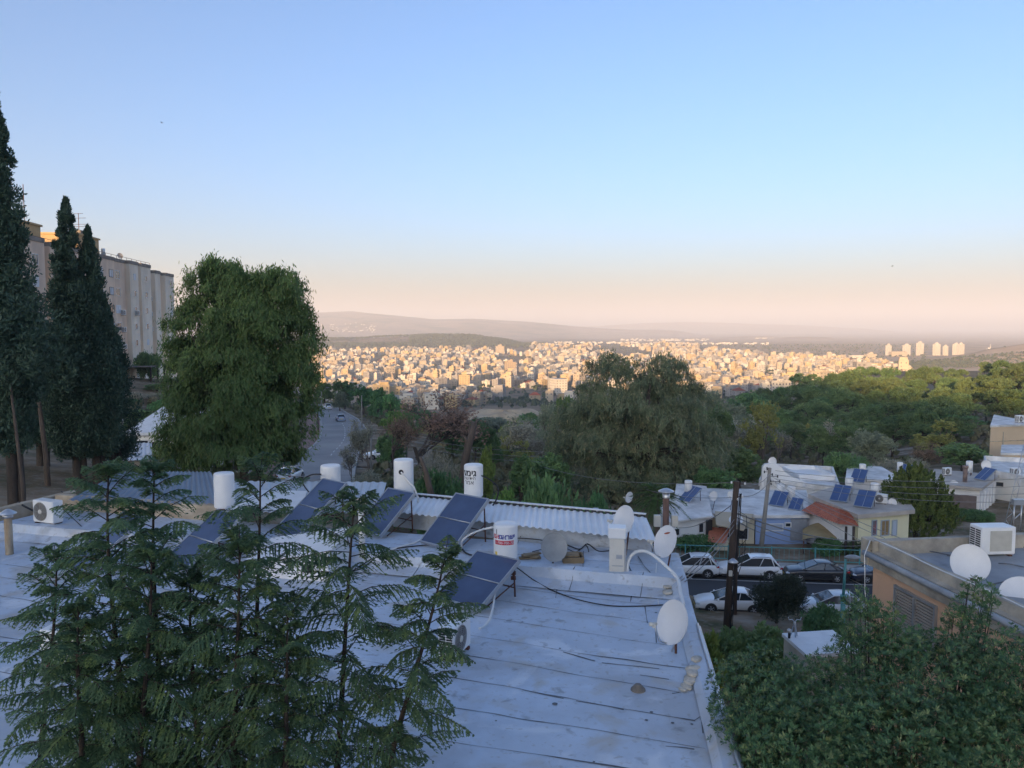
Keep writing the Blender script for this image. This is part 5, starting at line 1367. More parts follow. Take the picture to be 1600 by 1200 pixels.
def dish(px, py, d, r, az, el, label, mount=None, m=None, lnb=True, flip=False, mark=None, parts=True, name='satellite_dish', squash=.93):
    """a satellite dish facing azimuth az (degrees, 0 = away from the viewer, clockwise) and elevation el"""
    c = atd(px, py, d) if not isinstance(px, Vector) else px
    m = m or M_DISH
    fx = Vector((math.sin(R(az)) * math.cos(R(el)), math.cos(R(az)) * math.cos(R(el)), math.sin(R(el))))
    rest = mount if mount else (c + Vector((0, 0, -r * 1.4)))
    root = thing(name, label, 'satellite dish', tuple(rest))
    o = c - Vector(rest)
    q = fx.to_track_quat('Z', 'Y').to_matrix().to_4x4()
    M = Matrix.Translation(o) @ q @ Matrix.Diagonal((squash, 1, 1, 1))
    b = MB(); k = 9; dp = .16 * r
    prof = [(0.002, -dp)] + [(r * i / k, -dp * (1 - (i / k) ** 2)) for i in range(1, k + 1)]
    prof += [(r * 1.02, .006), (r * 1.02, -.012), (r * .96, -.02)] + [(r * i / k, -dp * (1 - (i / k) ** 2) - .02) for i in range(k - 1, 0, -1)] + [(0.002, -dp - .02)]
    b.lathe(prof, n=36 if r > .3 else 18, mtx=M); b.build('reflector', m, root)
    if parts:
        for (x, y) in ((.12, .1), (-.12, .1), (.12, -.1), (-.12, -.1)) if r > .3 else ():
            pass
        a = MB(); tip = M @ Vector((0, -r * .25, r * 1.05)); a.tube([M @ Vector((0, -r * .98, -.02)), M @ Vector((0, -r * .95, r * .45)), tip], .014 if r > .3 else .02, n=5)
        if lnb: a.build('feed_arm', M_STEEL, root)
        if lnb:
            l = MB(); l.lathe([(.001, 0), (.035, 0), (.04, .03), (.03, .06), (.028, .16), (.001, .16)], n=10, mtx=Matrix.Translation(tip) @ (M @ Vector((0, 0, -dp)) - tip).to_track_quat('Z', 'Y').to_matrix().to_4x4() @ Matrix.Translation((0, 0, -.1)))
            l.box(tip + Vector((.0, 0, -.03)), (.06, .06, .07)); l.build('feed_horn', M_PLAST, root)
        s = MB(); back = M @ Vector((0, 0, -dp - .03)); bk2 = M @ Vector((0, 0, -dp - .14))
        s.box(None, (.16 * r / .4, .2 * r / .4, .08), mtx=M @ Matrix.Translation((0, 0, -dp - .05)))
        s.tube([back, bk2, (bk2.x, bk2.y, bk2.z - r * .5), (0, 0, 0)], .022 if r > .3 else .03, n=6); s.build('mast', M_RUST if mount else M_STEEL, root)
    if mark is not None:
        mk = MB(); vs = []; kk = 10
        (ux, uy), (wx, wy), wd = mark
        for i in range(kk + 1):
            t = i / kk; x = ux + (wx - ux) * t; y = uy + (wy - uy) * t; hw = wd * math.sin(t * math.pi) ** .6 + .004
            dx, dy = (wx - ux), (wy - uy); L = math.hypot(dx, dy); nx, ny = -dy / L, dx / L
            for s_ in (-1, 1):
                X, Y = (x + nx * hw * s_) * r, (y + ny * hw * s_) * r
                vs.append(M @ Vector((X, Y, -dp * (1 - (X * X + Y * Y) / r / r) + .006)))
        mk.add(vs, [(2 * i, 2 * i + 2, 2 * i + 3, 2 * i + 1) for i in range(kk)]); mk.build('rust_streak', mat('rust_streak', (.30, .07, .03), rough=.8), root)
    return root
def roof_dishes():
    GR = 'white satellite dishes on the flat roof'
    dish(1039, 846, 18.6, .40, 242, 22, 'white dish with a red rust streak on the right roof edge', tuple(atd(1040, 905, 18.4)), mark=((.12, .62), (-.42, .42), .05)).__setitem__('group', GR)
    dish(974, 813, 19.6, .39, 238, 20, 'white dish with a faint blue mark behind the tall white box', tuple(atz(978, 868, ZU)), mark=None).__setitem__('group', GR)
    dish(866, 855, 18.9, .36, 176, 28, 'grey weathered dish facing the viewer beside the printed tank', tuple(atz(864, 880, ZU)), m=M_GREYD, lnb=False, squash=.9).__setitem__('group', GR)
    g = dish(1050, 972, 14.3, .415, 240, 20, 'large white dish with its feed arm on a bent rusty post', None); g['group'] = GR
    # bent post for the nearest dish
    b = MB(); p = atd(1056, 1005, 14.3) - g.location; q = atd(1056, 1032, 14.3) - g.location; e = atd(1072, 1036, 14.25) - g.location
    b.tube([p, q], .024, n=6); b.tube([q, e], .024, n=6); b.build('bent_post', M_RUST, g)
    bl = MB(); c = atd(974, 813, 19.6)
roof_dishes()

def outdoor_unit(loc, rz, w, d, h, label, fan='front', m=None, legs=True, group=None, name='air_conditioner'):
    """outdoor unit: rz = direction its fan side faces (0 faces the viewer)"""
    t = thing(name, label, 'air conditioner', loc, rz, group); m = m or M_TANK; z = .06
    b = MB(); b.box((0, 0, z + h / 2), (w, d, h), bev=.02); b.build('casing', m, t)
    cx = -w * .12; r = min(h * .40, w * .33)
    M = Matrix.Translation((cx, -d / 2 - .004, z + h / 2)) @ Matrix.Rotation(R(90), 4, 'X')
    if fan == 'front':
        g = MB(); g.lathe([(r, 0), (r * 1.04, .02), (r * 1.08, 0)], n=28, mtx=M)
        for k in range(1, 7): g.lathe([(r * k / 7 - .004, .012), (r * k / 7 + .004, .016), (r * k / 7 + .006, .008)], n=24, mtx=M)
        for k in range(8):
            a = k * math.pi / 4; g.tube([M @ Vector((0, 0, .014)), M @ Vector((r * math.cos(a), r * math.sin(a), .012))], .006, n=4)
        g.build('fan_guard', M_GREYD, t)
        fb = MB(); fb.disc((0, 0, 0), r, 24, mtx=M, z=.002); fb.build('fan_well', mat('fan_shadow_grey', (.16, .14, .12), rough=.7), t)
        hb = MB(); hb.lathe([(.001, .03), (r * .24, .028), (r * .28, .01)], n=16, mtx=M); hb.build('hub', M_PLAST, t)
    else:
        g = MB(); g.box((w * .06, -d / 2 - .006, z + h * .5), (w * .62, .02, h * .74)); g.build('front_panel', mat('beige_grille', (.50, .48, .42), rough=.6, var=.12, scale=5), t)
    lv = MB(); n = 10
    for i in range(n):
        zz = z + h * (.1 + .8 * (i + .5) / n)
        for y in (-d * .22, d * .22): lv.box((-w / 2 - .003, y, zz), (.012, d * .36, h * .8 / n * .62))
    lv.build('side_louvre', M_DARKGR, t)
    f = MB()
    for x in (-w * .35, w * .35): f.box((x, 0, .03), (.08, d * 1.1, .055))
    f.build('feet', M_RUST, t)
    return t
def roof_things():
    c = atz(76, 818, ZU); outdoor_unit(c, R(-22), .86, .34, .66, 'white air conditioner with a round fan on the left of the roof')
    c = atz(722, 1029, ZL); outdoor_unit(c + Vector((-.15, .2, 0)), R(70), .80, .32, .60, 'white air conditioner half hidden by the feathery fronds, mid roof', fan='front')
    c = atz(100, 1045, ZL); outdoor_unit(c + Vector((0, .2, 0)), R(-10), .95, .36, .62, 'white air conditioner with a slotted grille behind the left fronds', fan='panel')
    # chimney pipe at left
    c = atz(15, 866, ZL); t = thing('flue_pipe', 'beige stained flue pipe with a metal cap at the left', 'chimney', c)
    b = MB(); b.tube([(0, 0, 0), (0, 0, 1.02)], .10, n=14); b.build('pipe', mat('stained_beige_pipe', (.50, .42, .31), rough=.8, col2=(.30, .22, .14), scale=4, streak=.4), t)
    b = MB(); b.lathe([(.11, 1.02), (.13, 1.02), (.13, 1.1), (.11, 1.1)], n=14); b.lathe([(.001, 1.26), (.06, 1.24), (.22, 1.14), (.22, 1.12), (.001, 1.15)], n=14); b.build('cap', M_STEEL, t)
    # tall white box
    c = atz(965, 897, ZU); t = thing('roof_vent_box', 'tall white box with a square cap on the roof step', 'vent box', c)
    b = MB(); b.box((0, .16, .43), (.36, .32, .86), rz=R(-8), bev=.012); b.build('casing', M_PLAST, t)
    b = MB(); b.box((0, .16, .99), (.42, .40, .26), rz=R(-8), bev=.015); b.build('cap', M_TANK, t)
    b = MB(); b.box((.03, -.008, .42), (.14, .012, .10), rz=R(-8)); b.box((-.01, -.008, .2), (.26, .01, .02), rz=R(-8)); b.box((.2, .15, .4), (.05, .25, .7), rz=R(-8)); b.build('label_plate', M_ALU, t)
    # boards beside the grey dish
    c = atz(828, 873, ZU); t = thing('board_pile', 'small heap of weathered boards left of the grey dish', 'boards', c)
    for i, (a, zz, l) in enumerate(((10, .03, .55), (-25, .08, .45), (30, .12, .5))):
        b = MB(); b.box((.02 * i, 0, zz), (l, .16, .04), rz=R(a)); b.build('board', M_WOOD, t)
    c = atz(896, 880, ZU); t = thing('roof_hatch', 'open wooden hatch right of the grey dish', 'hatch', c)
    b = MB()
    for (x, y, w_, d_) in ((0, 0, .5, .04), (0, .5, .5, .04), (-.25, .25, .04, .46), (.25, .25, .04, .46)): b.box((x, y, .07), (w_, d_, .14))
    b.build('frame', M_WOOD, t)
    b = MB(); b.box((0, .25, .012), (.46, .46, .02)); b.build('opening', M_DARKGR, t)
    b = MB()
    for i in range(3): b.box((-.05, .1 + i * .13, .16), (.4, .1, .03), rz=.1 * i)
    b.build('board', M_WOOD, t)
    # white vertical pipe with a wrapped head and the white slanted skylight box
    c = atz(566, 870, ZU); t = thing('vent_pipe', 'white upright vent pipe with a ragged beige wrapped head', 'vent pipe', c)
    b = MB(); b.tube([(0, 0, 0), (0, 0, 1.35)], .085, n=12); b.build('pipe', M_PIPE, t)
    b = MB(); rs = np.random.RandomState(2)
    for i in range(9):
        a = rs.uniform(0, 6.28); b.lathe([(.001, -.12), (.09, -.06), (.11, .02), (.06, .1), (.001, .13)], (.1 * math.cos(a), .1 * math.sin(a), 1.4 + rs.uniform(-.1, .12)), n=8)
    b.build('wrapped_head', M_CEM, t)
    c = atz(455, 905, ZL); t = thing('roof_shaft', 'white plastered roof shaft with a sloping top behind the fronds', 'roof shaft', (c.x, c.y, ZL), R(-14))
    b = MB(); b.add([(-1.2, 0, 0), (1.0, 0, 0), (1.0, 1.2, 0), (-1.2, 1.2, 0), (-1.2, 0, .25), (1.0, 0, .7), (1.0, 1.2, .95), (-1.2, 1.2, .5)], [(0, 1, 5, 4), (1, 2, 6, 5), (2, 3, 7, 6), (3, 0, 4, 7), (4, 5, 6, 7), (3, 2, 1, 0)]); b.build('wall', M_WHITE2, t)
    b = MB(); b.add([(-1.3, -.08, .30), (1.1, -.08, .76), (1.1, 1.3, 1.03), (-1.3, 1.3, .57), (-1.3, -.08, .34), (1.1, -.08, .8), (1.1, 1.3, 1.07), (-1.3, 1.3, .61)], [(0, 3, 2, 1), (4, 5, 6, 7), (0, 1, 5, 4), (1, 2, 6, 5), (2, 3, 7, 6), (3, 0, 4, 7)]); b.build('cover', M_WHITE2, t)
    b = MB(); b.box((.45, -.012, .3), (.3, .02, .2)); b.build('opening', M_DARKGR, t)
    # flue with white boxes beyond the roof corner
    d = 24.5; c = atd(1041, 768, d); zg = gz(c.x, c.y); t = thing('flue_pipe', 'tall rusty flue with a wide metal cap and small white boxes', 'chimney', (c.x, c.y, zg))
    h = c.z - zg; b = MB(); b.tube([(0, 0, 0), (0, 0, h - .12)], .10, n=12); b.build('pipe', mat('rust_brown_pipe', (.22, .13, .10), rough=.8, var=.4, scale=3, streak=.4), t)
    b = MB(); b.lathe([(.12, h - .2), (.12, h - .02), (.1, h - .02)], n=12); b.lathe([(.001, h + .12), (.1, h + .09), (.26, h + .02), (.26, h), (.001, h + .05)], n=14, mtx=Matrix.Translation((.0, 0, 0))); b.build('cap', M_STEEL, t)
    for x in (-.28, .28):
        b = MB(); b.box((x, 0, h - .95), (.2, .16, .36)); b.build('meter_box', M_PLAST, t)
    # small floodlight on canopy edge
    c = atd(931, 797, 22.2); t = thing('floodlight', 'small grey floodlight on the far edge of the white canopy', 'floodlight', c)
    b = MB(); b.box((0, 0, 0), (.16, .1, .12), bev=.01); b.build('housing', M_ALU, t); b = MB(); b.tube([(0, 0, -.06), (0, 0, -.22)], .015, n=5); b.build('bracket', M_RUST, t)
roof_things()
# ------------------------------------------------------------ right hand building, street, houses, cars, poles
M_GROOF = mat('old_grey_roofing', (.34, .36, .38), rough=.7, col2=(.24, .25, .26), scale=.8, detail=8, bump=.3, bscale=5)
stain(M_GROOF, (.12, .12, .12), 1.6, .6, .75, .5); stain(M_GROOF, (.40, .36, .30), .6, .6, .75, .5)
M_ORANGE = mat('orange_render', (.66, .41, .26), rough=.9, col2=(.58, .37, .24), scale=.6, detail=8, bump=.25, bscale=10)
M_CONC = mat('weathered_concrete', (.48, .43, .35), rough=.9, col2=(.24, .22, .185), scale=1.4, detail=8, bump=.4, bscale=8)
M_ASPH = mat('street_asphalt', (.058, .060, .066), rough=.85, col2=(.042, .044, .05), scale=.25, detail=9, bump=.15, bscale=20)
M_ASPH2 = mat('old_road_asphalt', (.34, .325, .31), rough=.9, col2=(.235, .232, .235), scale=.12, detail=8, bump=.1, bscale=8)
M_KERB = mat('kerb_stone', (.42, .41, .39), rough=.85, var=.2, scale=1)
M_LINE = mat('road_paint', (.62, .62, .60), rough=.7, var=.2, scale=3)
M_PAVE = mat('pavement_slabs', (.26, .235, .215), rough=.9, var=.25, scale=.8)
M_BRICKP = mat('red_paving', (.34, .20, .16), rough=.9, var=.3, scale=.8)
M_TURQ = mat('turquoise_paint', (.10, .33, .33), rough=.5, var=.2, scale=3)
M_GLASSW = mat('window_glass', (.03, .035, .045), rough=.1, spec=.8)
M_TILE = mat('red_roof_tile', (.56, .20, .11), rough=.75, col2=(.40, .13, .075), scale=3)
M_WOODP = mat('creosoted_wood', (.085, .058, .042), rough=.9, col2=(.05, .036, .028), scale=3, streak=.15, bump=.5, bscale=20)
M_CPOLE = mat('grey_pole_concrete', (.30, .28, .25), rough=.85, var=.2, scale=2)

def right_building():
    zr, zp = -5.62, -5.3
    A = atz(1366, 845, zp); B = atz(1486, 900, zp); d = (B - A); d2 = Vector((d.x, d.y, 0)).normalized()
    n = Vector((-d2.y, d2.x, 0))                      # points right (+x)
    if n.x < 0: n = -n
    C = A + d2 * 12
    A.z = C.z = 0
    D_, E_ = C + n * 14, A + n * 14 + Vector((0, .2, 0))
    t = thing('orange_rendered_building', 'orange rendered building with a grey flat roof at the right', 'building', (A.x + 3, A.y - 4, gz(A.x + 3, A.y - 4)))
    b = MB(); p = [A, C, D_, E_]; b.prism([(q.x, q.y) for q in (A - n * .0, C, D_, E_)], -17, zp - .55); b.build('wall', M_ORANGE, t, True)
    # concrete band that steps out, with the inner face of the parapet
    c = MB(); o = -n * .12
    def strip(P0, P1, nn, prof, mb, mi=0, seg=20, jit=.012):
        rng = random.Random(3); vs = []
        for off, z in prof:
            for i in range(seg + 1):
                q = P0.lerp(P1, i / seg) + nn * off; vs.append((q.x, q.y, z + rng.uniform(-jit, jit)))
        mb.add(vs, [(j * (seg + 1) + i, (j + 1) * (seg + 1) + i, (j + 1) * (seg + 1) + i + 1, j * (seg + 1) + i + 1) for j in range(len(prof) - 1) for i in range(seg)], mi)
    strip(A + d2 * -.1, C, n, [(0, zp - .62), (-.14, zp - .6), (-.14, zp - .24), (.02, zp - .22), (.02, zp), (.2, zp), (.22, zr - .02)], c)
    bk = Vector((-d2.x, -d2.y, 0))
    strip(E_, A - n * .14, bk, [(0.06, zp - .62), (.06, zp + .02), (-.14, zp + .02), (-.16, zr - .02)], c)
    c.box((A.x - .03, A.y + .12, zp - .28), (.34, .32, .64), rz=math.atan2(n.y, n.x), bev=.02)
    c.build('parapet', M_CONC, t, True)
    r = MB(); vs = []
    for j in range(25):
        for i in range(25):
            q = (A + n * .2).lerp(E_, i / 24).lerp((C + n * .2).lerp(D_, i / 24), j / 24); vs.append((q.x, q.y, zr + (float(vnoise(np.array([q.x * .9]), np.array([q.y * .9]), 6)[0]) - .5) * .05))
    r.add(vs, [(j * 25 + i, j * 25 + i + 1, (j + 1) * 25 + i + 1, (j + 1) * 25 + i) for j in range(24) for i in range(24)], 0, True)
    r.f = [f[::-1] for f in r.f]
    for (a_, b_) in (((1400, 853), (1488, 868)), ((1480, 868), (1530, 872)), ((1540, 915), (1600, 907)), ((1437, 848), (1441, 855)), ((1475, 848), (1482, 852)), ((1515, 848), (1524, 853)), ((1590, 850), (1600, 855)), ((1560, 880), (1600, 886)), ((1500, 850), (1600, 846))):
        p0, p1 = atz(*a_, zr + .035), atz(*b_, zr + .035); r.tube([p0, p0.lerp(p1, .5) + Vector((0, .05, .01)), p1], .016, n=4, mi=1)
    r.build('roof', [M_GROOF, M_SEAM], t, True)
    g = MB(); pp = [A + d2 * (s - .05) - n * .23 + Vector((0, 0, zp - .3)) for s in np.linspace(0, 12, 12)]; g.tube(pp, .075, n=9)
    g.build('drain_pipe', mat('grey_drain_pipe', (.34, .36, .38), rough=.6, var=.3, scale=3), t, True)
    w = MB(); q0 = A - n * .05 + Vector((0, 0, zp + .04)); w.tube([q0 + d2 * s + n * (.05 + .03 * math.sin(s * 2)) for s in np.linspace(0, 6, 20)], .012, n=5)
    w.tube([q0 + Vector((-.1, -.1, 0)), q0 + Vector((-.32, -.3, -.3)), q0 + Vector((-.28, -.3, -1.2)), q0 + Vector((-.2, -.3, -2.0)), q0 + Vector((-.22, -.4, -3))], .012, n=5); w.build('loose_cable', M_PIPE, t, True)
    # louvred window in the wall
    s0_, s1_ = .95, 2.35; zt, zb = zp - .82, zp - 1.95
    def W(s, z, off): q = A + d2 * s - n * off; return Vector((q.x, q.y, z))
    rz = math.atan2(d2.y, d2.x); m = W((s0_ + s1_) / 2, (zt + zb) / 2, .02)
    f = MB(); L = s1_ - s0_; H = zt - zb
    for z in (zt, zb): f.box(W((s0_ + s1_) / 2, z, .02), (L + .06, .1, .06), rz=rz)
    for s in (s0_, (s0_ + s1_) / 2, s1_): f.box(W(s, (zt + zb) / 2, .02), (.05, .104, H), rz=rz)
    fw = f.build('window', M_STEEL, t, True)
    l = MB(); k = 16
    for i in range(k): l.box(W((s0_ + s1_) / 2, zb + H * (i + .5) / k, .02), (L - .06, .03, H / k * .7), rz=rz)
    lv = l.build('shutter', mat('beige_shutter', (.36, .31, .26), rough=.6, var=.15, scale=2), fw)
    bk = MB(); bk.box(W((s0_ + s1_) / 2, (zt + zb) / 2, -.005), (L, .02, H), rz=rz); bk.build('pane', M_GLASSW, fw)
    # things on this roof
    c = atz(1556, 871, zr); outdoor_unit(c + Vector((.05, .25, 0)), R(4), .88, .46, .68, 'large white air conditioner with a beige grille on the right roof', fan='panel')
    dish(1516, 880, 16.9, .42, 205, 26, 'large white dish on the edge of the right roof', tuple(atz(1528, 925, zr)), lnb=False)
    dish(1598, 931, 15.6, .45, 215, 48, 'white dish cut by the right picture edge', tuple(atz(1598, 960, zr)), lnb=False)
    d_ = 21; c = atd(1589, 823, d_); t2 = thing('metal_stand', 'small grey metal stand behind the large air conditioner', 'stand', (c.x, c.y, zr))
    b = MB()
    for x in (-.1, .1): b.tube([(x, 0, 0), (x, 0, .75)], .02, n=5)
    b.box((0, 0, .8), (.3, .12, .16)); b.tube([(-.1, 0, .3), (.1, 0, .5)], .015, n=5); b.build('frame', M_STEEL, t2)
right_building()

# ---- street
S0 = Vector((-4, 53.2)); SD = Vector((math.cos(R(-6)), math.sin(R(-6)))); SN = Vector((-SD.y, SD.x))
def ST_(s, o): p = S0 + SD * s + SN * o; return p
def draped(pts_a, pts_b, dz, mb, mi=0, over=None):
    """strip between two polylines laid on the ground"""
    n = len(pts_a); vs = []
    for p in pts_a + pts_b: vs.append((p[0], p[1], (gz(p[0], p[1]) if over is None else over(p)) + dz))
    mb.add(vs, [(n + i, n + i + 1, i + 1, i) for i in range(n - 1)], mi)
def street():
    SZ = lambda p: -16.80 + 0.0 * p[0]
    ss = np.linspace(0, 70, 36); m = MB()
    draped([ST_(s, .9) for s in ss], [ST_(s, -7.6) for s in ss], .02, m, over=SZ)
    for o, dz in ((.9, .02), (-7.6, .02)):
        pts = [ST_(s, o) for s in ss]; out = [ST_(s, o + (.02 if o > 0 else -.02)) for s in ss]
        vs = [(p.x, p.y, -16.78) for p in pts] + [(p.x, p.y, -18) for p in out]; n = len(pts); m.add(vs, [(i, i + 1, n + i + 1, n + i) for i in range(n - 1)])
    o = m.build('street', M_ASPH); tag(o, kind='structure')
    l = MB()
    draped([ST_(s, -1.05) for s in ss], [ST_(s, -1.16) for s in ss], .028, l, over=SZ)
    for s in (10.2, 15.2, 20.6, 26.0, 31.5, 37):
        a, b_ = ST_(s + .4, .7), ST_(s + 1.0, -1.05); d = (b_ - a).normalized(); nn = Vector((-d.y, d.x)) * .05
        l.add([(a.x + nn.x, a.y + nn.y, -16.772), (a.x - nn.x, a.y - nn.y, -16.772), (b_.x - nn.x, b_.y - nn.y, -16.772), (b_.x + nn.x, b_.y + nn.y, -16.772)], [(0, 1, 2, 3)])
    o = l.build('street_markings', M_LINE); tag(o, kind='structure')
    k = MB()
    for off, wd in ((-7.75, .3), (1.05, .3), (2.0, 1.6)):
        pts = [ST_(s, off + wd / 2) for s in ss]; pt2 = [ST_(s, off - wd / 2) for s in ss]; n = len(pts); h = -16.66 if wd < 1 else -16.65
        vs = [(p.x, p.y, h) for p in pts] + [(p.x, p.y, h) for p in pt2] + [(p.x, p.y, h - .9) for p in pts] + [(p.x, p.y, h - .9) for p in pt2]
        k.add(vs, [(n + i, n + i + 1, i + 1, i) for i in range(n - 1)] + [(i, i + 1, 2 * n + i + 1, 2 * n + i) for i in range(n - 1)] + [(3 * n + i, 3 * n + i + 1, n + i + 1, n + i) for i in range(n - 1)])
    o = k.build('street_kerb', M_KERB); tag(o, kind='structure')
    # fence
    t = thing('street_fence', 'turquoise railing fence along the pavement behind the parked cars', 'fence', (*ST_(8, 2.9), -16.65))
    r = MB(); ang = math.atan2(SD.y, SD.x)
    for z in (-15.62, -16.5): p = ST_(30, 2.9); r.box((p.x, p.y, z), (52, .05, .05), rz=ang)
    for i in range(150): p = ST_(4.2 + i * .343, 2.9); r.box((p.x, p.y, -16.06), (.018, .018, .84), rz=ang)
    r.build('railing', M_TURQ, t, True)
    for i in range(18):
        p = ST_(4.2 + i * 3, 2.9); b = MB(); b.box((p.x, p.y, -16.1), (.08, .08, 1.15), rz=ang); b.build('post', M_TURQ, t, True)
street()

# ---- the road down the valley
def valley_road():
    dd = np.linspace(70, 220, 76)
    xl = np.interp(dd, RD, RX); wd = np.interp(dd, RD, RW)
    for _ in range(3): xl[1:-1] = (xl[:-2] + 2 * xl[1:-1] + xl[2:]) / 4; wd[1:-1] = (wd[:-2] + 2 * wd[1:-1] + wd[2:]) / 4
    cz = np.interp(dd, RD, RZ) - .3
    Z = lambda i: cz[i] + .35
    n = len(dd)
    def strip(name, off0, off1, dz, m, skirt=True, i0=0, i1=n):
        b = MB(); vs = []
        for i in range(i0, i1): vs.append((xl[i] + off0(i), dd[i], Z(i) + dz))
        for i in range(i0, i1): vs.append((xl[i] + off1(i), dd[i], Z(i) + dz))
        k = i1 - i0; b.add(vs, [(i, k + i, k + i + 1, i + 1) for i in range(k - 1)])
        if skirt:
            b.add([vs[i] for i in range(k)] + [(vs[i][0], vs[i][1], vs[i][2] - 3) for i in range(k)], [(i, i + 1, k + i + 1, k + i) for i in range(k - 1)])
            b.add([vs[k + i] for i in range(k)] + [(vs[k + i][0], vs[k + i][1], vs[k + i][2] - 3) for i in range(k)], [(k + i, k + i + 1, i + 1, i) for i in range(k - 1)])
        return tag(b.build(name, m), kind='structure')
    strip('road', lambda i: 0, lambda i: wd[i], 0, M_ASPH2)
    strip('road_kerb', lambda i: -.35, lambda i: -.002, .13, M_KERB)
    strip('pavement', lambda i: -3.2, lambda i: -.36, .11, M_BRICKP)
    strip('road_verge', lambda i: wd[i] + .002, lambda i: wd[i] + .4, .13, M_KERB)
    b = MB()
    for i in range(18, 46, 1):
        if i % 2: continue
        u = .53; x0 = xl[i] + wd[i] * u; x1 = xl[i + 1] + wd[i + 1] * u
        b.add([(x0 - .07, dd[i], Z(i) + .006), (x0 + .07, dd[i], Z(i) + .006), (x1 + .07, dd[i + 1], Z(i + 1) + .006), (x1 - .07, dd[i + 1], Z(i + 1) + .006)], [(0, 1, 2, 3)])
    tag(b.build('road_markings', M_LINE), kind='structure')
    # retaining wall beside the pavement
    t = thing('retaining_wall', 'pale stone retaining wall along the left pavement of the road', 'wall', (xl[8] - 3.6, dd[8], Z(8)))
    b = MB(); 
    for i in range(2, 30):
        h = float(np.interp(i, [2, 10, 24, 30], [3.0, 2.8, 1.8, .8])); h2 = float(np.interp(i + 1, [2, 10, 24, 30], [3.0, 2.8, 1.8, .8]))
        q = [(xl[i] - 3.25, dd[i]), (xl[i + 1] - 3.25, dd[i + 1]), (xl[i + 1] - 3.75, dd[i + 1]), (xl[i] - 3.75, dd[i])]
        b.add([(*q[0], Z(i) - 2), (*q[1], Z(i + 1) - 2), (*q[2], Z(i + 1) - 2), (*q[3], Z(i) - 2), (*q[0], Z(i) + h), (*q[1], Z(i + 1) + h2), (*q[2], Z(i + 1) + h2), (*q[3], Z(i) + h)], [(0, 1, 5, 4), (4, 5, 6, 7), (2, 3, 7, 6)])
    b.build('stone_face', mat('rubble_stone', (.46, .43, .38), rough=.9, col2=(.22, .20, .17), scale=1.6, bump=.6, detail=3, bscale=2), t, True)
    # dirt lot beside the road
    b = MB(); vs = []; rs = np.random.RandomState(3)
    lot = [(-20.2, 96), (-4, 92), (-1, 100), (-4, 112), (-12, 116), (-19, 112)]
    c = np.mean(lot, 0); vs = [(c[0], c[1], gz(*c) + .16)] + [(x, y, gz(x, y) + .14) for x, y in lot]
    b.add(vs, [(0, i + 1, (i + 1) % 6 + 1) for i in range(6)]); tag(b.build('dirt_lot', mat('packed_dirt', (.22, .17, .12), rough=.95, var=.3, scale=.4)), kind='structure')
    return lambda d: (float(np.interp(d, dd, xl)), float(np.interp(d, dd, wd)), float(np.interp(d, dd, cz)) + .35)
ROAD = valley_road()

# ---- pale dirt mound in the valley
def mound():
    d = 420.0; x = (800 - 800) / F * d - 4; zg = -50
    b = MB(); n, k = 44, 16; vs = []; rs = np.random.RandomState(9)
    for j in range(k + 1):
        for i in range(n):
            a = 2 * math.pi * i / n; t = j / k; rr = (1 + .18 * math.sin(2 * a + 1) + .09 * math.sin(5 * a)) * t
            h = (1 - smooth01((t - .35) / .65)) * 12 * (1 + .1 * math.sin(3 * a))
            px_, py_ = 33 * rr * math.cos(a), 26 * rr * math.sin(a)
            vs.append((px_, py_, h - 2 + 1.4 * (float(vnoise(np.array([px_ * .2]), np.array([py_ * .2]), 2)[0]) - .5)))
    b.add(vs, [(j * n + i, (j + 1) * n + i, (j + 1) * n + (i + 1) % n, j * n + (i + 1) % n) for j in range(k) for i in range(n)], 0, True)
    o = b.build('dirt_mound', mat('pale_dirt', (.50, .40, .27), rough=.95, col2=(.36, .28, .19), scale=.12, bump=.4, bscale=.6), loc=(x, d, gz(x, d) - 4.0)); tag(o, kind='structure')
mound()

# ---- cars
GLASS = mat('car_glass', (.03, .04, .05), rough=.06, spec=.9); TYRE = mat('tyre_rubber', (.018, .018, .018), rough=.85); RIM = mat('alloy_rim', (.45, .46, .48), rough=.35, metal=.8)
LAMP = mat('headlamp_glass', (.55, .58, .62), rough=.1); TAIL = mat('tail_lamp', (.35, .02, .02), rough=.25); PLATE = mat('yellow_plate', (.75, .55, .06), rough=.5); TRIM = mat('black_trim', (.025, .025, .027), rough=.6)
def paint(name, c): 
    m = mat(name, c, rough=.28, spec=.6, var=.04, scale=.6); m.node_tree.nodes['Principled BSDF'].inputs['Coat Weight'].default_value = .6; return m
WHITEP = paint('white_car_paint', (.82, .83, .84)); BLACKP = paint('black_car_paint', (.016, .016, .02)); NAVYP = paint('dark_blue_car_paint', (.018, .022, .04)); SILVP = paint('silver_car_paint', (.42, .44, .47)); BLUEP = paint('pale_blue_car_paint', (.30, .36, .46))
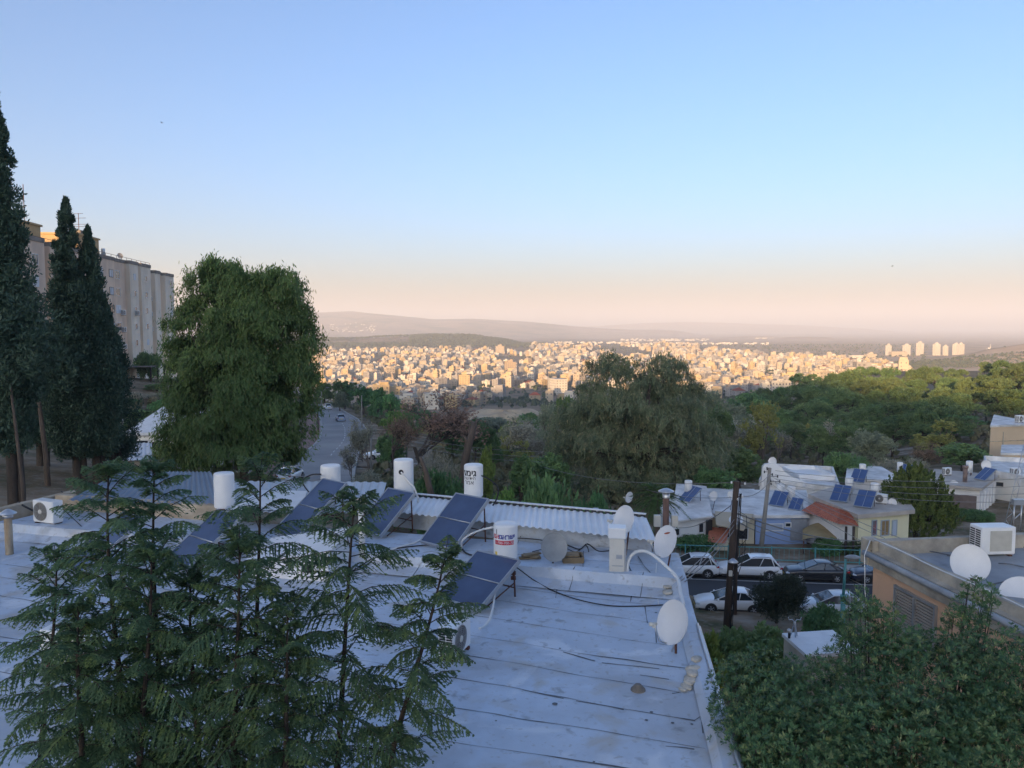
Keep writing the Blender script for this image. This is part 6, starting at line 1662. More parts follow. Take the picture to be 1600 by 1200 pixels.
def car(label, body_m, kind, loc, rz, group=None, rails=False, name='parked_car'):
    D = dict(suv=dict(L=4.35, W=1.84, H=1.66, prof=[(-2.17,.70,.80),(-2.12,.92,.90),(-1.85,1.10,.96),(-1.3,1.08,1),(-.3,1.04,1),(.7,1.02,1),(1.05,1.02,.99),(1.5,.99,.97),(1.88,.92,.92),(2.08,.78,.85),(2.17,.58,.76)], xb=(-2.03, 1.12), xr=(-1.50, -.02), clr=.26, wr=.37),
             sedan=dict(L=4.7, W=1.82, H=1.45, prof=[(-2.35,.66,.78),(-2.29,.90,.88),(-1.95,1.02,.95),(-1.3,1.0,.99),(-.3,.97,1),(.8,.94,1),(1.15,.93,.99),(1.65,.87,.97),(2.05,.78,.91),(2.26,.66,.83),(2.35,.5,.74)], xb=(-1.85, 1.2), xr=(-.95, -.02), clr=.2, wr=.34),
             hatch=dict(L=4.2, W=1.76, H=1.5, prof=[(-2.1,.66,.80),(-2.05,.90,.90),(-1.8,1.04,.96),(-1.2,1.02,1),(-.3,.99,1),(.7,.97,1),(1.05,.96,.99),(1.5,.90,.97),(1.85,.80,.91),(2.03,.66,.83),(2.1,.5,.75)], xb=(-1.98, 1.16), xr=(-1.25, -.02), clr=.2, wr=.33))[kind]
    t = thing(name, label, 'car', loc, rz, group); hw = D['W'] / 2; H = D['H']; c = D['clr']; wr = D['wr']
    P = D['prof']; b = MB(); vs = []; ring = []
    for (x, zs, wf) in P:
        w_ = hw * wf; ring = [(-w_ * .82, c + .02), (-w_ * .97, c + .10), (-w_ * 1.0, c + (zs - c) * .5), (-w_ * .985, c + (zs - c) * .72), (-w_ * .93, zs - .04), (-w_ * .80, zs), (-w_ * .4, zs + .025)]
        ring = ring + [(0, zs + .03)] + [(-y, z) for y, z in ring[::-1]]
        vs += [(x, y, z) for y, z in ring]
    n = len(ring); k = len(P)
    fs = [(j * n + i, (j + 1) * n + i, (j + 1) * n + i + 1, j * n + i + 1) for j in range(k - 1) for i in range(n - 1)] + [(j * n + n - 1, (j + 1) * n + n - 1, (j + 1) * n, j * n) for j in range(k - 1)]
    b.add(vs, fs, 0, True); b.add([vs[i] for i in range(n)], [tuple(range(n))], 0); b.add([vs[(k - 1) * n + i] for i in range(n)], [tuple(range(n - 1, -1, -1))], 0)
    b.build('body', body_m, t)
    zb = lambda x: float(np.interp(x, [p[0] for p in P], [p[1] for p in P])) - .01
    xb0, xb1 = D['xb']; xr0, xr1 = D['xr']; wb, wt = hw * .88, hw * .70
    # glass house
    def side(u, z0=None):  # u along the base
        pass
    B = {(-1, 0): (xb0, -wb), (1, 0): (xb0, wb), (-1, 1): (xb1, -wb * .97), (1, 1): (xb1, wb * .97)}
    R0, R1 = (xr0, wt), (xr1, wt)
    v = lambda x, y, z: Vector((x, y, z))
    b0l, b0r, b1l, b1r = v(xb0, wb, zb(xb0)), v(xb0, -wb, zb(xb0)), v(xb1, wb, zb(xb1)), v(xb1, -wb, zb(xb1))
    r0l, r0r, r1l, r1r = v(xr0, wt, H - .05), v(xr0, -wt, H - .05), v(xr1, wt, H - .05), v(xr1, -wt, H - .05)
    g = MB(); g.add([b1l, b1r, r1r, r1l], [(0, 1, 2, 3)]); g.build('windscreen', GLASS, t)
    g = MB(); g.add([b0r, b0l, r0l, r0r], [(0, 1, 2, 3)]); g.build('rear_window', GLASS, t)
    for s, (b0, b1, r0, r1) in ((1, (b0l, b1l, r0l, r1l)), (-1, (b0r, b1r, r0r, r1r))):
        mids = [b0.lerp(b1, .5), r0.lerp(r1, .5)]; mids[0].z = zb(mids[0].x); 
        g = MB(); g.add([b0, mids[0], b1, r1, mids[1] + v(0, 0, .04), r0], [(0, 1, 4, 5), (1, 2, 3, 4)] if s < 0 else [(5, 4, 1, 0), (4, 3, 2, 1)]); g.build('side_window', GLASS, t)
    rf = MB(); vs = []; nx = 8
    for i in range(nx + 1):
        u = i / nx; x = xr0 - .06 + (xr1 + .12 - xr0) * u; hz = .075 * math.sin((.25 + u * .6) * math.pi) - .035
        for yy, dz in ((-1.02, -.012), (-.8, .025), (-.4, .042), (0, .046), (.4, .042), (.8, .025), (1.02, -.012)): vs.append((x + (.0), yy * wt, H - .05 + hz + dz))
    rf.add(vs, [((i + 1) * 7 + j, (i + 1) * 7 + j + 1, i * 7 + j + 1, i * 7 + j) for i in range(nx) for j in range(6)], 0, True)
    out = .012
    def pillar(p, q, r=.035): rf.tube([p, q], r, n=5)
    for s in (1, -1):
        o = v(0, s * out, 0)
        pl = (b0l, b1l, r0l, r1l) if s > 0 else (b0r, b1r, r0r, r1r)
        pillar(pl[1] + o, pl[3] + o, .028); pillar(pl[0] + o, pl[2] + o, .06 if kind == 'suv' else .05); rf.tube([pl[2] + o, pl[2].lerp(pl[3], .5) + v(0, s * out, .045), pl[3] + o], .03, n=5)
        m0 = pl[0].lerp(pl[1], .46); m0.z = zb(m0.x); m1 = pl[2].lerp(pl[3], .42) + v(0, 0, .03); rf.tube([m0 + o, m1 + o], .03, n=4)
        q0 = pl[0].lerp(pl[1], .14); q0.z = zb(q0.x); q1 = pl[2].lerp(pl[3], .05); rf.tube([q0 + o, q1 + o], .045, n=4)
    rf.build('roof', body_m, t)
    if rails:
        rl = MB()
        for s in (1, -1): rl.tube([(xr0 + .1, s * wt * .92, H - .02), (xr0 + .3, s * wt * .92, H + .05), (xr1 - .3, s * wt * .92, H + .05), (xr1 - .1, s * wt * .92, H - .02)], .016, n=5)
        rl.build('roof_rails', TRIM, t)
    wx = (D['L'] * -.292, D['L'] * .292)
    aw = MB()
    for x in wx:
        for s in (1, -1):
            M = Matrix.Translation((x, s * (hw - .08), wr)) @ Matrix.Rotation(R(90), 4, 'X')
            aw.lathe([(.001, -.095), (wr * 1.16, -.095), (wr * 1.16, .095), (.001, .095)], n=20, mtx=M, smooth=False)
    aw.box((0, 0, c + .06), (D['L'] * .93, D['W'] * .93, .16)); aw.build('wheel_arches', TRIM, t)
    for x in wx:
        for s in (1, -1):
            M = Matrix.Translation((x, s * (hw - .065), wr)) @ Matrix.Rotation(R(90), 4, 'X')
            w_ = MB(); w_.lathe([(wr * .62, -.1), (wr * .92, -.1), (wr, -.07), (wr, .07), (wr * .92, .1), (wr * .62, .1)], n=22, mtx=M)
            wo = w_.build('wheel', TYRE, t)
            rm = MB(); z_ = -.085 * s
            rm.lathe([(wr * .63, z_), (wr * .57, z_ * .9), (wr * .53, z_ * .6)], n=20, mtx=M)
            for q in range(5):
                a = q * 2 * math.pi / 5 + x; rm.tube([M @ Vector((0, 0, z_ * 1.02)), M @ Vector((wr * .6 * math.cos(a), wr * .6 * math.sin(a), z_))], wr * .09, n=5)
            rm.build('rim', RIM, wo)
            dk = MB(); dk.disc((0, 0, 0), wr * .6, 16, mtx=M, z=z_ * .5); dk.f = [f if s < 0 else f[::-1] for f in dk.f]; dk.build('brake_disc', TRIM, wo)
    L2 = D['L'] / 2; zh = float(np.interp(L2 - .22, [p[0] for p in P], [p[1] for p in P])) - .12; zt = .86 if kind != 'suv' else .95
    for s in (1, -1):
        h = MB(); h.box((L2 - .17, s * hw * .66, zh), (.30, .34, .13), rz=-s * .5, bev=.04); h.build('headlight', LAMP, t)
        h = MB(); h.box((-L2 + .14, s * hw * .72, zt - .04), (.26, .30, .15), rz=s * .4, bev=.03); h.build('tail_light', TAIL, t)
        h = MB(); h.box((xb1 - .28, s * (hw + .02), zb(xb1) + .06), (.12, .2, .13), bev=.03); h.build('mirror', body_m, t)
    gr = MB(); gr.box((L2 - .005, 0, c + .26), (.05, hw * 1.0, .16), bev=.015); gr.build('grille', TRIM, t)
    p_ = MB(); p_.box((L2 + .026, 0, c + .2), (.012, .50, .11)); p_.build('number_plate', PLATE, t)
    p_ = MB(); p_.box((-L2 - .01, 0, .62), (.012, .50, .11)); p_.build('number_plate', PLATE, t)
    for s in (1, -1):
        tr = MB(); tr.box((-.05, s * hw * .985, c + .1), (D['L'] * .42, .03, .07)); tr.build('side_trim', TRIM, t)
    return t
def cars():
    a = math.atan2(SD.y, SD.x); rz = math.pi + a; G = 'cars parked along the street'
    def at_px(px, off): # point on the street line of offset off under a photo column
        u = (px - 800) / F; s = (S0.y * u + SN.y * off * u - S0.x - SN.x * off) / (SD.x - SD.y * u); p = ST_(s, off); return (p.x, p.y, -16.78)
    car('white compact suv with dark roof rails, leftmost of the far parked row', WHITEP, 'suv', at_px(1084, -.15), rz, G, True).scale = (0.84, 0.86, 0.84)
    car('larger white suv parked behind the wooden pole', WHITEP, 'suv', at_px(1178, -.1), rz, G, True).scale = (0.94, 0.88, 0.87)
    car('glossy black sedan in the far parked row', BLACKP, 'sedan', at_px(1284, -.15), rz, G).scale = (0.86, 0.86, 0.85)
    car('dark blue car half hidden by the orange building', NAVYP, 'sedan', at_px(1390, -.15), rz, G).scale = (0.86, 0.86, 0.85)
    car('white sedan parked on the near kerb behind the round shrub', WHITEP, 'sedan', at_px(1149, -6.55), rz, G).scale = (0.88, 0.88, 0.86)
    car('silvery white hatchback on the near kerb beside the turquoise lamp', paint('silvery_white_paint', (.58, .60, .62)), 'hatch', at_px(1310, -6.6), rz, G).scale = (0.88, 0.88, 0.86)
    x, w_, z = ROAD(166); car('pale blue car driving away on the valley road', BLUEP, 'hatch', (x + w_ * .52, 166, z), R(108), name='car')
    x, w_, z = ROAD(200); car('small white car far down the valley road', WHITEP, 'hatch', (x + w_ * .5, 200, z), R(120), name='car')
    car('white car parked on the dirt lot behind the small round tree', WHITEP, 'sedan', ((594 - 800) / F * 104, 104, gz((594 - 800) / F * 104, 104) + .16), R(200))
    x, w_, z = ROAD(82); car('white car with red tail lamps partly behind the canopy', WHITEP, 'hatch', ((450 - 800) / F * 82, 82, z), R(85), name='car')
    # concrete block seats and debris on the lot
    for px, py, lab in ((618, 690, 'white concrete block lying on the dark lot'), (640, 735, 'pale concrete slab at the back of the lot')):
        d = 96; x = (px - 800) / F * d; t = thing('concrete_block', lab, 'block', (x, d, gz(x, d) + .16)); b = MB(); b.box((0, 0, .25), (1.6, .6, .12)); b.box((-.5, 0, .08), (.2, .5, .3)); b.box((.5, 0, .08), (.2, .5, .3)); b.build('slab', M_KERB, t)
cars()

# ---- houses below the pine wood
def window(t, p, rz, w, h, frame=M_WHITE2, pane=M_GLASSW, bars=0, name='window', shutter=None):
    """window on a wall; p is its middle on the wall face, rz the direction its width runs"""
    d = Vector((math.cos(rz), math.sin(rz), 0)); f = MB(); p = Vector(p)
    for s in (-1, 1):
        f.box(p + d * s * (w / 2) + Vector((0, 0, 0)), (.07, .12, h + .07), rz=rz); f.box(p + Vector((0, 0, s * h / 2)), (w - .07, .11, .07), rz=rz)
    for i in range(bars): f.box(p + d * (w * ((i + 1) / (bars + 1) - .5)), (.04, .10, h - .07), rz=rz)
    o = f.build(name, frame, t, True); g = MB(); g.box(p, (w, .05, h), rz=rz); q = g.build('pane', pane, o); return o
def house(label, poly, z0, z1, wall, roof_m=None, over=.25, name='house', slab=.22, parapet=0, back_up=0.0):
    c = np.mean(poly, 0); t = thing(name, label, 'house', (c[0], c[1], z0))
    b = MB(); b.prism(poly, z0 - 1.5, z1 - .02); b.build('wall', wall, t, True)
    r = MB(); cx, cy_ = c; P = []
    for x, y in poly:
        v = Vector((x - cx, y - cy_)); L = v.length; v = v * ((L + over * 1.3) / L); P.append((cx + v.x, cy_ + v.y))
    r.prism(P, z1 - .02, z1 + slab)
    if parapet:
        n = len(P)
        for i in range(n):
            a, b_ = Vector((*P[i], 0)), Vector((*P[(i + 1) % n], 0)); d = b_ - a; m = (a + b_) / 2; nn = Vector((-d.y, d.x, 0)).normalized() * .1
            r.box((m.x + nn.x, m.y + nn.y, z1 + slab + parapet / 2), (d.length - .22, .2, parapet), rz=math.atan2(d.y, d.x))
    r.build('roof', roof_m or M_HROOF, t, True)
    return t
M_HROOF = mat('pale_house_roof', (.82, .81, .79), rough=.8, col2=(.50, .49, .47), scale=.6, detail=8)
M_HROOF2 = mat('dusty_concrete_roof', (.56, .50, .43), rough=.9, col2=(.38, .34, .30), scale=.5, detail=8)
def X(px, d): return (px - 800) / F * d
def Zr(py, d): return (510 - py) / F * d
def mini_tank(px, py, d, label, h=1.1, r=.32, stand=.3, zroof=None):
    c = atd(px, py, d); z = c.z if zroof is None else zroof
    if 'mt' not in CH:
        t = thing('water_tank', label, 'water tank', (c.x, c.y, z), 0, 'small white tanks on the house roofs')
        b = MB(); b.lathe([(.001, stand), (r, stand), (r, stand + h), (r * .9, stand + h + .04), (.001, stand + h + .05)], n=16); b.build('tank_body', M_TANK, t)
        s = MB(); 
        for a in range(4): s.tube([(r * .8 * math.cos(a * 1.57), r * .8 * math.sin(a * 1.57), 0), (r * .8 * math.cos(a * 1.57), r * .8 * math.sin(a * 1.57), stand)], .03, n=4)
        s.build('stand', M_RUST, t); CH['mt'] = t; return t
    return copy_tree(CH['mt'], label, (c.x, c.y, z))
def mini_panel(px, py, d, label, rz=-40, zroof=None, s=.86):
    c = atd(px, py, d); z = c.z if zroof is None else zroof
    if 'mp' not in CH:
        t = thing('solar_panel', label, 'solar panel', (c.x, c.y, z), R(rz), 'small solar panels on the house roofs'); M = Matrix.Translation((0, 0, .15)) @ Matrix.Rotation(R(38), 4, 'X')
        f = MB()
        for x in (-.75, .75): f.box(None, (.05, 2.0, .1), mtx=M @ Matrix.Translation((x, 1, 0)))
        for y in (.02, 1.98): f.box(None, (1.45, .05, .1), mtx=M @ Matrix.Translation((0, y, 0)))
        f.box(None, (.04, 1.9, .102), mtx=M @ Matrix.Translation((0, 1, 0))); f.build('frame', M_ALU, t)
        g = MB(); g.box(None, (1.45, 1.9, .06), mtx=M @ Matrix.Translation((0, 1, .015))); g.build('absorber', mat('blue_collector', (.06, .11, .26), rough=.2, var=.2, scale=1, spec=.8), t)
        s_ = MB()
        for x in (-.6, .6): s_.tube([(x, 1.5, 1.25), (x, 1.55, 0)], .03, n=4)
        s_.build('support', M_RUST, t); CH['mp'] = t; t.scale = (s,) * 3; return t
    return copy_tree(CH['mp'], label, (c.x, c.y, z), rz=R(rz), scale=s)
def houses():
    CREAMW = mat('cream_house_wall', (.74, .67, .50), rough=.85, var=.12, scale=.7); WHITEW = mat('white_house_wall', (.84, .84, .83), rough=.8, var=.1, scale=.6); BLUEW = mat('blue_house_wall', (.30, .42, .70), rough=.8, var=.12, scale=.6)
    YELW = mat('pale_yellow_house_wall', (.80, .76, .52), rough=.85, var=.08, scale=.6); TANW = mat('tan_house_wall', (.66, .52, .36), rough=.85, var=.1, scale=.5); GRW = mat('grey_white_house_wall', (.76, .75, .74), rough=.85, var=.15, scale=.6)
    # low white house at the left
    t = house('low white house with a sloping white roof behind the fence', [(X(1046, 58), 58), (X(1118, 59.5), 59.5), (X(1118, 59.5) + .8, 66), (X(1046, 58) + .8, 66)], -16.9, -14.85, WHITEW, over=.2, slab=.05)
    r = MB(); a = [(X(1050, 57.4), 57.4, -14.7), (X(1118, 59), 59, -14.62), (X(1118, 65) - .3, 66, -13.75), (X(1062, 66), 66.4, -13.6)]; r.add(a + [(x, y, z - .12) for x, y, z in a], [(0, 1, 2, 3), (7, 6, 5, 4), (0, 4, 5, 1), (1, 5, 6, 2), (2, 6, 7, 3), (3, 7, 4, 0)]); r.build('sloping_roof', M_HROOF, t, True)
    u = MB(); rz = math.atan2(1.5, X(1118, 59.5) - X(1046, 58))
    for px, py, w_, h_ in ((1058, 836, .9, .55), (1100, 829, .45, .75)): d = float(np.interp(px, [1046, 1118], [58, 59.5])); window(t, (X(px, d), d - .02, Zr(py, d)), rz, w_, h_)
    d = 59.2; dr = MB(); dr.box((X(1113, d), d - .04, -15.95), (.55, .08, 1.9), rz=rz); dr.build('door', M_DARKGR, t, True)
    # cream and blue house
    A = (X(1117, 60.5), 60.5); B = (X(1187, 60), 60); C = (X(1269, 60.2), 60.2)
    t = house('flat roofed house with a bright blue front wall', [(B[0], B[1]), C, (X(1264, 69), 69), (X(1184, 69), 69)], -17.1, -15.0, BLUEW)
    for px, py, w_, h_ in ((1215, 828, 1.5, .55), (1238, 824, .45, .32)): window(t, (X(px, 60.1), 60.06, Zr(py, 60.1)), .02, w_, h_, pane=M_GLASSW if px > 1220 else mat('pale_blind', (.35, .42, .55), rough=.6))
    b = MB(); b.box((X(1255, 60.2), 60.1, -16.0), (1.3, .12, 1.7), rz=.02); b.build('grey_door', mat('grey_shed_door', (.30, .33, .38), rough=.6, var=.2, scale=2), t, True)
    t = house('cream house with a beige awning, joined to the blue house', [A, (B[0] - .06, B[1] + .1), (X(1184, 69) - .06, 69.2), (X(1111, 69.4), 69.4)], -17.1, -14.95, CREAMW)
    w_ = MB(); a = [(X(1122, 60.2), 60.2, -14.55), (X(1182, 59.8), 59.6, -14.62), (X(1168, 57.5), 57.5, -15.35), (X(1124, 58), 58, -15.05)]
    w_.add(a + [(x, y, z - .08) for x, y, z in a], [(0, 1, 2, 3)[::-1], (7, 6, 5, 4)[::-1], (0, 4, 5, 1), (1, 5, 6, 2), (2, 6, 7, 3), (3, 7, 4, 0)]); w_.build('awning', mat('beige_awning', (.50, .42, .30), rough=.8, var=.1, scale=1), t, True)
    for px, py in ((1136, 835), (1165, 838)): window(t, (X(px, 60.3), 60.2, Zr(py, 60.3)), -.05, .9, .9)
    t2 = thing('brick_lean_to', 'small red tiled lean-to under the awning', 'lean-to', (X(1130, 58.2), 58.2, -16.8)); b = MB(); b.add([(X(1110, 57.3), 57.3, -16.2), (X(1140, 57), 57, -16.25), (X(1146, 59.5), 59.5, -15.75), (X(1114, 59.8), 59.8, -15.7)], [(0, 1, 2, 3)]); b.build('roof', M_TILE, t2, True)
    b = MB(); b.box((X(1128, 58.4), 58.4, -16.6), (1.1, 1.6, .7)); b.build('wall', CREAMW, t2, True)
    # yellow house with the red tiles
    poly = [(X(1350, 57), 57), (X(1430, 58.6), 58.6), (X(1432, 60) + .5, 62.5), (X(1330, 66), 67), (X(1290, 62), 63.5)]
    t = house('pale yellow house with a red tiled porch roof', poly, -17, -14.25, YELW, M_HROOF2, over=.35, slab=.3)
    rz = math.atan2(1.6, poly[1][0] - poly[0][0])
    for px, w_, m, lab in ((1375, .42, mat('red_poster_pane', (.45, .10, .10), rough=.5, col2=(.12, .13, .16), scale=2.2), 0), (1392, .75, mat('brown_blind', (.32, .22, .10), rough=.6, var=.2, scale=4), 1), (1407, .42, mat('pale_blue_blind', (.45, .52, .62), rough=.6), 0)):
        d = float(np.interp(px, [1350, 1430], [57, 58.6])); window(t, (X(px, d), d - .03, Zr(829, d)), rz, w_, 1.15, frame=mat('grey_blue_frame', (.35, .42, .5), rough=.5), pane=m, bars=lab)
    # white wing under the tiles
    w_ = MB(); q = [(X(1265, 61), 61), (X(1322, 57.2), 57.2), (X(1345, 57.3), 57.4), (X(1296, 62), 63)]; w_.prism(q, -18, -14.75); w_.build('porch_wall', WHITEW, t, True)
    def tiles(name, c00, c10, c11, c01, par):
        b = MB(); n, k = 18, 9; P = lambda u, v: Vector(c00).lerp(Vector(c10), u).lerp(Vector(c01).lerp(Vector(c11), u), v)
        vs = []; nrm = (Vector(c10) - Vector(c00)).cross(Vector(c01) - Vector(c00)).normalized(); nrm = nrm if nrm.z > 0 else -nrm
        for j in range(k * 2):
            for i in range(n * 2 + 1):
                u = i / (n * 2); v = (j // 2 + (j % 2) * .999) / k
                vs.append(P(u, v) + nrm * ((.05 if i % 2 else 0) + (0 if j % 2 else .04)))
        m_ = n * 2 + 1; b.add(vs, [(j * m_ + i, j * m_ + i + 1, (j + 1) * m_ + i + 1, (j + 1) * m_ + i) for j in range(k * 2 - 1) for i in range(n * 2)]); return b.build(name, M_TILE, par, True)
    tiles('tiled_roof', (X(1258, 60.4), 60.4, Zr(802, 60.4)), (X(1318, 56.6), 56.6, Zr(824, 56.6)), (X(1324, 58.6), 58.8, Zr(800, 58.8)), (X(1282, 62.5), 62.5, Zr(787, 62.5)), t)
    tiles('tiled_roof', (X(1318, 56.6), 56.6, Zr(824, 56.6)), (X(1352, 55.8), 55.8, Zr(828, 55.8)), (X(1338, 57.6), 57.8, Zr(805, 57.8)), (X(1322, 58.4), 58.6, Zr(799, 58.6)), t)
    for px, d in ((1331, 56.4), (1343, 56.1)): b = MB(); b.tube([(X(px, d), d, -17.2), (X(px, d), d, Zr(827, d))], .09, n=6); b.build('porch_post', BARKD, t, True)
    # canopy tarpaulin in the yard
    t2 = thing('yard_canopy', 'sagging ochre canopy over the yard left of the yellow house', 'canopy', (X(1290, 58), 58, -16.8)); b = MB(); vs = []
    for j in range(5):
        for i in range(9):
            u, v_ = i / 8, j / 4; px = 1262 + u * 54; d = 57 + v_ * 2.5; vs.append((X(px, d), d, -15.95 + .5 * math.sin(u * math.pi) * (0.4 + .6 * v_) + .15 * v_))
    b.add(vs, [(j * 9 + i, j * 9 + i + 1, (j + 1) * 9 + i + 1, (j + 1) * 9 + i) for j in range(4) for i in range(8)], 0, True); b.build('cover', mat('ochre_tarpaulin', (.36, .27, .13), rough=.8, var=.25, scale=1.5), t2, True)
    b = MB(); 
    for px, d in ((1264, 57), (1314, 57), (1264, 59.5), (1314, 59.5)): b.tube([(X(px, d), d, -17), (X(px, d), d, -15.95)], .05, n=5)
    b.build('post', M_RUST, t2, True)
    # stepped white building behind
    d0 = 74; poly = [(X(1192, d0), d0), (X(1262, d0 - 1.5), d0 - 1.5), (X(1318, d0 - 3), d0 - 3), (X(1318, d0) + 2.2, d0 + 7), (X(1192, d0 + 9) + .8, d0 + 9)]
    t = house('stepped white building with a curved end wall and a dish on top', poly, -18, Zr(768, d0 - 2), WHITEW, over=.12, parapet=.35)
    b = MB(); fin = []; d = d0 + .3
    for (px, py) in ((1191, 806), (1193, 730), (1197, 726), (1211, 724), (1219, 728), (1227, 737), (1236, 744), (1258, 752), (1312, 770), (1312, 806)): fin.append((X(px, d), Zr(py, d)))
    n = len(fin); b.add([(x, d - .5 - max(0, x - 25) * .33, z) for x, z in fin] + [(x + .1, d + .1 - max(0, x - 25) * .33, z) for x, z in fin], [tuple(range(n)), tuple(range(2 * n - 1, n - 1, -1))] + [(i, n + i, n + (i + 1) % n, (i + 1) % n) for i in range(n)]); b.build('curved_wall', WHITEW, t, True)
    d = d0 + 4; b = MB(); x0, x1 = X(1240, d), X(1294, d); zt = Zr(742, d)
    b.box(((x0 + x1) / 2, d, zt - 1.0), (x1 - x0, 5, 2.0)); 
    for s in (-1, 1): b.box(((x0 + x1) / 2, d + s * 2.4, zt + .17), (x1 - x0 + .1, .2, .34)); b.box(((x0 + x1) / 2 + s * (x1 - x0) / 2, d, zt + .17), (.2, 4.6, .34))
    b.build('upper_storey', WHITEW, t, True)
    for px, py, ww, hh in ((1228, 773, .95, .5), (1258, 775, .9, .55), (1273, 777, .5, 1.0)): dd = float(np.interp(px, [1192, 1262, 1318], [d0, d0 - 1.5, d0 - 3])); window(t, (X(px, dd), d0 - .28 - max(0, X(px, dd) - 25) * .33, Zr(py, dd)), -.32, ww, hh, frame=M_DARKGR)
    # houses at the far right
    d = 74; poly = [(X(1462, d), d), (X(1541, d - 2), d - 2), (X(1566, d + 4), d + 4), (X(1470, d + 7), d + 7)]
    t = house('grey-white house with a slatted side wall and solar panel', poly, -18.3, Zr(768, d - 2), GRW, M_HROOF2, over=.3, slab=.25)
    b = MB(); q0, q1 = Vector((*poly[0], 0)), Vector((*poly[1], 0)); m = q0.lerp(q1, .62); b.box((m.x, m.y - .04, -16.75), (2.6, .12, 1.5), rz=math.atan2(-2, q1.x - q0.x)); b.build('shutter', mat('brown_roller_shutter', (.17, .13, .12), rough=.6, var=.3, scale=2), t, True)
    b = MB(); q2 = Vector((*poly[2], 0))
    for i in range(5): p = q1.lerp(q2, (i + .6) / 5.4); b.box((p.x + .05, p.y, -17), (.10, .34, 2.3), rz=math.atan2((q2 - q1).y, (q2 - q1).x) + R(90))
    b.build('slat_wall', WHITEW, t, True)
    d = 80; poly = [(X(1552, d), d), (X(1640, d - 6), d - 6), (X(1650, d) + 3, d + 6), (X(1545, d + 8), d + 8)]
    t = house('white two-level house with a pinkish parapet at the right edge', poly, -17.5, Zr(752, d - 3), mat('off_white_house_wall', (.78, .76, .71), rough=.85, var=.1, scale=.5), over=.1, parapet=.5, slab=.1)
    for px, py, ww, hh in ((1571, 759, .6, .35), (1592, 790, .7, .4)): window(t, (X(px, d - 1.6), d - 1.62, Zr(py, d - 1.6)), -.5, ww, hh, frame=M_DARKGR)
    d = 88; t = house('low flat pale roofed house behind the candle-shoot tree', [(X(1330, d), d), (X(1410, d), d - 1), (X(1415, d) + 1, d + 7), (X(1332, d + 8), d + 8)], -19.5, Zr(752, d), GRW, over=.3)
    d = 100; poly = [(X(1553, d), d), (X(1650, d), d + 2), (X(1650, d), d + 12), (X(1558, d + 12), d + 12)]
    t = house('tan rendered block with a white roof at the right edge', poly, -17, Zr(668, d), TANW, M_HROOF, over=.25)
    b = MB(); b.tube([(X(1576, d) , d + .3, -17), (X(1576, d), d + .3, Zr(676, d))], .06, n=6); b.box((X(1600, d), d + .9, Zr(691, d)), (8.2, .1, .08), rz=.24); b.build('drain_pipe', M_CONC, t, True)
    c = atd(1592, 664, d + 3); outdoor_unit((c.x, c.y, Zr(668, d) + .23), R(30), 1.1, .6, .9, 'grey air conditioner on the tan block roof')
    d = 90; house('low white roofed annex below the tan block', [(X(1573, d), d), (X(1660, d), d), (X(1660, d), d + 6), (X(1575, d + 6), d + 6)], -17.5, Zr(712, d), TANW, M_HROOF, over=.3)
    # roof gear of the houses
    zb = -15.0 + .22
    mini_panel(1212, 798, 62.5, 'solar panel behind the concrete pole on the blue house roof', zroof=zb, s=.8); mini_panel(1240, 805, 61.3, 'solar panel on the blue house roof nearer its front edge', zroof=zb, s=.62)
    mini_tank(1219, 780, 65, 'white tank behind the solar panel on the blue house', zroof=zb); mini_tank(1236, 785, 64, 'white tank right of the panels on the blue house roof', zroof=zb)
    zy = -14.25 + .3
    mini_panel(1309, 792, 60.5, 'deep blue solar panel on the yellow house beside the tiles', zroof=zy); mini_panel(1347, 802, 58.5, 'deep blue solar panel at the front of the yellow house roof', zroof=zy)
    mini_tank(1326, 781, 63.5, 'white tank with a red mark behind the upper panel', zroof=zy); mini_tank(1366, 786, 61.2, 'white tank behind the front panel of the yellow house', zroof=zy)
    mini_panel(1338, 770, 73.5, 'solar panel on the stepped white building', zroof=Zr(768, 72) + .3); mini_tank(1347, 756, 76, 'white tank on the stepped white building under its dish', zroof=Zr(768, 72) + .3)
    zg = Zr(768, 72) + .25
    mini_panel(1530, 757, 75, 'solar panel on the grey-white house facing left', rz=-75, zroof=zg); mini_tank(1514, 742, 78, 'white tank on the grey-white house beside the brown chimney', zroof=zg)
    mini_tank(1406, 735, 90, 'white tank on the low house behind the candle-shoot tree', zroof=Zr(752, 88) + .25); mini_panel(1412, 748, 89, 'solar panel on the low house behind the candle-shoot tree', zroof=Zr(752, 88) + .25)
    mini_tank(1075, 790, 63, 'white tank on the sloping roof of the low white house', zroof=-14.1); mini_panel(1068, 800, 62, 'solar panel on the sloping roof of the low white house', rz=-60, zroof=-14.3)
    outdoor_unit((X(1385, 60.3), 60.3, zy), R(-35), .9, .4, .7, 'small air conditioner on the yellow house roof beside the dish')
    outdoor_unit((X(1487, 78), 78, zg), R(20), .9, .4, .7, 'small air conditioner on the grey-white house roof')
    outdoor_unit((X(1600, 78), 78.5, Zr(752, 77) + .1), R(20), 1.0, .5, .8, 'air conditioner on the white house at the right edge')
    c = atd(1512, 760, 74); t = thing('brick_chimney', 'brown pipe chimney on the grey-white house roof', 'chimney', (c.x, 74.5, zg)); b = MB(); b.tube([(0, 0, 0), (0, 0, 1.55)], .2, n=10); b.tube([(0, 0, 1.35), (0, 0, 1.6)], .27, n=10); b.build('flue', mat('brown_flue', (.28, .2, .17), rough=.8, var=.3, scale=3), t)
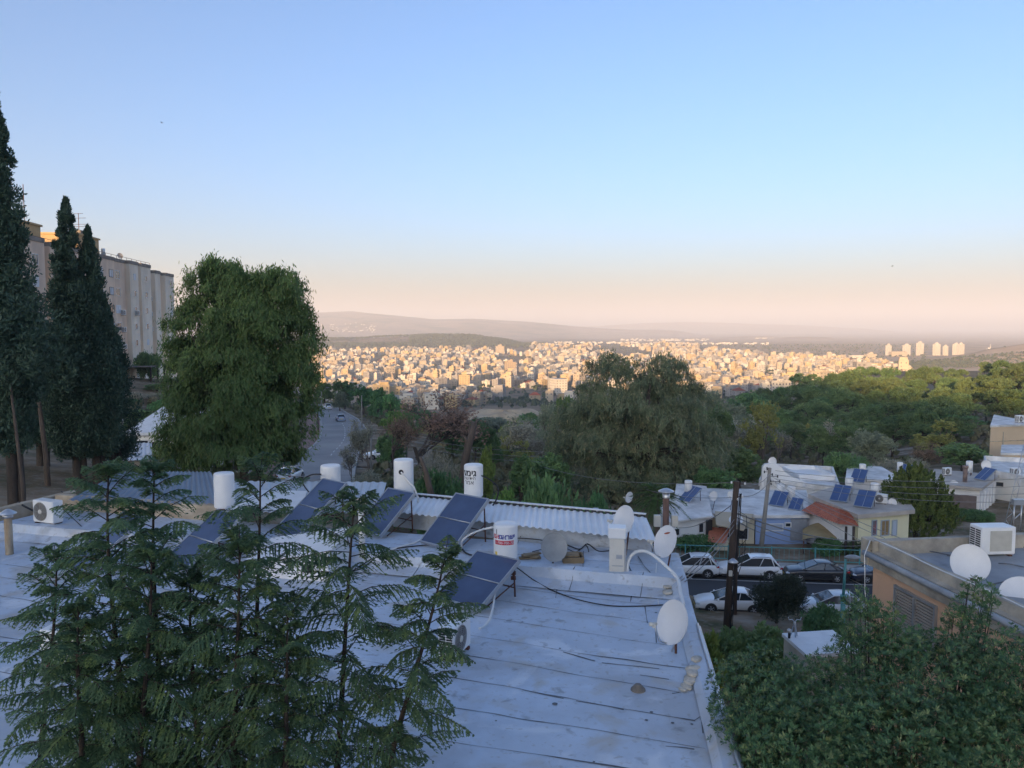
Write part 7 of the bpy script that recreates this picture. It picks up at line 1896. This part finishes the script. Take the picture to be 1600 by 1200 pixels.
    for (px, py, d, r, az, el, lab, zm) in ((1115, 775, 61, .42, 235, 18, 'white dish on the left end of the cream house roof', -14.75), (1143, 774, 61, .36, 215, 12, 'small dish with an orange mark on the cream house roof', -14.75),
            (1150, 812, 57.5, .55, 200, 62, 'large pale dish tilted upward by the awning', -16.7), (1207, 721, 74, .42, 215, 15, 'round dish on the curved wall of the white building', Zr(727, 74)), (1341, 748, 75, .55, 215, 20, 'large dish above the tank on the stepped white building', Zr(768, 72) + .3),
            (1394, 786, 60, .36, 215, 20, 'white dish at the back of the yellow house roof', zy), (1541, 727, 78, .5, 195, 15, 'large white dish on the wall of the right edge house', zg), (1491, 757, 74, .42, 200, 35, 'white dish at the front edge of the grey-white house', zg), (983, 777, 52, .38, 240, 20, 'lone small dish above the white metal canopy', None)):
        c = atd(px, py, d); m = (c.x, c.y + .25, zm if zm is not None else gz(c.x, c.y))
        mk = None
        o = dish(px, py, d, r, az, el, lab, m, lnb=(d < 62))
        o['group'] = 'dishes on the house roofs'
        if 'orange' in lab:
            pass
    # garden shed roof with a metal ornament
    zt = -12.2; A_ = atz(1225, 990, zt); t = thing('stone_kiosk', 'small white stone kiosk with a slab roof among the shrubs', 'kiosk', (A_.x + 1.2, A_.y, gz(A_.x + 1.2, A_.y)))
    b = MB(); B_ = atz(1262, 1022, zt); C_ = atz(1300, 985, zt); 
    D2 = C_ + (B_ - A_); poly = [(B_.x, B_.y), (D2.x, D2.y), (C_.x, C_.y), (A_.x, A_.y)]
    b.prism(poly, -17, zt - .14); b.build('wall', mat('stone_block_wall', (.50, .46, .38), rough=.9, var=.25, scale=1.5), t, True)
    b = MB(); c = np.mean(poly, 0); b.prism([(c[0] + (x - c[0]) * 1.06, c[1] + (y - c[1]) * 1.06) for x, y in poly], zt - .14, zt); b.build('roof', M_WHITE2, t, True)
    t = thing('metal_ornament', 'spindly grey metal ornament standing on the stone kiosk', 'ornament', tuple(atz(1241, 994, zt)))
    b = MB(); 
    for x, y in ((-.13, .05), (.13, .05), (0, -.12)): b.tube([(x, y, 0), (x * .4, y * .4, .38), (0, 0, .6)], .022, n=5)
    for s in (-1, 1): b.tube([(0, 0, .58), (s * .1, 0, .68), (s * .22, 0, .66), (s * .26, 0, .78)], [.02, .02, .018, .012], n=5)
    b.lathe([(.001, .35), (.07, .45), (.05, .58), (.001, .62)], n=8); b.build('body', M_STEEL, t)
    t = thing('roof_lamp', 'dark little lamp beside the metal ornament on the kiosk', 'lamp', tuple(atz(1233, 997, zt))); b = MB(); b.tube([(0, 0, 0), (0, 0, .2)], .05, n=7); b.build('base', M_BLACK, t); b = MB(); b.lathe([(.001, .2), (.1, .24), (.09, .34), (.001, .4)], n=10); b.build('shade', M_STEEL, t)
houses()

# ---- poles, lamps and wires
def poles():
    W = {}
    d = 37.0; top = atd(1151, 752, d); x, y = atd(1132, 1018, d).x, d; zg = gz(x, y); k = (zg - top.z) / (atd(1132, 1018, d).z - top.z)
    ft = top + (atd(1132, 1018, d) - top) * k
    t = thing('utility_pole', 'thick dark wooden utility pole leaning slightly left of the street', 'utility pole', tuple(ft)); o = Vector(ft)
    b = MB(); b.tube([Vector((0, 0, -.3)), (top - o) * .5, top - o], [.175, .155, .14], n=14); b.build('shaft', M_WOODP, t)
    for px, py in ((1143, 754), (1164, 756), (1160, 776), (1152, 780)):
        c = atd(px, py, d - .1) - o; b = MB(); b.lathe([(.001, -.06), (.05, -.05), (.03, -.02), (.06, .0), (.035, .03), (.05, .05), (.001, .07)], c, n=10); b.build('insulator', M_TANK, t)
        b = MB(); q = (top - o) * float(np.interp(py, [752, 1018], [1, 0])); b.tube([q, c], .02, n=5); b.build('bracket', M_RUST, t)
    cc = MB(); base = (top - o)
    for i in range(5):
        a = i * .5; P = []
        for s in np.linspace(.93, .12, 12): P.append(base * s + Vector((.22 + .05 * math.sin(s * 9 + i), -.1 + .05 * math.cos(i * 2 + s * 7), 0)))
        cc.tube(P, .018, n=4)
    for i in range(4):
        q = base * (.62 + .06 * i); cc.tube([q + Vector((.2, -.1, .2)), q + Vector((.55, -.15, .0)), q + Vector((.6, -.1, -.7)), q + Vector((.25, -.1, -1.1))], .016, n=4)
    cc.build('cable_loops', M_BLACK, t)
    b = MB(); q = base * .52; b.lathe([(.001, .2), (.06, .18), (.25, .02), (.24, -.02), (.001, .03)], q + Vector((-.0, -.35, .1)), n=14); b.tube([q, q + Vector((0, -.35, .25))], .025, n=5); b.build('lamp_shade', M_STEEL, t)
    b = MB(); b.box(base * .46 + Vector((-.05, -.24, 0)), (.16, .1, .26)); b.build('junction_box', M_PLAST, t)
    W['wood'] = top
    d = 43.4; x = X(1157, d); zg = gz(x, d); t = thing('utility_pole', 'thin rusty brown pole beside the near parked white sedan', 'utility pole', (x, d, zg)); h = Zr(832, d) - zg
    b = MB(); b.tube([(0, 0, -.3), (0, 0, h)], [.12, .10], n=9); b.build('shaft', mat('brown_pole', (.10, .065, .05), rough=.8, var=.3, scale=3, streak=.2), t)
    for i in range(2): b = MB(); b.tube([(0, 0, h * .98), (.3, -.1, h * .9), (.35, 0, h * .6), (.1, 0, h * .45)], .02, n=4); b.build('cable_loop', M_BLACK, t); break
    d = 55.3; top = atd(1203, 731, d); bt = atd(1187, 868, d); t = thing('utility_pole', 'slim grey concrete pole carrying tangled insulators before the blue house', 'utility pole', (bt.x, bt.y, gz(bt.x, bt.y))); o = Vector(t.location)
    b = MB(); b.tube([bt - o + Vector((0, 0, -.6)), top - o], [.19, .12], n=10); b.build('shaft', M_CPOLE, t)
    rs = np.random.RandomState(5)
    for i in range(9):
        q = (top - o) + Vector((rs.uniform(-.5, .9), 0, rs.uniform(-1.4, .1))); b = MB(); b.tube([(top - o) + Vector((0, 0, q.z - (top - o).z)), q], .022, n=4); b.lathe([(.001, -.1), (.055, -.08), (.04, 0), (.06, .05), (.001, .1)], q, n=8); b.build('insulator', M_DARKGR, t)
    W['conc'] = top
    d = 60; top = atd(1606, 684, d); bt = Vector((X(1580, d), d, gz(X(1580, d), d))); t = thing('lattice_pole', 'grey lattice mast at the right picture edge', 'mast', tuple(bt)); o = bt; b = MB()
    for s in (-1, 1): b.tube([Vector((s * .28, 0, -.3)), top - o + Vector((s * .16, 0, 0))], .035, n=4)
    for i in range(16):
        u0, u1 = i / 16, (i + 1) / 16; s = 1 if i % 2 else -1; w0 = .28 - .12 * u0; w1 = .28 - .12 * u1
        b.tube([(top - o) * u0 + Vector((s * w0, 0, 0)), (top - o) * u1 + Vector((-s * w1, 0, 0))], .02, n=4)
    b.build('lattice', M_STEEL, t); W['lat'] = top
    # street lamp
    d = 40.2; x = X(1330, d); zg = gz(x, d); t = thing('street_lamp', 'turquoise lamp post with a flat grey lamp head', 'street lamp', (x, d, zg)); h = Zr(880, d) - zg
    b = MB(); b.tube([(0, 0, -.2), (0, 0, h * .48)], [.13, .125], n=12); b.tube([(0, 0, h * .45), (0, 0, h * .5)], .16, n=12); b.tube([(0, 0, h * .5), (.06, 0, h)], [.075, .06], n=10); b.build('post', M_TURQ, t)
    b = MB(); b.tube([(.06, 0, h - .05), (.3, 0, h + .1)], .03, n=6); b.lathe([(.001, .13), (.2, .10), (.36, .02), (.34, -.02), (.001, -.03)], (.42, 0, h + .1), n=14, mtx=Matrix.Diagonal((1.25, .8, 1, 1))); b.build('lamp_head', M_GREYD, t)
    # poles along the valley road
    for (px, py, d, lab, arm) in ((564, 618, 150, 'pale lamp post right of the valley road bend', False), (501, 602, 178, 'tall lamp post with an arm at the road bend', True), (495, 612, 140, 'dark leaning pole on the left pavement of the road', False), (578, 672, 84, 'pale wooden pole beside the withered tree by the road', False), (634, 668, 100, 'thin pole among the rusty trees', False)):
        x = X(px, d); zg = gz(x, d); h = Zr(py, d) - zg; t = thing('road_pole', lab, 'pole', (x, d, zg)); b = MB(); b.tube([(0, 0, -.3), (.0, 0, h)], [.13, .09], n=8); b.build('shaft', M_CPOLE if 'dark' not in lab else M_WOODP, t)
        if arm: b = MB(); b.tube([(0, 0, h * .78), (1.2, 0, h * .92)], .05, n=5); b.box((1.5, 0, h * .93), (.8, .3, .14)); b.build('lamp_arm', M_CPOLE, t)
    def wire(p, q, sag, r, lab):
        p, q = Vector(p), Vector(q); P = [p.lerp(q, u) - Vector((0, 0, sag * 4 * u * (1 - u))) for u in np.linspace(0, 1, 13)]; b = MB(); b.tube([s - p for s in P], r * 1.5, n=4, cap=False)
        tag(b.build('power_wire', M_WIRE, loc=p), lab, 'wire', 'overhead wires of the street')
    global M_WIRE
    M_WIRE = mat('grey_wire', (.20, .20, .205), rough=.5)
    Wd, Cc, L = W['wood'], W['conc'], W['lat']
    wire(atd(1143, 754, 36.9), atd(850, 730, 62), .5, .013, 'wire running left from the wooden pole into the trees, upper one')
    wire(atd(1143, 777, 36.9), atd(1010, 765, 44), .2, .012, 'wire running left from the wooden pole above the small dishes')
    for i, (a, b_) in enumerate(((1163, 757), (1160, 776))): wire(atd(a, b_, 36.9), Cc + Vector((.1, 0, -.3 - .5 * i)), .35, .013, ['upper wire from wooden pole to concrete pole', 'lower wire from wooden pole to concrete pole'][i])
    for i in range(4): wire(Cc + Vector((.4, 0, -.2 - .3 * i)), L + Vector((0, 0, -3.2 - .62 * i)), .5, .014, ['topmost of the four wires crossing the candle-shoot tree', 'second of the four wires crossing the candle-shoot tree', 'third of the four wires crossing the candle-shoot tree', 'lowest of the four wires crossing the candle-shoot tree'][i])
    for i, (a, b_, c) in enumerate((((1207, 745), (1660, 930), 15), ((1207, 750), (1660, 948), 15), ((1207, 757), (1640, 985), 14))): wire(atd(*a, 55), atd(*b_, c), .4, .008, ['wire crossing in front of the right hand air conditioner', 'wire crossing the large right hand dish above its middle', 'wire crossing the large right hand dish below its middle'][i])
    wire(atd(1145, 800, 36.9), atd(1350, 845, 56), .4, .03, 'thick cable bundle in front of the blue house'); wire(atd(1145, 806, 36.9), atd(1352, 852, 56), .55, .018, 'thinner cable just below the thick bundle before the blue house')
    wire(atd(1145, 812, 36.9), atd(1262, 850, 57), .3, .014, 'cable dropping to the blue house yard'); wire(atd(1142, 790, 36.9), atd(1048, 822, 57), .5, .013, 'cable from the wooden pole over the low white house')
    for i in range(3): wire(atd(1147, 812 + i * 8, 36.8), atd(1060 + i * 5, 905 + i * 2, 17.2), .15, .008, ['first service wire slanting over the compact white suv', 'second service wire slanting over the compact white suv', 'third service wire slanting over the compact white suv'][i])
    for i in range(3): wire(atd(640, 682 + i * 7, 64), atd(850, 706 + i * 8, 66), .3, .012, ['top faint wire across the thicket behind the tanks', 'middle faint wire across the thicket behind the tanks', 'bottom faint wire across the thicket behind the tanks'][i])
    wire(atd(395, 722, 40), atd(502, 742, 23), .3, .012, 'upper cable running from the road to the tank'); wire(atd(395, 727, 40), atd(505, 748, 23), .35, .012, 'lower cable running from the road to the tank')
poles()
# ------------------------------------------------------------ apartment block and white house at the left
def apartment():
    M_AP = mat('stained_pink_render', (.90, .70, .52), rough=.9, col2=(.66, .50, .38), scale=.4, detail=8, streak=.35)
    M_AP2 = mat('pale_bay_render', (.90, .79, .64), rough=.9, col2=(.70, .60, .48), scale=.4, detail=8, streak=.35)
    M_EDGE = mat('dirty_roof_edge', (.30, .26, .22), rough=.9, var=.4, scale=1)
    A = Vector((-58.6, 90.0, 0)); B = Vector((-66.2, 152.0, 0)); L = (B - A).length; d = (B - A).normalized(); n = Vector((d.y, -d.x, 0))      # n faces the road
    zg = -13.0; zt = 10.3
    t = thing('apartment_block', 'long pinkish eight-storey apartment block stepping along the slope', 'apartment block', tuple(A + d * 30 - n * 6 + Vector((0, 0, -10))))
    def W(s, off, z=0): q = A + d * s + n * off; return Vector((q.x, q.y, z))
    # bays along the façade: start, end, how far it stands out, top, material
    # columns of the photograph -> distances along the façade
    def s_of(px):
        u = (px - 800) / F; return (A.y * u - A.x) / (d.x - d.y * u)
    bays = [(0, s_of(66), .8, zt + .15, M_AP), (s_of(66), s_of(80), -1.5, zt + .1, M_AP), (s_of(80), s_of(140), .4, zt, M_AP), (s_of(140), s_of(184), 0, zt, M_AP), (s_of(184), s_of(204), -.35, zt, M_AP), (s_of(204), s_of(217), .35, zt, M_AP2), (s_of(217), s_of(222), -.4, zt, M_AP), (s_of(222), s_of(237), .3, zt, M_AP2),
            (s_of(237), s_of(248), -1.2, zt - .5, M_AP), (s_of(248), s_of(256), -.2, zt - .6, M_AP2), (s_of(256), s_of(262), -.8, zt - .6, M_AP), (s_of(262), s_of(275), 0, zt - .7, M_AP2)]
    w = MB(); e = MB()
    for s0, s1, o, z1, m in bays:
        q = [W(s0, o), W(s1, o), W(s1, -13), W(s0, -13)]; w.prism([(p.x, p.y) for p in q], zg - 3, z1 - .01, 0 if m is M_AP else 1)
        q = [W(s0 - .02, o + .1), W(s1 + .02, o + .1), W(s1 + .02, -13.1), W(s0 - .02, -13.1)]; e.prism([(p.x, p.y) for p in q], z1 - .01, z1 + .55)
    w.f = [f[::-1] for f in w.f]; e.f = [f[::-1] for f in e.f]
    w.build('wall', [M_AP, M_AP2], t, True); e.build('roof_edge', M_EDGE, t, True)
    rz = math.atan2(d.y, d.x); fl = 2.75
    SHUT = mat('white_roller_blind', (.66, .68, .72), rough=.6, var=.1, scale=1)
    rng = random.Random(4)
    def off_at(s): return next((b[2] for b in bays if b[0] <= s < b[1]), 0)
    for px, wd, h, kind in ((178, 1.5, 1.15, 0), (191, 2.0, 1.25, 1), (211, .95, 1.0, 2), (229, 1.0, 1.0, 2), (242, 1.9, 1.3, 1), (258, 1.0, 1.1, 2), (270, 1.2, 1.1, 2)):
        s = s_of(px); o = off_at(s)
        for f in range(8):
            z = zt - 2.05 - f * fl
            if z < -9.5: continue
            shut = rng.random() < .38
            win = window(t, W(s, o + .03, z), rz, wd, h, frame=M_WHITE2 if kind else M_EDGE, pane=SHUT if shut else M_GLASSW, bars=1 if wd > 1.4 else 0)
    for px in (50, 95, 110, 125, 150, 162):
        for f in range(8): 
            s = s_of(px); window(t, W(s, off_at(s) + .03, zt - 2.05 - f * fl), rz, 1.4, 1.2, pane=SHUT if rng.random() < .4 else M_GLASSW, bars=1)
    # roof houses that stick up into the sun
    M_PH = mat('ochre_roof_house', (.56, .38, .19), rough=.85, var=.15, scale=.6)
    for px0, px1, hh, lab in ((50, 92, 2.7, ''), (146, 178, 3.0, '')):
        s0, s1 = s_of(px0), s_of(px1); s1 = min(s1, s0 + 15); b = MB(); q = [W(s0, -1.6), W(s1, -1.6), W(s1, -6.8), W(s0, -6.8)][::-1]; b.prism([(p.x, p.y) for p in q], zt + .3, zt + hh); 
        q2 = [W(s0 - .2, -1.4), W(s1 + .2, -1.4), W(s1 + .2, -7), W(s0 - .2, -7)][::-1]; b.prism([(p.x, p.y) for p in q2], zt + hh, zt + hh + .25)
        o = b.build('roof_house', M_PH, t, True); c = W((s0 + s1) / 2, -3, zt + hh + .65); v = MB(); v.box((c.x, c.y, c.z), (1.1, 1.1, .8), rz=rz); v.build('vent_shaft', M_EDGE, o)
    pl = MB()
    for s in np.arange(2, L - 12, 2.2): pl.tube([W(s, -.3, zt + .5), W(s, -.3, zt + 1.0)], .035, n=4)
    pl.tube([W(2, -.3, zt + 1.0), W(L - 12, -.3, zt + 1.0)], .035, n=4); pl.build('roof_rail', M_RUST, t, True)
    # terrace at the foot
    s = s_of(203); b = MB(); c = W(s, 2.4, -9.4); b.box((c.x, c.y, c.z), (7.5, 4.6, .25), rz=rz); b.build('terrace_slab', M_CONC, t, True)
    b = MB(); c = W(s, 2.2, -6.5)
    b.box((c.x, c.y, c.z), (8.2, 4.8, .15), rz=rz); b.build('terrace_roof', M_PAVE, t, True)
    b = MB()
    for k in (-3.4, 0, 3.4): b.tube([W(s + k, 4.3, -9.3), W(s + k, 4.3, -6.55)], .14, n=6); b.tube([W(s + k, 4.3, -12.6), W(s + k, 4.3, -9.5)], .16, n=6)
    for z in (-8.4, -8.9): b.tube([W(s - 3.6, 4.5, z), W(s + 3.6, 4.5, z)], .05, n=4)
    b.build('terrace_posts', BARKD, t, True)
    # gear
    rng = random.Random(6)
    G = 'air conditioners hung on the apartment block'
    base = None
    for i, (px, f) in enumerate(((196, 2), (196, 3), (196, 4), (211, 2), (246, 1), (246, 2), (246, 3), (193, 6), (247, 5), (270, 3), (233, 7))):
        s = s_of(px); q = W(s, off_at(s) + .3, zt - 3.0 - f * fl)
        lab = f'apartment block air conditioner, column {["of the wide windows", "of the narrow pale bay", "in the deep recess", "at the far end"][0 if px in (196,193) else 1 if px in (211,233) else 2 if px in (246,247) else 3]}, floor {8 - f} up'
        if base is None: base = outdoor_unit(q, rz, 1.0, .45, .8, lab, group=G); base.rotation_euler = (0, 0, rz)
        else: copy_tree(base, lab, q)
    for px, off, lab in ((33, -1, 'blue-white tank at the left end of the apartment roof'), (56, -1.0, 'tank before the left roof house of the apartment block'), (119, -1, 'tank between the two cypresses on the apartment roof'), (149, -1, 'tank in front of the right roof house of the apartment block'), (163, -1, 'low tank at the corner of the right roof house'), (180, -1.2, 'tank standing right of the right roof house')):
        s = s_of(px); c = W(s, off, zt + .5); copy_tree(CH['mt'], lab, c, scale=.9, group='tanks on the apartment roof')
    for px, py, lab, bars in ((174, 336, 'tall television aerial on the right roof house', 1), (98, 292, 'thin tall mast on the left roof house', 0)):
        s = s_of(px); c = W(s, -4, zt + 2.7); h = (510 - py) / F * c.y - c.z; tt = thing('roof_aerial', lab, 'aerial', tuple(c)); b = MB(); b.tube([(0, 0, 0), (0, 0, h)], .05, n=5); b.build('mast', M_RUST, tt)
        if bars: 
            b = MB()
            for z, l in ((.98, .7), (.82, 1.1), (.6, 1.2), (.52, .8)): b.tube([(-l, 0, h * z), (l, 0, h * z + .05)], .035, n=4)
            b.build('crossbars', M_RUST, tt)
    s = s_of(70); c = W(s, -3.5, zt + 2.7); o = dish(Vector((c.x, c.y, c.z + 1.3)), 0, 0, .75, 120, 20, 'dark dish in silhouette on the left roof house', tuple(c), m=M_GREYD, lnb=False)
    s = s_of(213); c = W(s, -2, zt + .5); o = dish(Vector((c.x, c.y, c.z + 1.0)), 0, 0, .5, 130, 20, 'small dish on the apartment roof edge', tuple(c), m=M_GREYD, lnb=False)
apartment()

def left_house():
    d = 58; WHITEW = MATS['white_house_wall']
    x0, x1 = X(196, d), X(290, d); zr = Zr(690, d); zg = gz((x0 + x1) / 2, d + 3)
    t = thing('white_shed_house', 'white house with a steep shed roof behind the weeping tree', 'house', ((x0 + x1) / 2, d + 3, zg))
    zl, zh = Zr(682, d), Zr(640, d + 1); b = MB()
    poly = [(x0, zg - 1.5), (x1, zg - 1.5), (x1, zl), (x0, zl)]
    D = 7; vs = [(x0, d, zg - 1.5), (x1, d, zg - 1.5), (x1, d + D, zg - 1.5), (x0, d + D, zg - 1.5), (x0, d, zl), (x1, d, zl), (x1, d + D, zh + .6), (x0, d + D, zh - .6)]
    b.add(vs, [(0, 1, 5, 4), (1, 2, 6, 5), (2, 3, 7, 6), (3, 0, 4, 7), (4, 5, 6, 7)]); b.build('wall', WHITEW, t, True)
    b = MB(); r = [(x0 - .15, d - .35, zl + .0), (x1 + .2, d - .35, zl + .0), (x1 + .2, d + D + .2, zh + .75), (x0 - .15, d + D + .2, zh - .45)]
    b.add([(x, y, z + .08) for x, y, z in r] + [(x, y, z + .3) for x, y, z in r], [(3, 2, 1, 0), (4, 5, 6, 7), (0, 1, 5, 4), (1, 2, 6, 5), (2, 3, 7, 6), (3, 0, 4, 7)]); b.build('roof', M_WHITE2, t, True)
    window(t, (X(219, d), d - .02, Zr(697, d)), 0, 1.3, .8); window(t, (X(236, d), d - .02, Zr(698, d)), 0, .8, .7)
    b = MB()
    for px in (202, 206): b.tube([(X(px, d), d - .06, zg), (X(px, d), d - .06, zl - .1)], .035, n=5)
    b.build('rust_pipe', M_RUST, t, True)
    # painted sheet roof in front and the white rail
    d2 = 54; z = Zr(706, d2); t = thing('low_sheet_roof', 'low white painted sheet roof with rusty patches by the white house', 'roof', (X(195, d2), d2, gz(X(195, d2), d2)))
    b = MB(); corrugated(b, Vector((X(152, d2 - 2), d2 - 2, z - .35)), Vector((X(232, d2 - 2), d2 - 2, z - .3)), Vector((X(232, d2 + 2.5), d2 + 2.5, z + .2)), Vector((X(152, d2 + 2.5), d2 + 2.5, z + .15)), .3, .03)
    b.build('metal_sheet', mat('rust_spotted_white', (.62, .64, .67), rough=.6, col2=(.30, .22, .18), scale=.6, lo=.3, hi=.42, detail=8), t, True)
    b = MB(); b.prism([(X(154, d2), d2 - 1.6), (X(230, d2), d2 - 1.6), (X(230, d2), d2 + 2), (X(154, d2), d2 + 2)], z - 4, z - .4); b.build('wall', M_WALLB, t, True)
    t = thing('yard_railing', 'white yard railing left of the white house', 'railing', (X(175, 57), 57, gz(X(175, 57), 57))); b = MB()
    za, zb_ = Zr(693, 57), Zr(703, 57)
    for z in (za, (za + zb_) / 2, zb_): b.tube([(X(160, 57), 57, z), (X(196, 57), 57, z)], .04, n=4)
    for px in range(160, 198, 6): b.tube([(X(px, 57), 57, zb_ - .4), (X(px, 57), 57, za)], .035, n=4)
    b.build('rails', M_WHITE2, t, True)
    t = thing('wire_fence', 'grey wire mesh fence on the slope above the white house', 'fence', (X(165, 68), 68, gz(X(165, 68), 68))); b = MB(); m = MB()
    pts = [(X(px, dd), dd) for px, dd in ((150, 64), (160, 67), (172, 70), (188, 74))]
    for x, y in pts: zz = gz(x, y); b.tube([(x, y, zz - .3), (x, y, zz + 2.2)], .05, n=5)
    for i in range(3):
        (xa, ya), (xb, yb) = pts[i], pts[i + 1]
        for k in range(14):
            u = k / 14; x, y = xa + (xb - xa) * u, ya + (yb - ya) * u; zz = gz(x, y); m.tube([(x, y, zz), (x, y, zz + 2.1)], .012, n=3)
        for k in range(8): m.tube([(xa, ya, gz(xa, ya) + .1 + k * .28), (xb, yb, gz(xb, yb) + .1 + k * .28)], .012, n=3)
    b.build('post', M_STEEL, t, True); m.build('mesh', M_ALU, t, True)
left_house()

# ---- two birds high in the sky
def birds():
    for px, py, d, s, lab in ((253, 192, 90, .4, 'tiny dark bird high in the left sky'), (1394, 416, 120, .5, 'tiny dark bird in the right sky')):
        c = atd(px, py, d); t = thing('bird', lab, 'bird', tuple(c)); b = MB()
        b.tube([(-.3 * s, 0, 0), (-.1 * s, 0, .02), (.15 * s, 0, 0.02), (.3 * s, 0, 0)], [.02, .07 * s, .08 * s, .02], n=6)
        for sg in (-1, 1): b.add([(.15 * s, 0, .03), (-.12 * s, 0, .03), (-.15 * s, sg * .7 * s, .2 * s), (.02, sg * .75 * s, .18 * s)], [(0, 1, 2, 3)])
        b.build('body', M_BLACK, t)
birds()
# ------------------------------------------------------------ the hazy air of the valley
def build_haze():
    b = MB(); z0, z1 = -190.0, 390.0
    b.box((0, 0, (z0 + z1) / 2), (70000, 70000, z1 - z0))
    m = bpy.data.materials.new('haze'); m.use_nodes = True
    n = m.node_tree.nodes; l = m.node_tree.links; n.remove(n['Principled BSDF'])
    v = n.new('ShaderNodeVolumePrincipled'); v.inputs['Color'].default_value = (.84, .89, .97, 1)
    v.inputs['Density'].default_value = HAZE; v.inputs['Anisotropy'].default_value = 0.0
    l.new(v.outputs[0], n['Material Output'].inputs['Volume'])
    o = b.build('haze', m); tag(o, kind='stuff')
HAZE = 1.65e-4
build_haze()
